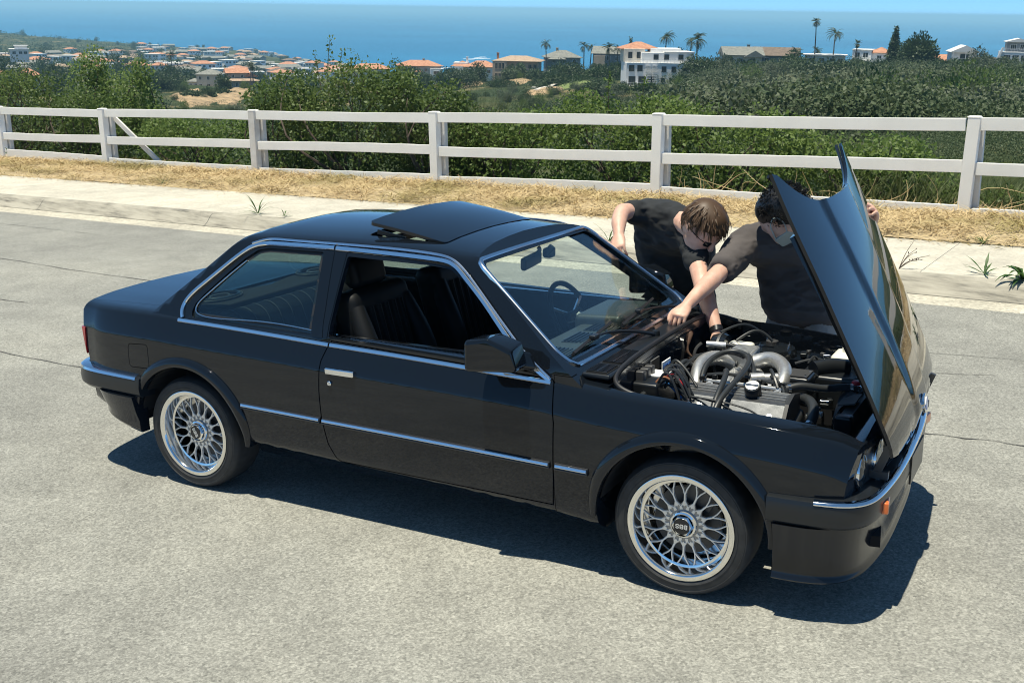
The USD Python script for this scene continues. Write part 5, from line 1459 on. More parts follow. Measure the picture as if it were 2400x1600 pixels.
# ================================================================ HOUSES AND TREES ON THE HILLSIDES
noisy('wall_cream', (.55, .50, .42), (.64, .59, .50), .6, .85)
noisy('wall_white', (.70, .69, .66), (.78, .77, .75), .5, .8)
noisy('wall_tan', (.34, .28, .21), (.42, .35, .27), .6, .85)
noisy('wall_grey', (.22, .235, .24), (.28, .295, .30), .6, .85)
noisy('wall_slate', (.13, .16, .18), (.18, .21, .23), .6, .8)
noisy('roof_terracotta', (.34, .155, .09), (.49, .25, .15), 1.2, .85, bump=.3, bscale=3, bdist=.1)
noisy('roof_tan', (.31, .22, .15), (.42, .31, .22), 1.2, .85, bump=.3, bscale=3, bdist=.1)
noisy('roof_grey', (.15, .155, .14), (.24, .24, .21), 1.2, .9, bump=.3, bscale=3, bdist=.1)
noisy('roof_brown', (.12, .09, .07), (.19, .145, .11), 1.2, .9, bump=.3, bscale=3, bdist=.1)
noisy('roof_white', (.62, .61, .58), (.72, .71, .68), 1.0, .8)
mat('frame_white', (.72, .72, .70), .5)
mat('frame_dark', (.05, .048, .045), .5)
mat('trim_tan', (.45, .37, .28), .7)
mat('deck_wood', (.11, .085, .065), .8)
noisy('bare_earth', (.22, .16, .085), (.40, .28, .155), .25, .95, lo=.4, hi=.62)
noisy('lawn', (.10, .15, .04), (.17, .2, .06), .3, .95)
mat('lane_concrete', (.50, .46, .40), .9)


def hip(w, d, h, ov=.5, ridge=None):
    w2, d2 = w / 2 + ov, d / 2 + ov
    r = max(w2 - d2, .01) if ridge is None else ridge
    V = [(-w2, -d2, 0), (w2, -d2, 0), (w2, d2, 0), (-w2, d2, 0), (-r, 0, h), (r, 0, h), (-w2, -d2, -.18), (w2, -d2, -.18), (w2, d2, -.18), (-w2, d2, -.18)]
    if w2 < d2:
        rr = d2 - w2; V[4] = (0, -rr, h); V[5] = (0, rr, h)
        F = [[0, 1, 4], [1, 2, 5], [1, 5, 4], [2, 3, 5], [3, 0, 4], [3, 4, 5]]
    else:
        F = [[0, 1, 5], [0, 5, 4], [1, 2, 5], [2, 3, 4], [2, 4, 5], [3, 0, 4]]
    F += [[0, 6, 7], [0, 7, 1], [1, 7, 8], [1, 8, 2], [2, 8, 9], [2, 9, 3], [3, 9, 6], [3, 6, 0], [6, 8, 7], [6, 9, 8]]
    return trimesh.Trimesh(V, F, process=False)


def gable(w, d, h, ov=.45, along='x'):
    """Ridge along x (eaves to the front) or along y (gable to the front)."""
    if along == 'y':
        t = gable(d, w, h, ov); return moved(t, rotz(PI / 2))
    w2, d2 = w / 2 + ov, d / 2 + ov
    poly = [(-d2, 0), (d2, 0), (d2, .12), (0, h + .12), (-d2, .12)]
    return tm(ext_x(poly, -w2, w2))


class House:
    """Local frame: x along the front, the front wall faces -y, z up, the origin under the middle of the front."""

    def __init__(self, name, label, px, d, yaw=0, group=None, dz=0, py=None, cat='house'):
        p = ground_at(px, d)
        if py is not None:
            p[2] = at(px, py, d)[2]
        v = p - CAM
        a = math.atan2(v[1], v[0]) - PI / 2 + math.radians(yaw)
        self.X = thing(name, label, cat, group, m3=rotz(a), t=p + [0, 0, dz])

    def block(self, x, y, w, d, z0, z1, m, name='wall'):
        b = rbox((x, y + d / 2, (z0 + z1) / 2), (w, d, z1 - z0), .03, 6)
        return part(self.X, name, b, M[m])

    def roof(self, x, y, w, d, z, kind, h, m, ov=.5, **kw):
        if kind == 'hip':
            t = hip(w, d, h, ov, **kw)
        elif kind == 'flat':
            t = cat_([box((0, 0, h / 2), (w + 2 * ov, d + 2 * ov, h))])
        else:
            t = gable(w, d, h, ov, kind)
        return part(self.X, 'roof', moved(t, None, (x, y + d / 2, z + .01)), M[m])

    def win(self, x, z, w, h, y=0.0, frame='frame_white', bars=1, side=None):
        """A window in a wall facing the front (y) or a side wall at x (side = -1 or 1)."""
        t = .10
        fr = [box((x + s * w / 2, y - .04, z), (t, .12, h + t)) for s in (-1, 1)] + [box((x, y - .04, z + s * h / 2), (w - t, .11, t)) for s in (-1, 1)]
        fr += [box((x - w / 2 + w * (k + 1) / (bars + 1), y - .03, z), (.06, .07, h - t)) for k in range(bars)]
        f = cat_(fr); gl = box((x, y - .012, z), (w - .02, .02, h - .02))
        if side:
            c = np.array([x, 0, 0]); R = rotz(side * PI / 2)
            f = moved(moved(f, None, -c - [0, y, 0]), R, c + [0, y, 0]); gl = moved(moved(gl, None, -c - [0, y, 0]), R, c + [0, y, 0])
        q = part(self.X, 'window', f, M[frame])
        part(q, 'glass', gl, M['house_pane'])

    def wins(self, xs, z, w, h, **kw):
        for x in xs:
            self.win(x, z, w, h, **kw)

    def rail(self, x0, x1, y, z, h=1.0, m='frame_white', step=.9):
        q = [box(((x0 + x1) / 2, y, z + h), (x1 - x0, .07, .07)), box(((x0 + x1) / 2, y, z + .1), (x1 - x0, .05, .05))]
        q += [box((x, y, z + h / 2), (.05, .05, h)) for x in np.arange(x0, x1 + .01, step)]
        return part(self.X, 'railing', cat_(q), M[m])

    def posts(self, xs, y, z0, z1, m='frame_white', r=.18):
        for x in xs:
            part(self.X, 'post', box((x, y, (z0 + z1) / 2), (r, r, z1 - z0)), M[m])

    def chimney(self, x, y, z0, z1, m='wall_tan'):
        part(self.X, 'chimney', cat_([box((x, y, (z0 + z1) / 2), (.8, .8, z1 - z0)), box((x, y, z1), (1.0, 1.0, .18))]), M[m])


mat('house_pane', (.035, .042, .05), .06, specular_ior_level=.9)

h = House('villa', 'large white three-storey villa with rooftop terrace and red roof behind', 1548, 300, 10, py=203)
h.block(0, 0, 18, 10, -4, 6.0, 'wall_white'); h.block(2.2, 1.5, 14.0, 9, 6.0, 8.6, 'wall_white'); h.block(-6.4, 3.5, 5.5, 8, 6.0, 9.4, 'wall_cream'); h.block(2, 4, 8, 6, 8.6, 9.6, 'wall_white')
h.roof(-4.6, 5.5, 9.5, 8, 9.4, 'hip', 1.7, 'roof_terracotta', .6); h.roof(5.2, 1.5, 7.6, 9, 8.6, 'flat', .25, 'roof_white', .25)
h.rail(-9, 9, -.1, 6.0, .9); h.rail(-9, 9, -1.8, .1, .9)
part(h.X, 'terrace', box((0, -1.0, -.02), (18.6, 2.0, .25)), M['wall_white']); h.posts([-8.8, -6, -3, 0, 3, 6, 8.8], -1.8, -4, -.1, 'frame_white', .22)
h.wins([-7.6, -5.4], 4.6, 1.3, 1.5, frame='frame_dark'); h.wins([1.0, 3.6, 6.6], 4.4, 1.1, 1.4, frame='frame_dark'); h.wins([-7.4, -4.8, -2.4], 1.4, 1.7, 2.2, frame='frame_dark'); h.wins([.8, 3, 5.2, 7.4], 1.5, 1.0, 1.3, frame='frame_dark')
h.wins([-1, 1.8, 5.6], 7.4, 1.2, 1.4, y=1.5, frame='frame_dark'); h.wins([-7.6, -5.3], 7.8, 1.0, 1.5, y=3.5, frame='frame_dark'); h.wins([-6, -2, 2, 6], -2.3, 2.4, 1.4, frame='frame_dark')
for sx in (-3.3, -1.5):
    part(h.X, 'stair', cat_([box((sx, -1.6 + .1 * k, .3 + .42 * k), (1.4, .5, .12)) for k in range(13)]), M['frame_white'])
h.block(11.6, 2, 6, 6, -3.2, .2, 'wall_white', 'garden_wall'); part(h.X, 'patio', box((11.6, 5, .27), (5.6, 5.8, .12)), M['lane_concrete'])

h = House('house', 'tan three-storey house with balconies and a pale tiled roof', 1210, 430, -8, py=190)
h.block(0, 0, 17, 10, -3, 7.4, 'wall_tan'); h.block(-6.2, -1.6, 5.4, 2, -3, 7.4, 'wall_tan'); h.roof(.3, -.8, 17.4, 11, 7.4, 'hip', 1.8, 'roof_tan', .9); h.chimney(-7.4, 2, 7.6, 10.2, 'roof_terracotta')
h.wins([-7.4, -6.1, -4.9], 5.5, 1.0, 2.2, y=-1.6, frame='trim_tan'); h.wins([-7.4, -6.1, -4.9], 1.6, 1.0, 2.4, y=-1.6, frame='trim_tan'); h.wins([-1.6, .6, 2.6, 5.2, 7.2], 5.4, 1.2, 1.5, frame='trim_tan'); h.wins([-1.4, .2, 1.8, 5.0, 6.8], 2.0, 1.3, 1.8, frame='trim_tan')
part(h.X, 'balcony', box((2.2, -1.0, 3.6), (11, 2.0, .25)), M['trim_tan']); h.rail(-3.2, 7.7, -1.9, 3.7, 1.0, 'trim_tan'); h.posts([-3.2, 0, 3.8, 7.6], -1.9, -2, 3.5, 'trim_tan', .3); part(h.X, 'deck', box((0, -3, -.3), (19, 5, .3)), M['deck_wood']); h.posts([-8, -4, 0, 4, 8], -5, -3.5, -.4, 'deck_wood', .3)

h = House('house', 'cream house with a wide salmon tiled roof left of the orange roofed one', 985, 480, 6, py=181)
h.block(0, 0, 18, 10, -3, 4.6, 'wall_cream'); h.block(6.5, -2.5, 5, 3, -4, 3.6, 'wall_white'); h.roof(0, 0, 18, 10, 4.6, 'hip', 2.2, 'roof_terracotta', 1.0); h.roof(-2, -2.0, 5, 3, 2.2, 'hip', .9, 'roof_terracotta', .4); h.chimney(2, 5, 5.5, 7.4)
h.wins([-7, -4.4, 2.4], 3.0, 1.4, 1.3); h.wins([6.5], 1.8, 2.4, 1.6, y=-2.5); h.wins([-6, -1, 3], .2, 1.2, 1.4)
h = House('house', 'white house with several bright orange roofs beside the tan three-storey house', 1112, 470, -5, py=178)
h.block(0, 0, 17, 9, -3, 3.6, 'wall_white'); h.block(-6, 2, 6, 7, 3.4, 5.2, 'wall_white'); h.roof(2.5, 0, 13, 9, 3.6, 'hip', 2.4, 'roof_terracotta', .8); h.roof(-5.5, 1, 7.5, 8, 3.8, 'hip', 2.0, 'roof_terracotta', .8); h.chimney(-3.4, 4, 5, 7.4, 'wall_white'); h.wins([-5, -2, 3, 6], 1.8, 1.5, 1.3)
h = House('house', 'house half hidden by the hedge with a long orange roof above the leaves', 868, 520, 4, py=186)
h.block(0, 0, 18, 10, -3, 4.6, 'wall_cream'); h.roof(0, 0, 18, 10, 4.6, 'hip', 2.2, 'roof_terracotta', .8); h.wins([-5, 0, 5], 3, 1.4, 1.3)
h = House('house', 'two-storey cream house with arched porch and a grey hip roof on the left slope', 486, 470, -12, py=207)
h.block(0, 0, 9.5, 9, -2, 5.4, 'wall_cream'); h.block(-6.5, 1.5, 5, 7, -2, 2.4, 'wall_cream'); h.roof(0, 0, 9.5, 9, 5.4, 'hip', 2.0, 'roof_grey', .7); h.roof(-6.5, 1.5, 5, 7, 2.4, 'hip', 1.2, 'roof_grey', .5); h.wins([-3.2, 0, 3.2], 3.9, 1.0, 1.3); h.wins([-3.2, 3.2], .9, 1.1, 1.4); h.win(0, .6, 1.3, 2.2); h.wins([-7.5, -5.5], 1.0, 1.0, 1.2, y=1.5)
h = House('house', 'tan two-storey house with stacked terracotta roofs and a dark deck', 566, 460, 8, py=209)
h.block(0, 0, 12, 9, -1, 3.2, 'wall_tan'); h.block(-1.5, 2, 8, 7, 3.0, 6.0, 'wall_tan'); h.roof(0, -.4, 12.4, 9, 3.2, 'hip', 1.6, 'roof_tan', .8); h.roof(-1.5, 2, 8, 7, 6.0, 'x', 1.7, 'roof_terracotta', .7); h.roof(3.8, 2.4, 4.6, 6, 4.6, 'y', 1.4, 'roof_terracotta', .5)
h.wins([-4.4, -2.2, 1.6, 4.4], 1.8, 1.2, 1.5); h.wins([-3.4, .2], 4.9, 1.1, 1.1, y=2); part(h.X, 'deck', box((0, -2.2, -.2), (13, 4, .3)), M['deck_wood']); h.rail(-6.4, 6.4, -4.1, -.1, 1.0, 'deck_wood'); h.posts([-6, -3, 0, 3, 6], -4, -3, -.3, 'deck_wood', .3); h.block(0, -1, 12, 2, -3, -.4, 'deck_wood', 'base')
h = House('house', 'dark modern flat-roofed house on the left slope half hidden by leaves', 676, 450, -6, py=200)
h.block(0, 0, 9, 8, -2, 3.4, 'wall_slate'); h.roof(0, -.6, 10, 9.4, 3.4, 'flat', .3, 'roof_grey', .7); h.wins([-2.6, .4, 3.0], 1.8, 1.8, 1.7, frame='frame_dark'); h.roof(-4.5, -1.5, 4, 4, 1.0, 'flat', .2, 'roof_tan', .3); h.posts([-6.3, -2.8], -1.5, -2, 1, 'deck_wood')
h = House('house', 'grey house with a broad hip roof behind the dark trees right of the tan house', 1322, 440, 10, py=160)
h.block(0, 0, 13, 10, -3, 4.0, 'wall_grey'); h.roof(0, 0, 13, 10, 4.0, 'hip', 2.6, 'roof_grey', .8); h.roof(-3, -1.5, 6, 6, 3.4, 'hip', 1.6, 'roof_grey', .6); h.wins([-4, 0, 4], 2.5, 1.4, 1.3); h.chimney(-2, 5, 5, 7.4)
h = House('house', 'grey house with dark gable behind two palms left of the white villa', 1432, 400, -8, py=152)
h.block(0, 0, 13, 9, -3, 3.6, 'wall_grey'); h.roof(0, 0, 13, 9, 3.6, 'x', 2.4, 'roof_grey', .7); h.block(-4, -1.5, 4, 2, -3, 3.0, 'wall_tan'); h.wins([-1, 2, 4.6], 2.2, 1.2, 1.4)
h = House('house', 'low house with a dark grey gable roof right of the white villa', 1742, 380, 12, py=152)
h.block(0, 0, 12, 9, -3, 2.9, 'wall_cream'); h.roof(0, 0, 12, 9, 2.9, 'x', 2.6, 'roof_grey', .9); h.roof(3.4, -1, 6, 6, 2.4, 'y', 2.0, 'roof_grey', .6); h.chimney(2.4, 5, 4.4, 6.2, 'wall_slate'); h.wins([-4, -1, 3], 1.4, 1.6, 1.3)
h = House('house', 'long blue-grey house with a brown gable roof on the right ridge', 1815, 385, -4, py=155)
h.block(0, 0, 14, 9, -3, 3.2, 'wall_slate'); h.roof(0, 0, 14, 9, 3.2, 'x', 2.6, 'roof_brown', .8); h.wins([-5, -2.6, 1.8, 4.4], 1.9, 1.5, 1.2); h.roof(-5.5, -2.2, 4, 3, .6, 'flat', .15, 'roof_tan', .2)
h = House('house', 'low pale flat-roofed house below the tall palms', 1932, 385, 0, py=152)
h.block(0, 0, 13, 8, -3, 2.9, 'wall_cream'); h.roof(0, 0, 13, 8, 2.9, 'flat', .3, 'roof_white', .6); h.wins([-4.4, -1, 2.4, 5], 1.5, 1.7, 1.2)
h = House('house', 'white house with balcony and a small red roof left of the tall conifer', 2034, 385, -6, py=158)
h.block(-2.2, 0, 6, 9, -3, 5.2, 'wall_white'); h.block(3.2, 1, 6, 8, -3, 4.6, 'wall_white'); h.roof(3.2, 1, 6, 8, 4.6, 'hip', 1.7, 'roof_terracotta', .6); h.roof(-2.2, 0, 6, 9, 5.2, 'flat', .3, 'roof_white', .2)
h.win(3.2, 3.1, 1.4, 1.3, y=1); h.wins([-3.6, -1], 3.8, 1.6, 1.5); part(h.X, 'balcony', box((0, -1.1, 2.0), (11, 2.2, .25)), M['wall_white']); h.rail(-5.4, 5.4, -2.1, 2.1, .9); h.posts([-5.2, -1.8, 1.8, 5.2], -2.1, -2, 1.9); h.wins([-3, 2.8], .4, 2.2, 1.6, frame='frame_dark')
h = House('house', 'house with a wide red tiled roof right of the round dark tree', 2208, 400, 4, py=163)
h.block(0, 0, 12, 9, -3, 2.6, 'wall_cream'); h.roof(0, 0, 12, 9, 2.6, 'hip', 2.1, 'roof_terracotta', .8); h.wins([-3, 2], 1.2, 1.6, 1.2)
h = House('house', 'white gabled two-storey house with a porch near the right picture edge', 2258, 380, 10, py=162)
h.block(0, 0, 7.6, 8, -3, 5.0, 'wall_white'); h.roof(0, -.8, 7.6, 9, 5.0, 'y', 2.0, 'roof_white', .6); h.win(0, 3.6, 2.4, 1.7, frame='frame_dark'); h.win(-1.8, .9, 2.2, 1.8, frame='frame_dark'); part(h.X, 'balcony', box((0, -1.2, 2.2), (7.8, 2.2, .22)), M['wall_white']); h.rail(-3.8, 3.8, -2.2, 2.3, .9); h.posts([-3.7, 0, 3.7], -2.2, -3, 5.0)
h = House('house', 'low tan house with flat roof terrace right of the white gabled house', 2318, 375, -4, py=163)
h.block(0, 0, 9.5, 8, -3, 2.9, 'wall_tan'); h.roof(0, 0, 9.5, 8, 2.9, 'flat', .35, 'roof_brown', .3); h.wins([-2.8, .4, 3], 1.0, 1.3, 1.5); part(h.X, 'retaining_wall', box((-2, -4, -1.6), (22, .4, 1.5)), M['roof_brown'])
h = House('house', 'white glassy house at the right picture edge of the ridge', 2378, 370, 6, py=150)
h.block(0, 0, 8.4, 8, -3, 3.4, 'wall_white'); h.block(.6, 1.5, 6.5, 6, 3.4, 6.2, 'wall_grey'); h.roof(.6, 1, 6.5, 6.6, 6.2, 'y', 1.0, 'roof_white', .5); h.rail(-4.2, 4.2, -.2, 3.4, .9); h.wins([-2.4, 0, 2.4], 1.6, 1.9, 1.8, frame='frame_white', bars=2); h.wins([-.8, 1.8], 4.8, 1.6, 1.5, y=1.5, bars=2); part(h.X, 'stair', box((-4.6, -.6, 2.4), (.6, 1.2, 4.8), rot_axis([0, 1, 0], 20)), M['frame_white'])
h = House('garden_pavilion', 'small white flat-roofed garden shelter on the slope below the tan house', 1266, 330, 0, py=228, cat='pavilion')
h.roof(0, 0, 4.4, 3.4, 2.5, 'flat', .2, 'roof_white', .2); h.posts([-2, 2], .2, -.6, 2.5); h.posts([-2, 2], 3.2, -.6, 2.5); h.block(-1.0, 1.2, 2, 1.6, -.8, 1.4, 'wall_white'); part(h.X, 'terrace', box((1, 1, -.35), (9, 5, .3)), M['lane_concrete'])
h = House('house', 'house with an orange hip roof among the dark trees at the left picture edge', 62, 420, 0, py=193)
h.block(0, 0, 7, 7, -3, 2.2, 'wall_cream'); h.roof(0, 0, 7, 7, 2.2, 'hip', 2.4, 'roof_terracotta', .7, ridge=.5); h.wins([-1.8, 1.6], .9, 1.3, 1.2)
h = House('house', 'orange roof cut by the left picture edge', -8, 430, 0, py=192)
h.block(0, 0, 8, 7, -3, 2.2, 'wall_cream'); h.roof(0, 0, 8, 7, 2.2, 'hip', 1.8, 'roof_terracotta', .7); h.wins([1.6], .9, 1.3, 1.2)
h = House('house', 'pale flat-roofed house high among the trees at the left', 48, 640, 0, py=132)
h.block(0, 0, 9, 8, -3, 3.2, 'wall_white'); h.block(1, 1, 6, 6, 3.2, 5, 'wall_white'); h.roof(0, 0, 9, 8, 3.2, 'flat', .3, 'roof_white', .4); h.roof(1, 1, 6, 6, 5, 'flat', .3, 'roof_white', .4); h.wins([-2.4, .6, 3], 1.7, 1.6, 1.4)

# (ground patches) bare hillocks, lawn and lane among the houses
def patch(name, px0, px1, d0, d1, m, seed, up=.5, wob=.35):
    r = np.random.default_rng(seed); n = 28
    a = np.linspace(0, 2 * PI, n, endpoint=False)
    cpx, cd = (px0 + px1) / 2, (d0 + d1) / 2
    rings = []
    nz = 1 + wob * (np.array([meshkit.fbm(np.array([math.cos(q) * 1.6 + seed, math.sin(q) * 1.6, seed]), 3) for q in a]) - .5) * 2
    for f in (0.02, .25, .5, .75, 1.0):
        P = np.array([at(cpx + (px1 - px0) / 2 * f * k * math.cos(q), 150, cd + (d1 - d0) / 2 * f * k * math.sin(q)) for q, k in zip(a, nz)])
        P[:, 2] = land_z(P[:, 0], P[:, 1]) + up * (1 - f * f) + (.25 if f < .8 else -.3)
        rings.append(np.vstack([P, P[:1]]))
    t = grid_mesh(np.array(rings))
    if t.face_normals[:, 2].mean() < 0:
        t.invert()
    return setting(name, t, M[m], True)


patch('bare_hillock', 398, 505, 270, 420, 'bare_earth', 1, .7, .5); patch('bare_slope', 495, 590, 290, 430, 'bare_earth', 2, .7, .6); patch('bare_slope', 1150, 1250, 370, 420, 'bare_earth', 3, 1.0); patch('bare_slope', 1010, 1140, 395, 450, 'bare_earth', 4, 1.0)
patch('lawn', 1300, 1400, 300, 345, 'lawn', 5, .6); patch('lawn', 1600, 1690, 235, 285, 'lawn', 6, .6); patch('lane', 1395, 1440, 352, 385, 'lane_concrete', 7, .5); patch('bare_slope', 1225, 1330, 290, 320, 'bare_earth', 8, .6)


def path_on(px_d, w, name):
    P = np.array([ground_at(p, d) for p, d in smooth_path([(p, d, 0) for p, d in px_d], 8)[:, :2]]); P[:, 2] += .9
    T = np.gradient(P, axis=0); N = np.stack([-T[:, 1], T[:, 0], 0 * T[:, 0]], 1); N /= np.linalg.norm(N, axis=1, keepdims=True)
    setting(name, grid_mesh(np.stack([P - N * w / 2, P + N * w / 2], 1)), M['lane_concrete'])


path_on([(1255, 300), (1300, 325), (1345, 340), (1395, 332)], 1.2, 'garden_path'); path_on([(1605, 240), (1625, 262), (1640, 285)], 1.0, 'garden_path')

# ---------------------------------------------------------------- trees one by one
PALMS = [('fan', 'tallest slender fan palm standing alone against the sea', 1908, 385, 45, 130, 1.9), ('feather', 'feather palm with a wide crown right of the tallest palm', 1951, 385, 72, 130, 3.2), ('fan', 'short thin fan palm left of the white house with balcony', 2002, 385, 98, 140, 1.6),
         ('feather', 'windblown palm right of the tan three-storey house', 1281, 430, 98, 160, 2.6), ('feather', 'left one of a pair of palms beside the grey hip roof', 1368, 420, 103, 148, 2.6), ('feather', 'right one of a pair of palms beside the grey hip roof', 1383, 425, 107, 148, 2.4),
         ('feather', 'bushy palm in front of the grey gabled house', 1429, 385, 106, 145, 3.0), ('feather', 'smaller palm behind the bushy one by the grey gabled house', 1447, 390, 110, 145, 2.4), ('feather', 'palm rising behind the red roof of the white villa', 1556, 350, 78, 150, 3.2),
         ('feather', 'tall shaggy palm right of the white villa', 1634, 310, 84, 165, 3.4), ('feather', 'small palm at the left of the shaggy tall one', 1617, 330, 96, 150, 2.0), ('feather', 'half hidden palm in the trees right of the brown roof', 1858, 370, 116, 150, 2.8), ('feather', 'small palm tuft behind the flat-roofed house', 1915, 395, 114, 140, 2.4),
         ('fan', 'fan palm on the left slope above the cream house', 402, 520, 124, 185, 2.6), ('fan', 'left of two thin palms in front of the terracotta house', 585, 372, 148, 205, 1.6), ('fan', 'right of two thin palms in front of the terracotta house', 592, 374, 152, 205, 1.5)]
for i, (k, lab, px, d, top, foot, R) in enumerate(PALMS):
    b = ground_at(px, d); hh = at(px, top, d)[2] - b[2] - R * .35
    palm('palm_tree', lab, b, hh, k, i + 3, ((i % 3 - 1) * .5, 0), None, R)


def tree_at(lab, px, d, top, R, m='tree_leaf', shape='round', n=1500, size=.55, seed=1, cz=.3, cat='tree', name='tree'):
    b = ground_at(px, d); hh = max(at(px, top, d)[2] - b[2], 2.5)
    return tree_proto(name, lab, cat, None, hh, R, hh * cz, n, size, seed, m, shape, b, seed)


tree_at('tall dark conifer with tiered branches against the sea at the right', 2092, 350, 66, 3.0, 'tree_leaf', 'cone', 3600, .6, 41, .1, 'conifer', 'conifer')
tree_at('big round dark tree right of the tall conifer', 2150, 340, 80, 5.4, 'tree_leaf', 'round', 7000, .75, 42, .30)
tree_at('small pointed conifer left of the white villa', 1476, 385, 88, 2.2, 'tree_leaf', 'cone', 1300, .5, 43, .1, 'conifer', 'conifer')
tree_at('light green round tree in front of the small conifer', 1487, 365, 112, 3.4, 'tree_leaf_light', 'round', 1500, .5, 44)
tree_at('brownish round tree behind the roof terrace of the villa', 1592, 330, 108, 4.0, 'brush_leaf_grey', 'round', 1500, .5, 45)
for i, (px, d, top, R, m, lab) in enumerate([
        (1650, 300, 122, 4.4, 'tree_leaf', 'dark tree right of the white villa'), (1685, 320, 128, 5.0, 'brush_leaf_grey', 'grey-green tree below the dark grey gable'), (1748, 300, 140, 4.4, 'tree_leaf', 'round dark bush under the long brown roof'), (1960, 280, 134, 7.5, 'tree_leaf', 'broad dark tree in front of the flat-roofed house'),
        (1862, 355, 118, 4.2, 'tree_leaf_light', 'leafy tree between the brown roof and the flat roof'), (2290, 375, 105, 3.0, 'brush_leaf_grey', 'small tree behind the white gabled house'), (1255, 395, 160, 3.5, 'tree_leaf', 'dark shrub at the right foot of the tan house'),
        (1330, 350, 142, 6.5, 'tree_leaf', 'large dark tree below the grey hip roof'), (1300, 330, 170, 5.5, 'tree_leaf', 'spreading dark tree above the garden shelter'), (1370, 330, 176, 5.0, 'tree_leaf_light', 'bright tree above the lawn'), (1415, 345, 150, 6.0, 'tree_leaf_light', 'wide green tree in front of the grey gabled house'), (1455, 345, 146, 5.0, 'tree_leaf', 'dark tree in front of the grey gabled house, right of the wide green one'),
        (1440, 270, 190, 4.6, 'tree_leaf', 'dark bush in the gap left of the white villa'), (930, 440, 140, 4.4, 'tree_leaf_light', 'tree at the left corner of the salmon roof'), (990, 400, 168, 4.4, 'tree_leaf', 'round tree in front of the cream house with salmon roof'), (1050, 420, 164, 4.0, 'tree_leaf_light', 'tree between the salmon roof and the orange roofs'),
        (1180, 360, 200, 4.0, 'tree_leaf', 'bush below the left corner of the tan house'), (1600, 285, 190, 3.2, 'tree_leaf', 'small dark tree at the foot of the white villa'), (1510, 270, 205, 3.2, 'tree_leaf_light', 'bush at the left foot of the white villa'),
        (520, 375, 172, 2.6, 'tree_leaf', 'dark tree between the cream and the terracotta house'), (400, 420, 158, 4.4, 'tree_leaf', 'dark tree group left of the cream house'), (375, 410, 172, 4.2, 'tree_leaf', 'dark tree under the fan palm on the left slope'), (340, 430, 160, 5.0, 'tree_leaf', 'big dark tree just right of the feathery shrub'), (620, 395, 188, 3.8, 'tree_leaf', 'dark tree right of the terracotta house'),
        (440, 330, 222, 2.6, 'brush_leaf', 'dark bush on the bare hillock'), (482, 335, 224, 2.4, 'brush_leaf', 'dark round bush right of the bare hillock'), (515, 352, 214, 2.8, 'tree_leaf', 'upright dark bush below the cream house'), (60, 330, 150, 6.5, 'tree_leaf', 'dark tree behind the left end of the fence'), (20, 350, 128, 6.0, 'tree_leaf', 'tall dark tree at the left picture edge'), (130, 340, 160, 6.0, 'tree_leaf', 'dark tree left of the feathery shrub'), (130, 430, 132, 5.0, 'tree_leaf', 'dark tree farther up left of the feathery shrub'),
        (300, 520, 140, 6.0, 'tree_leaf', 'dark tree behind the feathery shrub'), (720, 430, 165, 5.0, 'tree_leaf_light', 'tree right of the dark modern house'), (1715, 250, 178, 5.0, 'brush_leaf', 'brushy tree on the slope right of the villa garden'), (2060, 320, 140, 5.2, 'tree_leaf', 'dark tree at the left foot of the tall conifer'), (2200, 300, 152, 6.0, 'tree_leaf', 'dark tree below the red tiled roof at the right'), (2250, 330, 138, 3.6, 'tree_leaf_light', 'light tree left of the white gabled house')]):
    tree_at(lab, px, d, top, R, m, 'round' if i % 3 else 'umbrella', int(700 + R * 190), .62, 50 + i, .25)

# ---------------------------------------------------------------- the far town: copies of a few houses and trees
FAR_G = 'small far houses of the town above the coast'
protos = []
for k, (w, d, hh, wm, rm, kind) in enumerate([(15, 9, 3.4, 'wall_white', 'roof_white', 'flat'), (14, 9, 3.2, 'wall_cream', 'roof_tan', 'hip'), (13, 9, 5.2, 'wall_white', 'roof_terracotta', 'hip'), (17, 9, 3.0, 'wall_tan', 'roof_grey', 'x'), (12, 8, 5.4, 'wall_white', 'roof_white', 'flat'), (14, 9, 3.0, 'wall_grey', 'roof_brown', 'hip')]):
    protos.append((k, w, d, hh, wm, rm, kind))
r_ = np.random.default_rng(5); firsts = {}; cnt = 0; tries = 0
while cnt < 230 and tries < 4000:
    tries += 1
    px = r_.uniform(-60, 880); d = math.exp(r_.uniform(math.log(720), math.log(2300)))
    p = ground_at(px, d)
    if p[2] < SEA_Z + 6 or (px < 330 and d > 1500) or (px < 200 and r_.uniform() < .7):
        continue
    k, w, dd, hh, wm, rm, kind = protos[r_.integers(0, 6)]
    a = math.atan2(p[1] - CAM[1], p[0] - CAM[0]) - PI / 2 + r_.normal(0, .5)
    lab = 'small far house of the town, one of many alike'
    if k not in firsts:
        X = thing('town_house', lab, 'house', FAR_G, m3=rotz(a), t=p); firsts[k] = X
        part(X, 'wall', box((0, 0, (hh - 3) / 2), (w, dd, hh + 3)), M[wm])
        part(X, 'roof', moved(hip(w, dd, 1.8, .5) if kind == 'hip' else gable(w, dd, 1.9, .5) if kind == 'x' else box((0, 0, .15), (w + .8, dd + .8, .3)), None, (0, 0, hh + .02)), M[rm])
        for x in (-w * .33, -w * .1, w * .2, w * .38):
            part(X, 'window', box((x, -dd / 2 - .02, hh - 1.5), (1.6, .1, 1.3)), M['house_pane'])
    else:
        copy_of(firsts[k], 'town_house', lab, 'house', FAR_G, rotz(a) * r_.uniform(.85, 1.2), p)
    cnt += 1
firsts = {}; cnt = 0; tries = 0
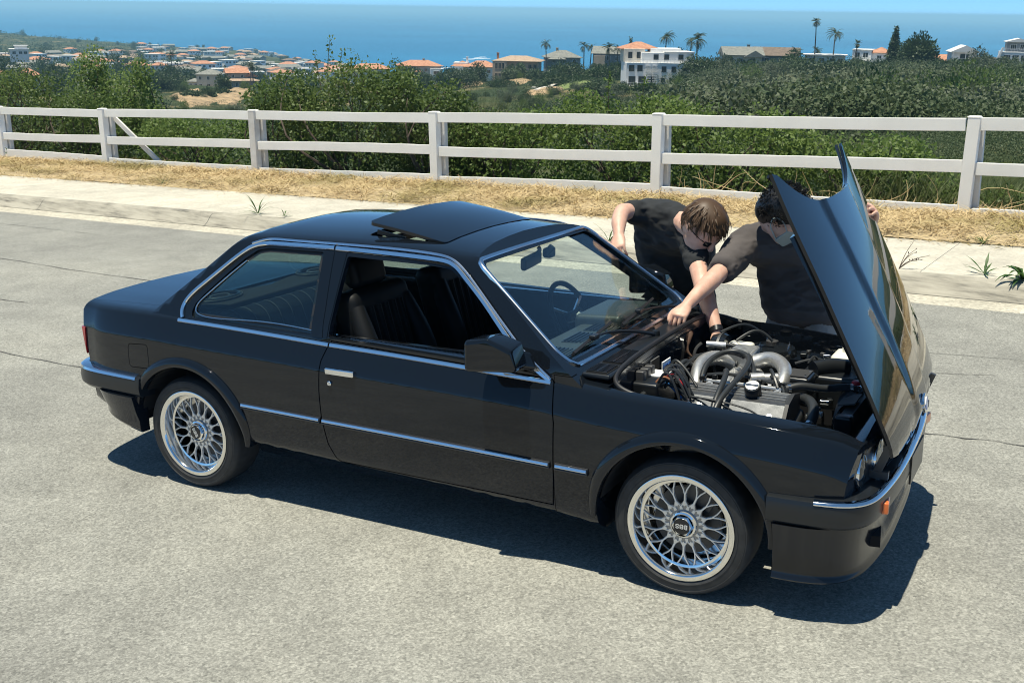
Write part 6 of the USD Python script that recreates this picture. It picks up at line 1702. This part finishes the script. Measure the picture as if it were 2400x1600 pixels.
while cnt < 170 and tries < 6000:
    tries += 1
    px = r_.uniform(-80, 900); d = math.exp(r_.uniform(math.log(430), math.log(2200))); p = ground_at(px, d)
    if p[2] < SEA_Z + 6:
        continue
    k = int(r_.integers(0, 4)); s = r_.uniform(.55, 1.0) * (1.3 if px < 330 else 1)
    lab = 'dark far tree among the town houses, one of many alike'
    if k not in firsts:
        X = thing('town_tree', lab, 'tree', 'far trees among the town houses', m3=rotz(0), t=p); firsts[k] = X
        fol, bl = tree_mesh(7 + k, 3.4 + (k % 2) * 1.2, 2.2, 420, 1.0, 90 + k, 'round' if k % 2 else 'umbrella')
        part(X, 'crown', fol, M['tree_leaf' if k < 3 else 'tree_leaf_light']); part(X, 'trunk', tube([(0, 0, -1), (0, 0, 4)], [.4, .2], 5, 2), M['bark'])
    else:
        copy_of(firsts[k], 'town_tree', lab, 'tree', 'far trees among the town houses', rotz(r_.uniform(0, 6)) * s, p)
    cnt += 1

# bigger bushes and small trees standing out of the scrub, each a thing
firsts = {}; r_ = np.random.default_rng(19)
for lab, grp, num, pxr, dr in (('rounded bush standing out of the scrub on the right canyon slope', 'bushes on the right canyon slope', 110, (1600, 2480), (85, 370)), ('rounded bush on the slope around the middle houses', 'bushes around the middle houses', 60, (1000, 1600), (210, 420)), ('rounded bush on the left slope below the houses', 'bushes on the left slope', 60, (330, 860), (190, 430))):
    for q in range(num):
        px = r_.uniform(*pxr); d = math.exp(r_.uniform(math.log(dr[0]), math.log(dr[1]))); p = ground_at(px, d)
        k = int(r_.integers(0, 5)); s = r_.uniform(.55, 1.15) * (1.0 if pxr[0] > 1500 else .62)
        if (grp, k) not in firsts:
            X = thing('slope_bush', lab, 'bush', grp, m3=rotz(r_.uniform(0, 6)) * s, t=p); firsts[(grp, k)] = X
            fol, bl = tree_mesh(3.4 + .5 * k, 2.3 + .3 * (k % 3), .9, 1500, .34, 190 + k + num, ('round', 'umbrella')[k % 2])
            part(X, 'crown', fol, M[('tree_leaf', 'brush_leaf', 'tree_leaf_light', 'brush_leaf_grey', 'hedge_leaf')[k]]); part(X, 'trunk', tube([(0, 0, -1), (0, 0, 1.6)], [.2, .12], 5, 2), M['bark'])
        else:
            copy_of(firsts[(grp, k)], 'slope_bush', lab, 'bush', grp, rotz(r_.uniform(0, 6)) * s, p)

# trees growing between the houses
firsts = {}; r_ = np.random.default_rng(23)
for lab, grp, num, pxr, dr, tops in (('dark leafy tree among the houses on the right ridge', 'trees among the houses on the right ridge', 34, (1640, 2420), (325, 400), (126, 150)), ('leafy tree among the houses in the middle', 'trees among the middle houses', 22, (900, 1500), (375, 450), (140, 176))):
    for q in range(num):
        px = r_.uniform(*pxr); d = r_.uniform(*dr); p = ground_at(px, d); top = r_.uniform(*tops)
        hh = np.clip(at(px, top, d)[2] - p[2], 2.2, 7.5); k = int(r_.integers(0, 4))
        if (grp, k) not in firsts:
            X = thing('ridge_tree', lab, 'tree', grp, m3=rotz(r_.uniform(0, 6)) * (hh / 6), t=p); firsts[(grp, k)] = X
            fol, bl = tree_mesh(6, 3.0 + .5 * (k % 2), 1.4, 2200, .5, 290 + k + num, ('round', 'umbrella')[k % 2])
            part(X, 'crown', fol, M[('tree_leaf', 'brush_leaf', 'tree_leaf_light', 'tree_leaf')[k]]); part(X, 'trunk', tube([(0, 0, -1), (0, 0, 3)], [.3, .18], 5, 2), M['bark'])
        else:
            copy_of(firsts[(grp, k)], 'ridge_tree', lab, 'tree', grp, rotz(r_.uniform(0, 6)) * (hh / 6), p)

# scrub that covers the slopes: one mass
def scrub(name, label, n, pxr, dr, size, m, seed, dens=1.0, per=22, gap=None, rad=1.0):
    r = np.random.default_rng(seed)
    d = np.exp(r.uniform(math.log(dr[0]), math.log(dr[1]), n)); px = r.uniform(*pxr, n)
    az = np.interp(px, _pxs, _az)
    x, y = CAM[0] + d * np.cos(az), CAM[1] + d * np.sin(az)
    k = meshkit.fbm(np.stack([x / 22, y / 22, 0 * x], -1), 3, seed)
    ok = k > .40
    if gap:
        ok &= ~((px > gap[0]) & (px < gap[1]))
    x, y, d, k = x[ok], y[ok], d[ok], k[ok]
    z = land_z(x, y); hgt = (.8 + 9.0 * (k - .40) + r.uniform(0, 1.3, len(x))) * dens
    P = np.stack([x, y, z], 1); out = []; nn = []
    for q in range(per):
        u = r.normal(0, 1, (len(P), 3)); u /= np.linalg.norm(u, axis=1, keepdims=True); u[:, 2] = np.abs(u[:, 2])
        out.append(P + u * (hgt * r.uniform(.85, 1.05, len(P)))[:, None] * [1.15 * rad, 1.15 * rad, .9]); nn.append(u)
    Q = np.vstack(out); N = np.vstack(nn)
    s = size * np.tile(np.clip(hgt, .5, 4) ** .6, per)
    tag(stage.GetPrimAtPath(part('/World', name, leaf_quads(Q, s[:, None], seed, .0, N * .9 + [0, 0, .15]), M[m], kind='stuff')), label, 'scrub')


scrub('hillside_scrub', 'dense dark scrub covering the canyon slope at the right', 4600, (1560, 2700), (70, 390), .15, 'brush_leaf', 61, 1.05, 130)
scrub('hillside_scrub', 'grey-green scrub mixed into the right canyon slope', 2300, (1600, 2700), (70, 390), .15, 'brush_leaf_grey', 62, 1.05, 120)
scrub('hillside_scrub', 'scrub on the slopes around the middle houses', 1300, (820, 1560), (130, 420), .24, 'tree_leaf', 63, .40, 50)
scrub('hillside_scrub', 'scrub and bushes on the left slopes below the town', 1500, (-250, 860), (130, 640), .28, 'tree_leaf', 64, .45, 44, (385, 650))
scrub('hillside_scrub', 'small sparse scrub on the bare slope below the left houses', 700, (380, 660), (150, 420), .16, 'brush_leaf', 68, .26, 40)
scrub('headland_scrub', 'dark scrub covering the far headland', 3200, (-250, 420), (700, 2400), .9, 'tree_leaf', 65, 1.1, 10)
scrub('bank_scrub', 'low brush on the near bank below the fence at the right', 2600, (1750, 2900), (24, 80), .085, 'brush_leaf', 66, .32, 90)
scrub('bank_scrub', 'low brush on the near bank below the fence in the middle and left', 2200, (-200, 1750), (26, 130), .11, 'brush_leaf', 67, .30, 60)
# ================================================================ THE TWO PEOPLE
def skin(name, c1, c2):
    M[name] = usdkit.material(stage, f'/World/Looks/{name}', {'g': ('geometry', {}), 'n': ('noise_texture', {'scale': 22.0, 'detail': 4.0}), 'r': ('rgb_ramp', {'ramp': [(.3, c1), (.7, c2)]}),
        'n2': ('noise_texture', {'scale': 260.0}), 'b': ('bump', {'strength': .12, 'distance': .002}),
        'p': ('principled_bsdf', {'roughness': .5, 'subsurface_weight': .12, 'subsurface_radius': (.012, .005, .003), 'subsurface_scale': .6})},
        [('g.position', 'n.vector'), ('n.fac', 'r.fac'), ('r.color', 'p.base_color'), ('g.position', 'n2.vector'), ('n2.fac', 'b.height'), ('b.normal', 'p.normal')], surface='p.BSDF')


skin('skin', (.52, .30, .22), (.64, .40, .305))
noisy('shirt_black', (.010, .012, .014), (.022, .025, .028), 14, .9, bump=.25, bscale=500, bdist=.001)
noisy('shirt_charcoal', (.055, .048, .047), (.088, .078, .076), 5, .9, bump=.25, bscale=500, bdist=.001)
noisy('trousers_dark', (.02, .022, .026), (.04, .043, .05), 20, .9)
noisy('trousers_grey', (.30, .32, .33), (.40, .41, .42), 20, .9)
mat('shoe_white', (.6, .6, .58), .6)
mat('shoe_dark', (.03, .03, .032), .6)
mat('watch_black', (.012, .012, .013), .3)
mat('glasses_dark', (.008, .008, .009), .08)
mat('mask_cloth', (.34, .40, .39), .8)
nodes = {'g': ('geometry', {}), 'r': ('rgb_ramp', {'ramp': [(0, (.07, .04, .02)), (.6, (.14, .085, .045)), (1, (.21, .135, .075))]}), 'p': ('principled_bsdf', {'roughness': .5, 'specular_ior_level': .35})}
M['hair_brown'] = usdkit.material(stage, '/World/Looks/hair_brown', nodes, [('g.random_per_island', 'r.fac'), ('r.color', 'p.base_color')], surface='p.BSDF')
nodes = {'g': ('geometry', {}), 'r': ('rgb_ramp', {'ramp': [(0, (.008, .007, .006)), (.7, (.022, .019, .016)), (1, (.06, .052, .045))]}), 'p': ('principled_bsdf', {'roughness': .4, 'specular_ior_level': .6})}
M['hair_black'] = usdkit.material(stage, '/World/Looks/hair_black', nodes, [('g.random_per_island', 'r.fac'), ('r.color', 'p.base_color')], surface='p.BSDF')


def ball(p, r, n=14):
    return Manifold.sphere(float(r), n).translate([float(q) for q in p])


def bone(*pr):
    """Hull chain through (point, radius) pairs."""
    return Manifold.batch_boolean([Manifold.batch_hull([ball(*pr[i]), ball(*pr[i + 1])]) for i in range(len(pr) - 1)], OpAdd) if len(pr) > 2 else Manifold.batch_hull([ball(*q) for q in pr])


from manifold3d import OpType
OpAdd = OpType.Add
nrm_ = lambda v: np.asarray(v, float) / np.linalg.norm(v)


def hand(wrist, d, pn, side, curl, spread=.12, thumb=.6, sc=1.0):
    """A hand: palm, four fingers and a thumb. d: wrist to knuckles; pn: out of the back of the hand; side +1: thumb on +across."""
    d = nrm_(d); pn = nrm_(np.asarray(pn, float) - d * np.dot(pn, d)); ac = np.cross(d, pn) * side
    w = np.asarray(wrist, float); S = lambda a, b, c: w + (d * a + ac * b + pn * c) * sc
    parts = [Manifold.batch_hull([ball(S(.0, .0, 0), .024 * sc, 10), ball(S(.028, .022, 0), .016 * sc, 10), ball(S(.028, -.022, -.002), .015 * sc, 10), ball(S(.088, .030, .0), .0115 * sc, 10), ball(S(.090, .010, .003), .0125 * sc, 10), ball(S(.087, -.010, .002), .012 * sc, 10), ball(S(.080, -.030, -.002), .011 * sc, 10)])]
    for k, (b, L, r) in enumerate(((.030, (.042, .026, .021), .0092), (.010, (.046, .030, .022), .0095), (-.010, (.043, .028, .021), .0090), (-.030, (.034, .020, .018), .0080))):
        p = S(.086 - .006 * (k == 3), b, 0); a = 0; fan = (b / .03) * spread; pr = [(p, r * 1.12 * sc)]
        for j, l in enumerate(L):
            a += curl[j] * (1 + .06 * k)
            v = (d * math.cos(a) - pn * math.sin(a)) + ac * fan * math.cos(a); v = nrm_(v)
            p = p + v * l * sc; pr.append((p, r * (1.0, .93, .82)[j] * sc))
        for i in range(3):
            parts.append(Manifold.batch_hull([ball(pr[i][0], pr[i][1], 10), ball(pr[i + 1][0], pr[i + 1][1], 10)]))
    p0 = S(.022, .024, -.006); p1 = S(.052, .052, -.014 - .012 * thumb); p2 = S(.078, .060 - .012 * thumb, -.022 - .022 * thumb); p3 = S(.098, .056 - .022 * thumb, -.030 - .026 * thumb)
    for (a_, ra), (b_, rb) in (((p0, .0165), (p1, .0125)), ((p1, .0125), (p2, .0105)), ((p2, .0105), (p3, .0085))):
        parts.append(Manifold.batch_hull([ball(a_, ra * sc, 10), ball(b_, rb * sc, 10)]))
    return Manifold.batch_boolean(parts, OpAdd).refine_to_length(.005)


def head_parts(c, f, up, sc=1.10):
    f = nrm_(f); u = np.asarray(up, float); u = nrm_(u - f * np.dot(u, f)); r = np.cross(f, u)
    H = lambda a, b, z: np.asarray(c) + (f * a + r * b + u * z) * sc
    P = [Manifold.batch_hull([ball(H(-.020, 0, .030), .094 * sc, 24), ball(H(.020, 0, .035), .082 * sc, 24), ball(H(-.03, 0, .0), .085 * sc, 20)]),
         Manifold.batch_hull([ball(H(.035, s * .030, .02), .055 * sc, 16) for s in (-1, 1)] + [ball(H(.045, s * .034, -.035), .040 * sc, 14) for s in (-1, 1)] + [ball(H(.068, s * .012, -.100), .024 * sc, 12) for s in (-1, 1)] + [ball(H(.0, s * .048, -.060), .030 * sc, 12) for s in (-1, 1)]),
         Manifold.batch_hull([ball(H(.094, 0, .012), .008 * sc, 10), ball(H(.114, 0, -.030), .0125 * sc, 10), ball(H(.098, .014, -.034), .009 * sc, 10), ball(H(.098, -.014, -.034), .009 * sc, 10)]),
         Manifold.batch_hull([ball(H(.088, s * .018, -.064), .008 * sc, 8) for s in (-1, 1)] + [ball(H(.094, 0, -.062), .008 * sc, 8)]),
         Manifold.batch_hull([ball(H(.088, s * .016, -.076), .008 * sc, 8) for s in (-1, 1)] + [ball(H(.093, 0, -.076), .008 * sc, 8)]),
         Manifold.batch_hull([ball(H(.084, s * .04, .022), .010 * sc, 8) for s in (-1, 1)] + [ball(H(.090, 0, .020), .010 * sc, 8)])]
    for s in (-1, 1):
        P.append(Manifold.batch_hull([ball(H(-.012, s * .086, .020), .010 * sc, 8), ball(H(-.018, s * .094, .012), .006 * sc, 8), ball(H(.002, s * .084, .012), .007 * sc, 8), ball(H(-.004, s * .084, -.030), .007 * sc, 8), ball(H(-.014, s * .090, -.010), .007 * sc, 8)]))
    return Manifold.batch_boolean(P, OpAdd), H


def finish(mani, it=10, extra=None, ref=.014):
    m = mani.refine_to_length(ref)
    if extra:
        m = Manifold.batch_boolean([m] + extra, OpAdd)
    t = tm(m); t.merge_vertices()
    trimesh.smoothing.filter_taubin(t, .5, -.53, it)
    return t


def cloth(mani, seed, amp=.008, ref=.016, it=10, cut=(), axis=None):
    """Cloth: smoothed, with creases running across the pull."""
    t = tm(mani.refine_to_length(ref)); t.merge_vertices(); trimesh.smoothing.filter_taubin(t, .5, -.53, it)
    V = np.asarray(t.vertices); n = np.asarray(t.vertex_normals)
    q = V @ np.diag([9, 9, 16.0]) + seed * 10; q2 = V @ np.array([[14, 4, 0], [-4, 16, 6], [3, -6, 30.0]]) + seed
    a = 1 - np.abs(meshkit.fbm(q, 3, seed) * 2 - 1) * 1.6; b = meshkit.fbm(q2, 3, seed + 3) - .5
    t.vertices = V + n * (amp * (a - .3) + amp * 1.2 * b)[:, None]
    m = mf(t)
    if m.status().name != 'NoError':
        return t
    for pl in cut:
        m = m.trim_by_plane([float(x) for x in pl[0]], float(pl[1]))
    return tm(m)


def lock_mesh(root, d, nrm, L, w, droop, r, n=6, curl=0.0, skull=None):
    """One tapered strand of hair lying over the head."""
    P = [np.asarray(root, float)]; v = nrm_(d)
    for i in range(n - 1):
        v = nrm_(v + np.array([0, 0, -droop]) / n + nrm * (-.02) + r.normal(0, .10 + curl, 3)); P.append(P[-1] + v * L / (n - 1))
    P = np.array(P)
    if skull is not None:
        q = P - skull[0]; l = np.linalg.norm(q, axis=1, keepdims=True); P = skull[0] + q / l * np.clip(l, skull[1], skull[2])
    s = np.cross(v, nrm); s = s / max(np.linalg.norm(s), 1e-6)
    ww = w * np.array([.7, 1, 1, .85, .55, .1])[:n]
    V = np.concatenate([np.stack([P[i] - s * ww[i], P[i] + nrm * ww[i] * .55, P[i] + s * ww[i]]) for i in range(n)])
    F = []
    for i in range(n - 1):
        for k in range(2):
            a = i * 3 + k; F += [[a, a + 1, a + 4], [a, a + 4, a + 3]]
    return trimesh.Trimesh(V, F, process=False)


# ---- the man bending over the wing, in a black t-shirt
P1 = thing('person', 'person in black t-shirt with brown hair bending over the engine, hand on windscreen pillar', 'person', m3=RW)
shR, shL = np.array([.40, 1.08, 1.245]), np.array([.70, .93, 1.17]); neck = np.array([.585, .985, 1.255]); hip = np.array([.50, 1.30, .90])
elR, wrR = np.array([.335, .85, 1.285]), np.array([.385, .690, 1.185]); elL, wrL = np.array([.865, .63, .975]), np.array([1.005, .475, .765])
hd1 = np.array([.800, .812, 1.222])
hf, hu = (.66, -.28, -.70), (.50, -.20, .80)
head, H = head_parts(hd1, hf, hu)
hips = [hip + [-.09, -.03, 0], hip + [.09, .03, 0]]
kn = [np.array([.42, 1.22, .47]), np.array([.68, 1.27, .47])]; an = [np.array([.36, 1.36, .07]), np.array([.70, 1.40, .07])]
B = [head, bone((neck, .060), (H(-.035, 0, -.055), .055)), bone((shR, .058), (elR, .043)), bone((elR, .045), ((elR + wrR) / 2 + [-.01, 0, .005], .044), (wrR, .029)), bone((shL, .058), (elL, .043)), bone((elL, .046), ((elL * .65 + wrL * .35), .046), (wrL, .029)),
     Manifold.batch_hull([ball(shR, .07), ball(shL, .07), ball(neck, .07), ball(hip + [-.08, -.08, .2], .11), ball(hip + [.08, -.05, .2], .11)]), Manifold.batch_hull([ball(hips[0], .10), ball(hips[1], .10), ball(hip + [0, -.06, .2], .12)])]
for k in range(2):
    B.append(bone((hips[k], .088), (kn[k], .058))); B.append(bone((kn[k], .058), ((kn[k] * .7 + an[k] * .3) + [0, .012, 0], .056), (an[k], .037)))
    B.append(bone((an[k], .036), (an[k] + [.06, -.15, -.03], .03)))
hR = hand(wrR, (.22, -.62, -.60), (-.15, -.62, .75), 1, (.55, .65, .45), .10, .5)
hL = hand(wrL, (.15, -.42, -.80), (.62, -.35, .45), -1, (.35, .45, .3), .1, .5)
body1 = finish(Manifold.batch_boolean(B, OpAdd), 10, [hR, hL])
BD1 = part(P1, 'body', body1, M['skin'], True)
sh = Manifold.batch_boolean([Manifold.batch_hull([ball(shR + [0, .0, .0], .086), ball(shL, .082), ball(neck + [-.01, .01, -.012], .085), ball(neck + [.03, -.03, -.012], .070), ball((shR + shL) / 2 + [-.06, .10, .02], .10), ball(hip + [-.10, -.14, .22], .115), ball(hip + [.12, -.12, .20], .115)]),
    Manifold.batch_hull([ball(hip + [-.10, -.14, .22], .115), ball(hip + [.12, -.12, .20], .115), ball(hip + [-.09, -.03, -.02], .125), ball(hip + [.11, -.0, -.02], .125)]),
    bone((shR, .078), (shR * .38 + elR * .62, .068)), bone((shL, .078), (shL * .42 + elL * .58, .066))], OpAdd)
# sleeves end in clean openings: trimmed by capsule cuts
for a_, b_, f in ((shR, elR, .80), (shL, elL, .76)):
    c = a_ + (b_ - a_) * f; v = nrm_(b_ - a_)
    cut = Manifold.cube([.3, .3, .2], True).translate([0, 0, .1]).transform(np.c_[trimesh.geometry.align_vectors([0, 0, 1], v)[:3, :3], c])
    sh -= cut
part(P1, 'shirt', cloth(sh, 3, .010), M['shirt_black'], True)
tr = [Manifold.batch_hull([ball(hips[0], .112), ball(hips[1], .112), ball(hip + [0, 0, .06], .115)])]
for k in range(2):
    tr.append(bone((hips[k], .105), (kn[k], .078), (an[k] + [0, 0, .05], .060)))
part(P1, 'trousers', cloth(Manifold.batch_boolean(tr, OpAdd), 5, .010, .03), M['trousers_dark'], True)
for k in range(2):
    part(P1, 'shoe', tm(Manifold.batch_hull([ball(an[k] + [-.01, .03, -.03], .042), ball(an[k] + [.07, -.17, -.035], .035), ball(an[k] + [.0, 0, .02], .045)])), M['shoe_white'], 40)
wv = nrm_(wrL - elL); part(P1, 'wrist_watch', tube([wrL - wv * .028, wrL - wv * .002], .0345, 18, 0), M['watch_black'], 40)
r_ = np.random.default_rng(12); hs = []
fu, uu, ru = nrm_(hf), None, None
uu = np.asarray(hu, float); uu = nrm_(uu - fu * uu.dot(fu)); ru = np.cross(fu, uu)
for k in range(950):
    u = r_.normal(0, 1, 3); u /= np.linalg.norm(u)
    if u[2] < .02 and not (u[0] < -.35 and u[2] > -.6):
        continue
    if u[0] > .40 and u[2] < .50:
        continue
    n_ = fu * u[0] + ru * u[1] + uu * u[2]
    root = hd1 + fu * (-.013) + uu * .033 + n_ * (.109 + r_.uniform(0, .014))
    crown = hd1 - fu * .05 + uu * .125
    d = root - crown; d = d - n_ * d.dot(n_); d = d / max(np.linalg.norm(d), 1e-3)
    if u[0] > .1:
        d = d + fu * .25
    hs.append(lock_mesh(root, d, n_, r_.uniform(.045, .07) * (.6 if abs(u[1]) > .6 and u[2] < .45 else 1) + (.015 if u[0] > .3 else 0), r_.uniform(.0025, .0055), .25, r_, 6, 0, (hd1 - fu * .013 + uu * .035, .113, .130 + (.012 if u[0] > .25 else 0))))
HR1 = part(P1, 'hair', tm(Manifold.batch_hull([ball(hd1 + (fu * a + uu * z) * 1.1, r * 1.1, 20) for a, z, r in ((-.026, .046, .096), (.014, .060, .082), (-.055, .0, .074))])), M['hair_brown'], True)
part(HR1, 'strands', cat_(hs), M['hair_brown'], True, kind='stuff')
for s in (-1, 1):
    part(P1, 'sunglass_lens', tm(Manifold.batch_hull([ball(H(.093, s * .020, .008), .006, 8), ball(H(.083, s * .050, .008), .006, 8), ball(H(.092, s * .024, -.014), .006, 8), ball(H(.083, s * .046, -.012), .006, 8)])), M['glasses_dark'], True)
    part(P1, 'sunglass_arm', tube([H(.080, s * .060, .008), H(.03, s * .086, .010), H(-.015, s * .092, .012)], .003, 6, 3), M['glasses_dark'], True)

# ---- the man behind the bonnet, in a charcoal shirt
P2 = thing('person', 'person with black curly hair and charcoal shirt half hidden behind the raised bonnet', 'person', m3=RW)
shR, shL = np.array([.985, .99, 1.135]), np.array([1.30, 1.02, 1.165]); neck = np.array([1.145, 1.02, 1.20]); hip = np.array([1.26, 1.22, .88])
elR, wrR = np.array([.955, .64, 1.035]), np.array([.890, .345, .918]); elL, wrL = np.array([1.56, .95, 1.22]), np.array([1.665, .735, 1.335])
hd2 = np.array([1.185, .915, 1.295])
hf, hu = (.78, .14, -.56), (.40, -.16, .85)
head, H = head_parts(hd2, hf, hu)
hips = [hip + [-.09, 0, 0], hip + [.09, 0, 0]]
kn = [np.array([1.14, 1.17, .46]), np.array([1.36, 1.17, .46])]; an = [np.array([1.12, 1.30, .07]), np.array([1.40, 1.28, .07])]
B = [head, bone((neck, .060), (H(-.035, 0, -.055), .056)), bone((shR, .060), (elR, .046)), bone((elR, .047), ((elR * .68 + wrR * .32), .048), (wrR, .030)), bone((shL, .060), (elL, .044)), bone((elL, .046), ((elL * .65 + wrL * .35), .044), (wrL, .029)),
     Manifold.batch_hull([ball(shR, .07), ball(shL, .07), ball(neck, .07), ball(hip + [-.09, -.06, .2], .12), ball(hip + [.09, -.06, .2], .12)]), Manifold.batch_hull([ball(hips[0], .11), ball(hips[1], .11), ball(hip + [0, -.04, .2], .13)])]
for k in range(2):
    B.append(bone((hips[k], .09), (kn[k], .06))); B.append(bone((kn[k], .06), ((kn[k] * .7 + an[k] * .3) + [0, .012, 0], .058), (an[k], .038)))
    B.append(bone((an[k], .036), (an[k] + [.0, -.16, -.03], .03)))
hR = hand(wrR, (-.12, -.86, -.38), (.10, -.35, .92), 1, (.75, .75, .5), .12, .3)
hL = hand(wrL, (.02, -.75, .55), (.50, .35, .55), 1, (.35, .85, .6), .22, .2)
body2 = finish(Manifold.batch_boolean(B, OpAdd), 10, [hR, hL])
part(P2, 'body', body2, M['skin'], True)
sh = Manifold.batch_boolean([Manifold.batch_hull([ball(shR, .092), ball(shL, .088), ball(neck + [.0, .02, -.03], .085), ball((shR + shL) / 2 + [-.0, .10, .0], .11), ball(hip + [-.14, -.09, .20], .125), ball(hip + [.14, -.08, .20], .125)]),
    Manifold.batch_hull([ball(hip + [-.14, -.09, .20], .125), ball(hip + [.14, -.08, .20], .125), ball(hip + [-.10, -.04, -.08], .135), ball(hip + [.11, -.02, -.08], .135)]),
    bone((shR, .086), (shR * .28 + elR * .72, .076), (shR * .02 + elR * .98, .070)), bone((shL, .082), (shL * .42 + elL * .58, .070))], OpAdd)
for a_, b_, f in ((shR, elR, .99), (shL, elL, .76)):
    c = a_ + (b_ - a_) * f; v = nrm_(b_ - a_)
    sh -= Manifold.cube([.3, .3, .2], True).translate([0, 0, .1]).transform(np.c_[trimesh.geometry.align_vectors([0, 0, 1], v)[:3, :3], c])
part(P2, 'shirt', cloth(sh, 9, .012), M['shirt_charcoal'], True)
part(P2, 'collar', sweep([(-.004, -.022), (.004, -.022), (.006, .02), (-.006, .02)], smooth_path([neck + np.array(q) for q in ((.075, .02, .02), (.04, .075, .03), (-.05, .06, .04), (-.075, -.02, .03), (-.02, -.075, .01), (.06, -.05, .0))], 6, True), (0, 0, 1), True), M['shirt_charcoal'], True)
tr = [Manifold.batch_hull([ball(hips[0], .122), ball(hips[1], .122), ball(hip + [0, 0, .02], .12)])]
for k in range(2):
    tr.append(bone((hips[k], .112), (kn[k], .085), (an[k] + [0, 0, .04], .068)))
part(P2, 'trousers', cloth(Manifold.batch_boolean(tr, OpAdd), 15, .010, .03), M['trousers_grey'], True)
for k in range(2):
    part(P2, 'shoe', tm(Manifold.batch_hull([ball(an[k] + [0, .03, -.03], .042), ball(an[k] + [.0, -.19, -.035], .035), ball(an[k] + [.0, 0, .02], .045)])), M['shoe_dark'], 40)
fu = nrm_(hf); uu = np.asarray(hu, float); uu = nrm_(uu - fu * uu.dot(fu)); ru = np.cross(fu, uu)
HR2 = part(P2, 'hair', tm(Manifold.batch_hull([ball(hd2 + (fu * a + uu * z) * 1.1, r * 1.1, 20) for a, z, r in ((-.026, .040, .104), (.018, .052, .092), (-.055, -.005, .080))])), M['hair_black'], True)
cu = []
for k in range(1500):
    u = r_.normal(0, 1, 3); u /= np.linalg.norm(u)
    if u[2] < -.5 or (u[0] > .35 and u[2] < .35):
        continue
    n_ = fu * u[0] + ru * u[1] + uu * u[2]
    root = hd2 + fu * (-.015) + uu * .040 + n_ * (.114 + r_.uniform(-.004, .013))
    a = r_.uniform(0, 2 * PI); t1 = np.cross(n_, [0.3, .5, .8]); t1 /= np.linalg.norm(t1); t2 = np.cross(n_, t1)
    q = np.linspace(0, 1.6 * PI, 7); rr = r_.uniform(.005, .010)
    P = np.stack([root + t1 * rr * math.cos(a + x) + t2 * rr * math.sin(a + x) + n_ * .004 * x for x in q])
    ww = r_.uniform(.0016, .0028)
    V = np.stack([P - n_ * ww, P + n_ * ww], 1); cu.append(grid_mesh(V))
part(HR2, 'curls', cat_(cu), M['hair_black'], False, kind='stuff')
mk = tm(Manifold.batch_hull([ball(H(.112, 0, -.012), .013, 10), ball(H(.116, 0, -.042), .014, 10), ball(H(.098, 0, -.112), .012, 10)] + [ball(H(.060, s * .068, -.018), .008, 8) for s in (-1, 1)] + [ball(H(.045, s * .062, -.085), .008, 8) for s in (-1, 1)]))
MK = part(P2, 'face_mask', mk, M['mask_cloth'], 50)
for s in (-1, 1):
    part(MK, 'ear_loop', tube([H(.060, s * .073, -.018), H(.015, s * .093, .018), H(-.022, s * .099, .012), H(-.020, s * .096, -.025), H(.01, s * .085, -.055), H(.045, s * .066, -.085)], .0035, 6, 4), M['mask_cloth'], True)
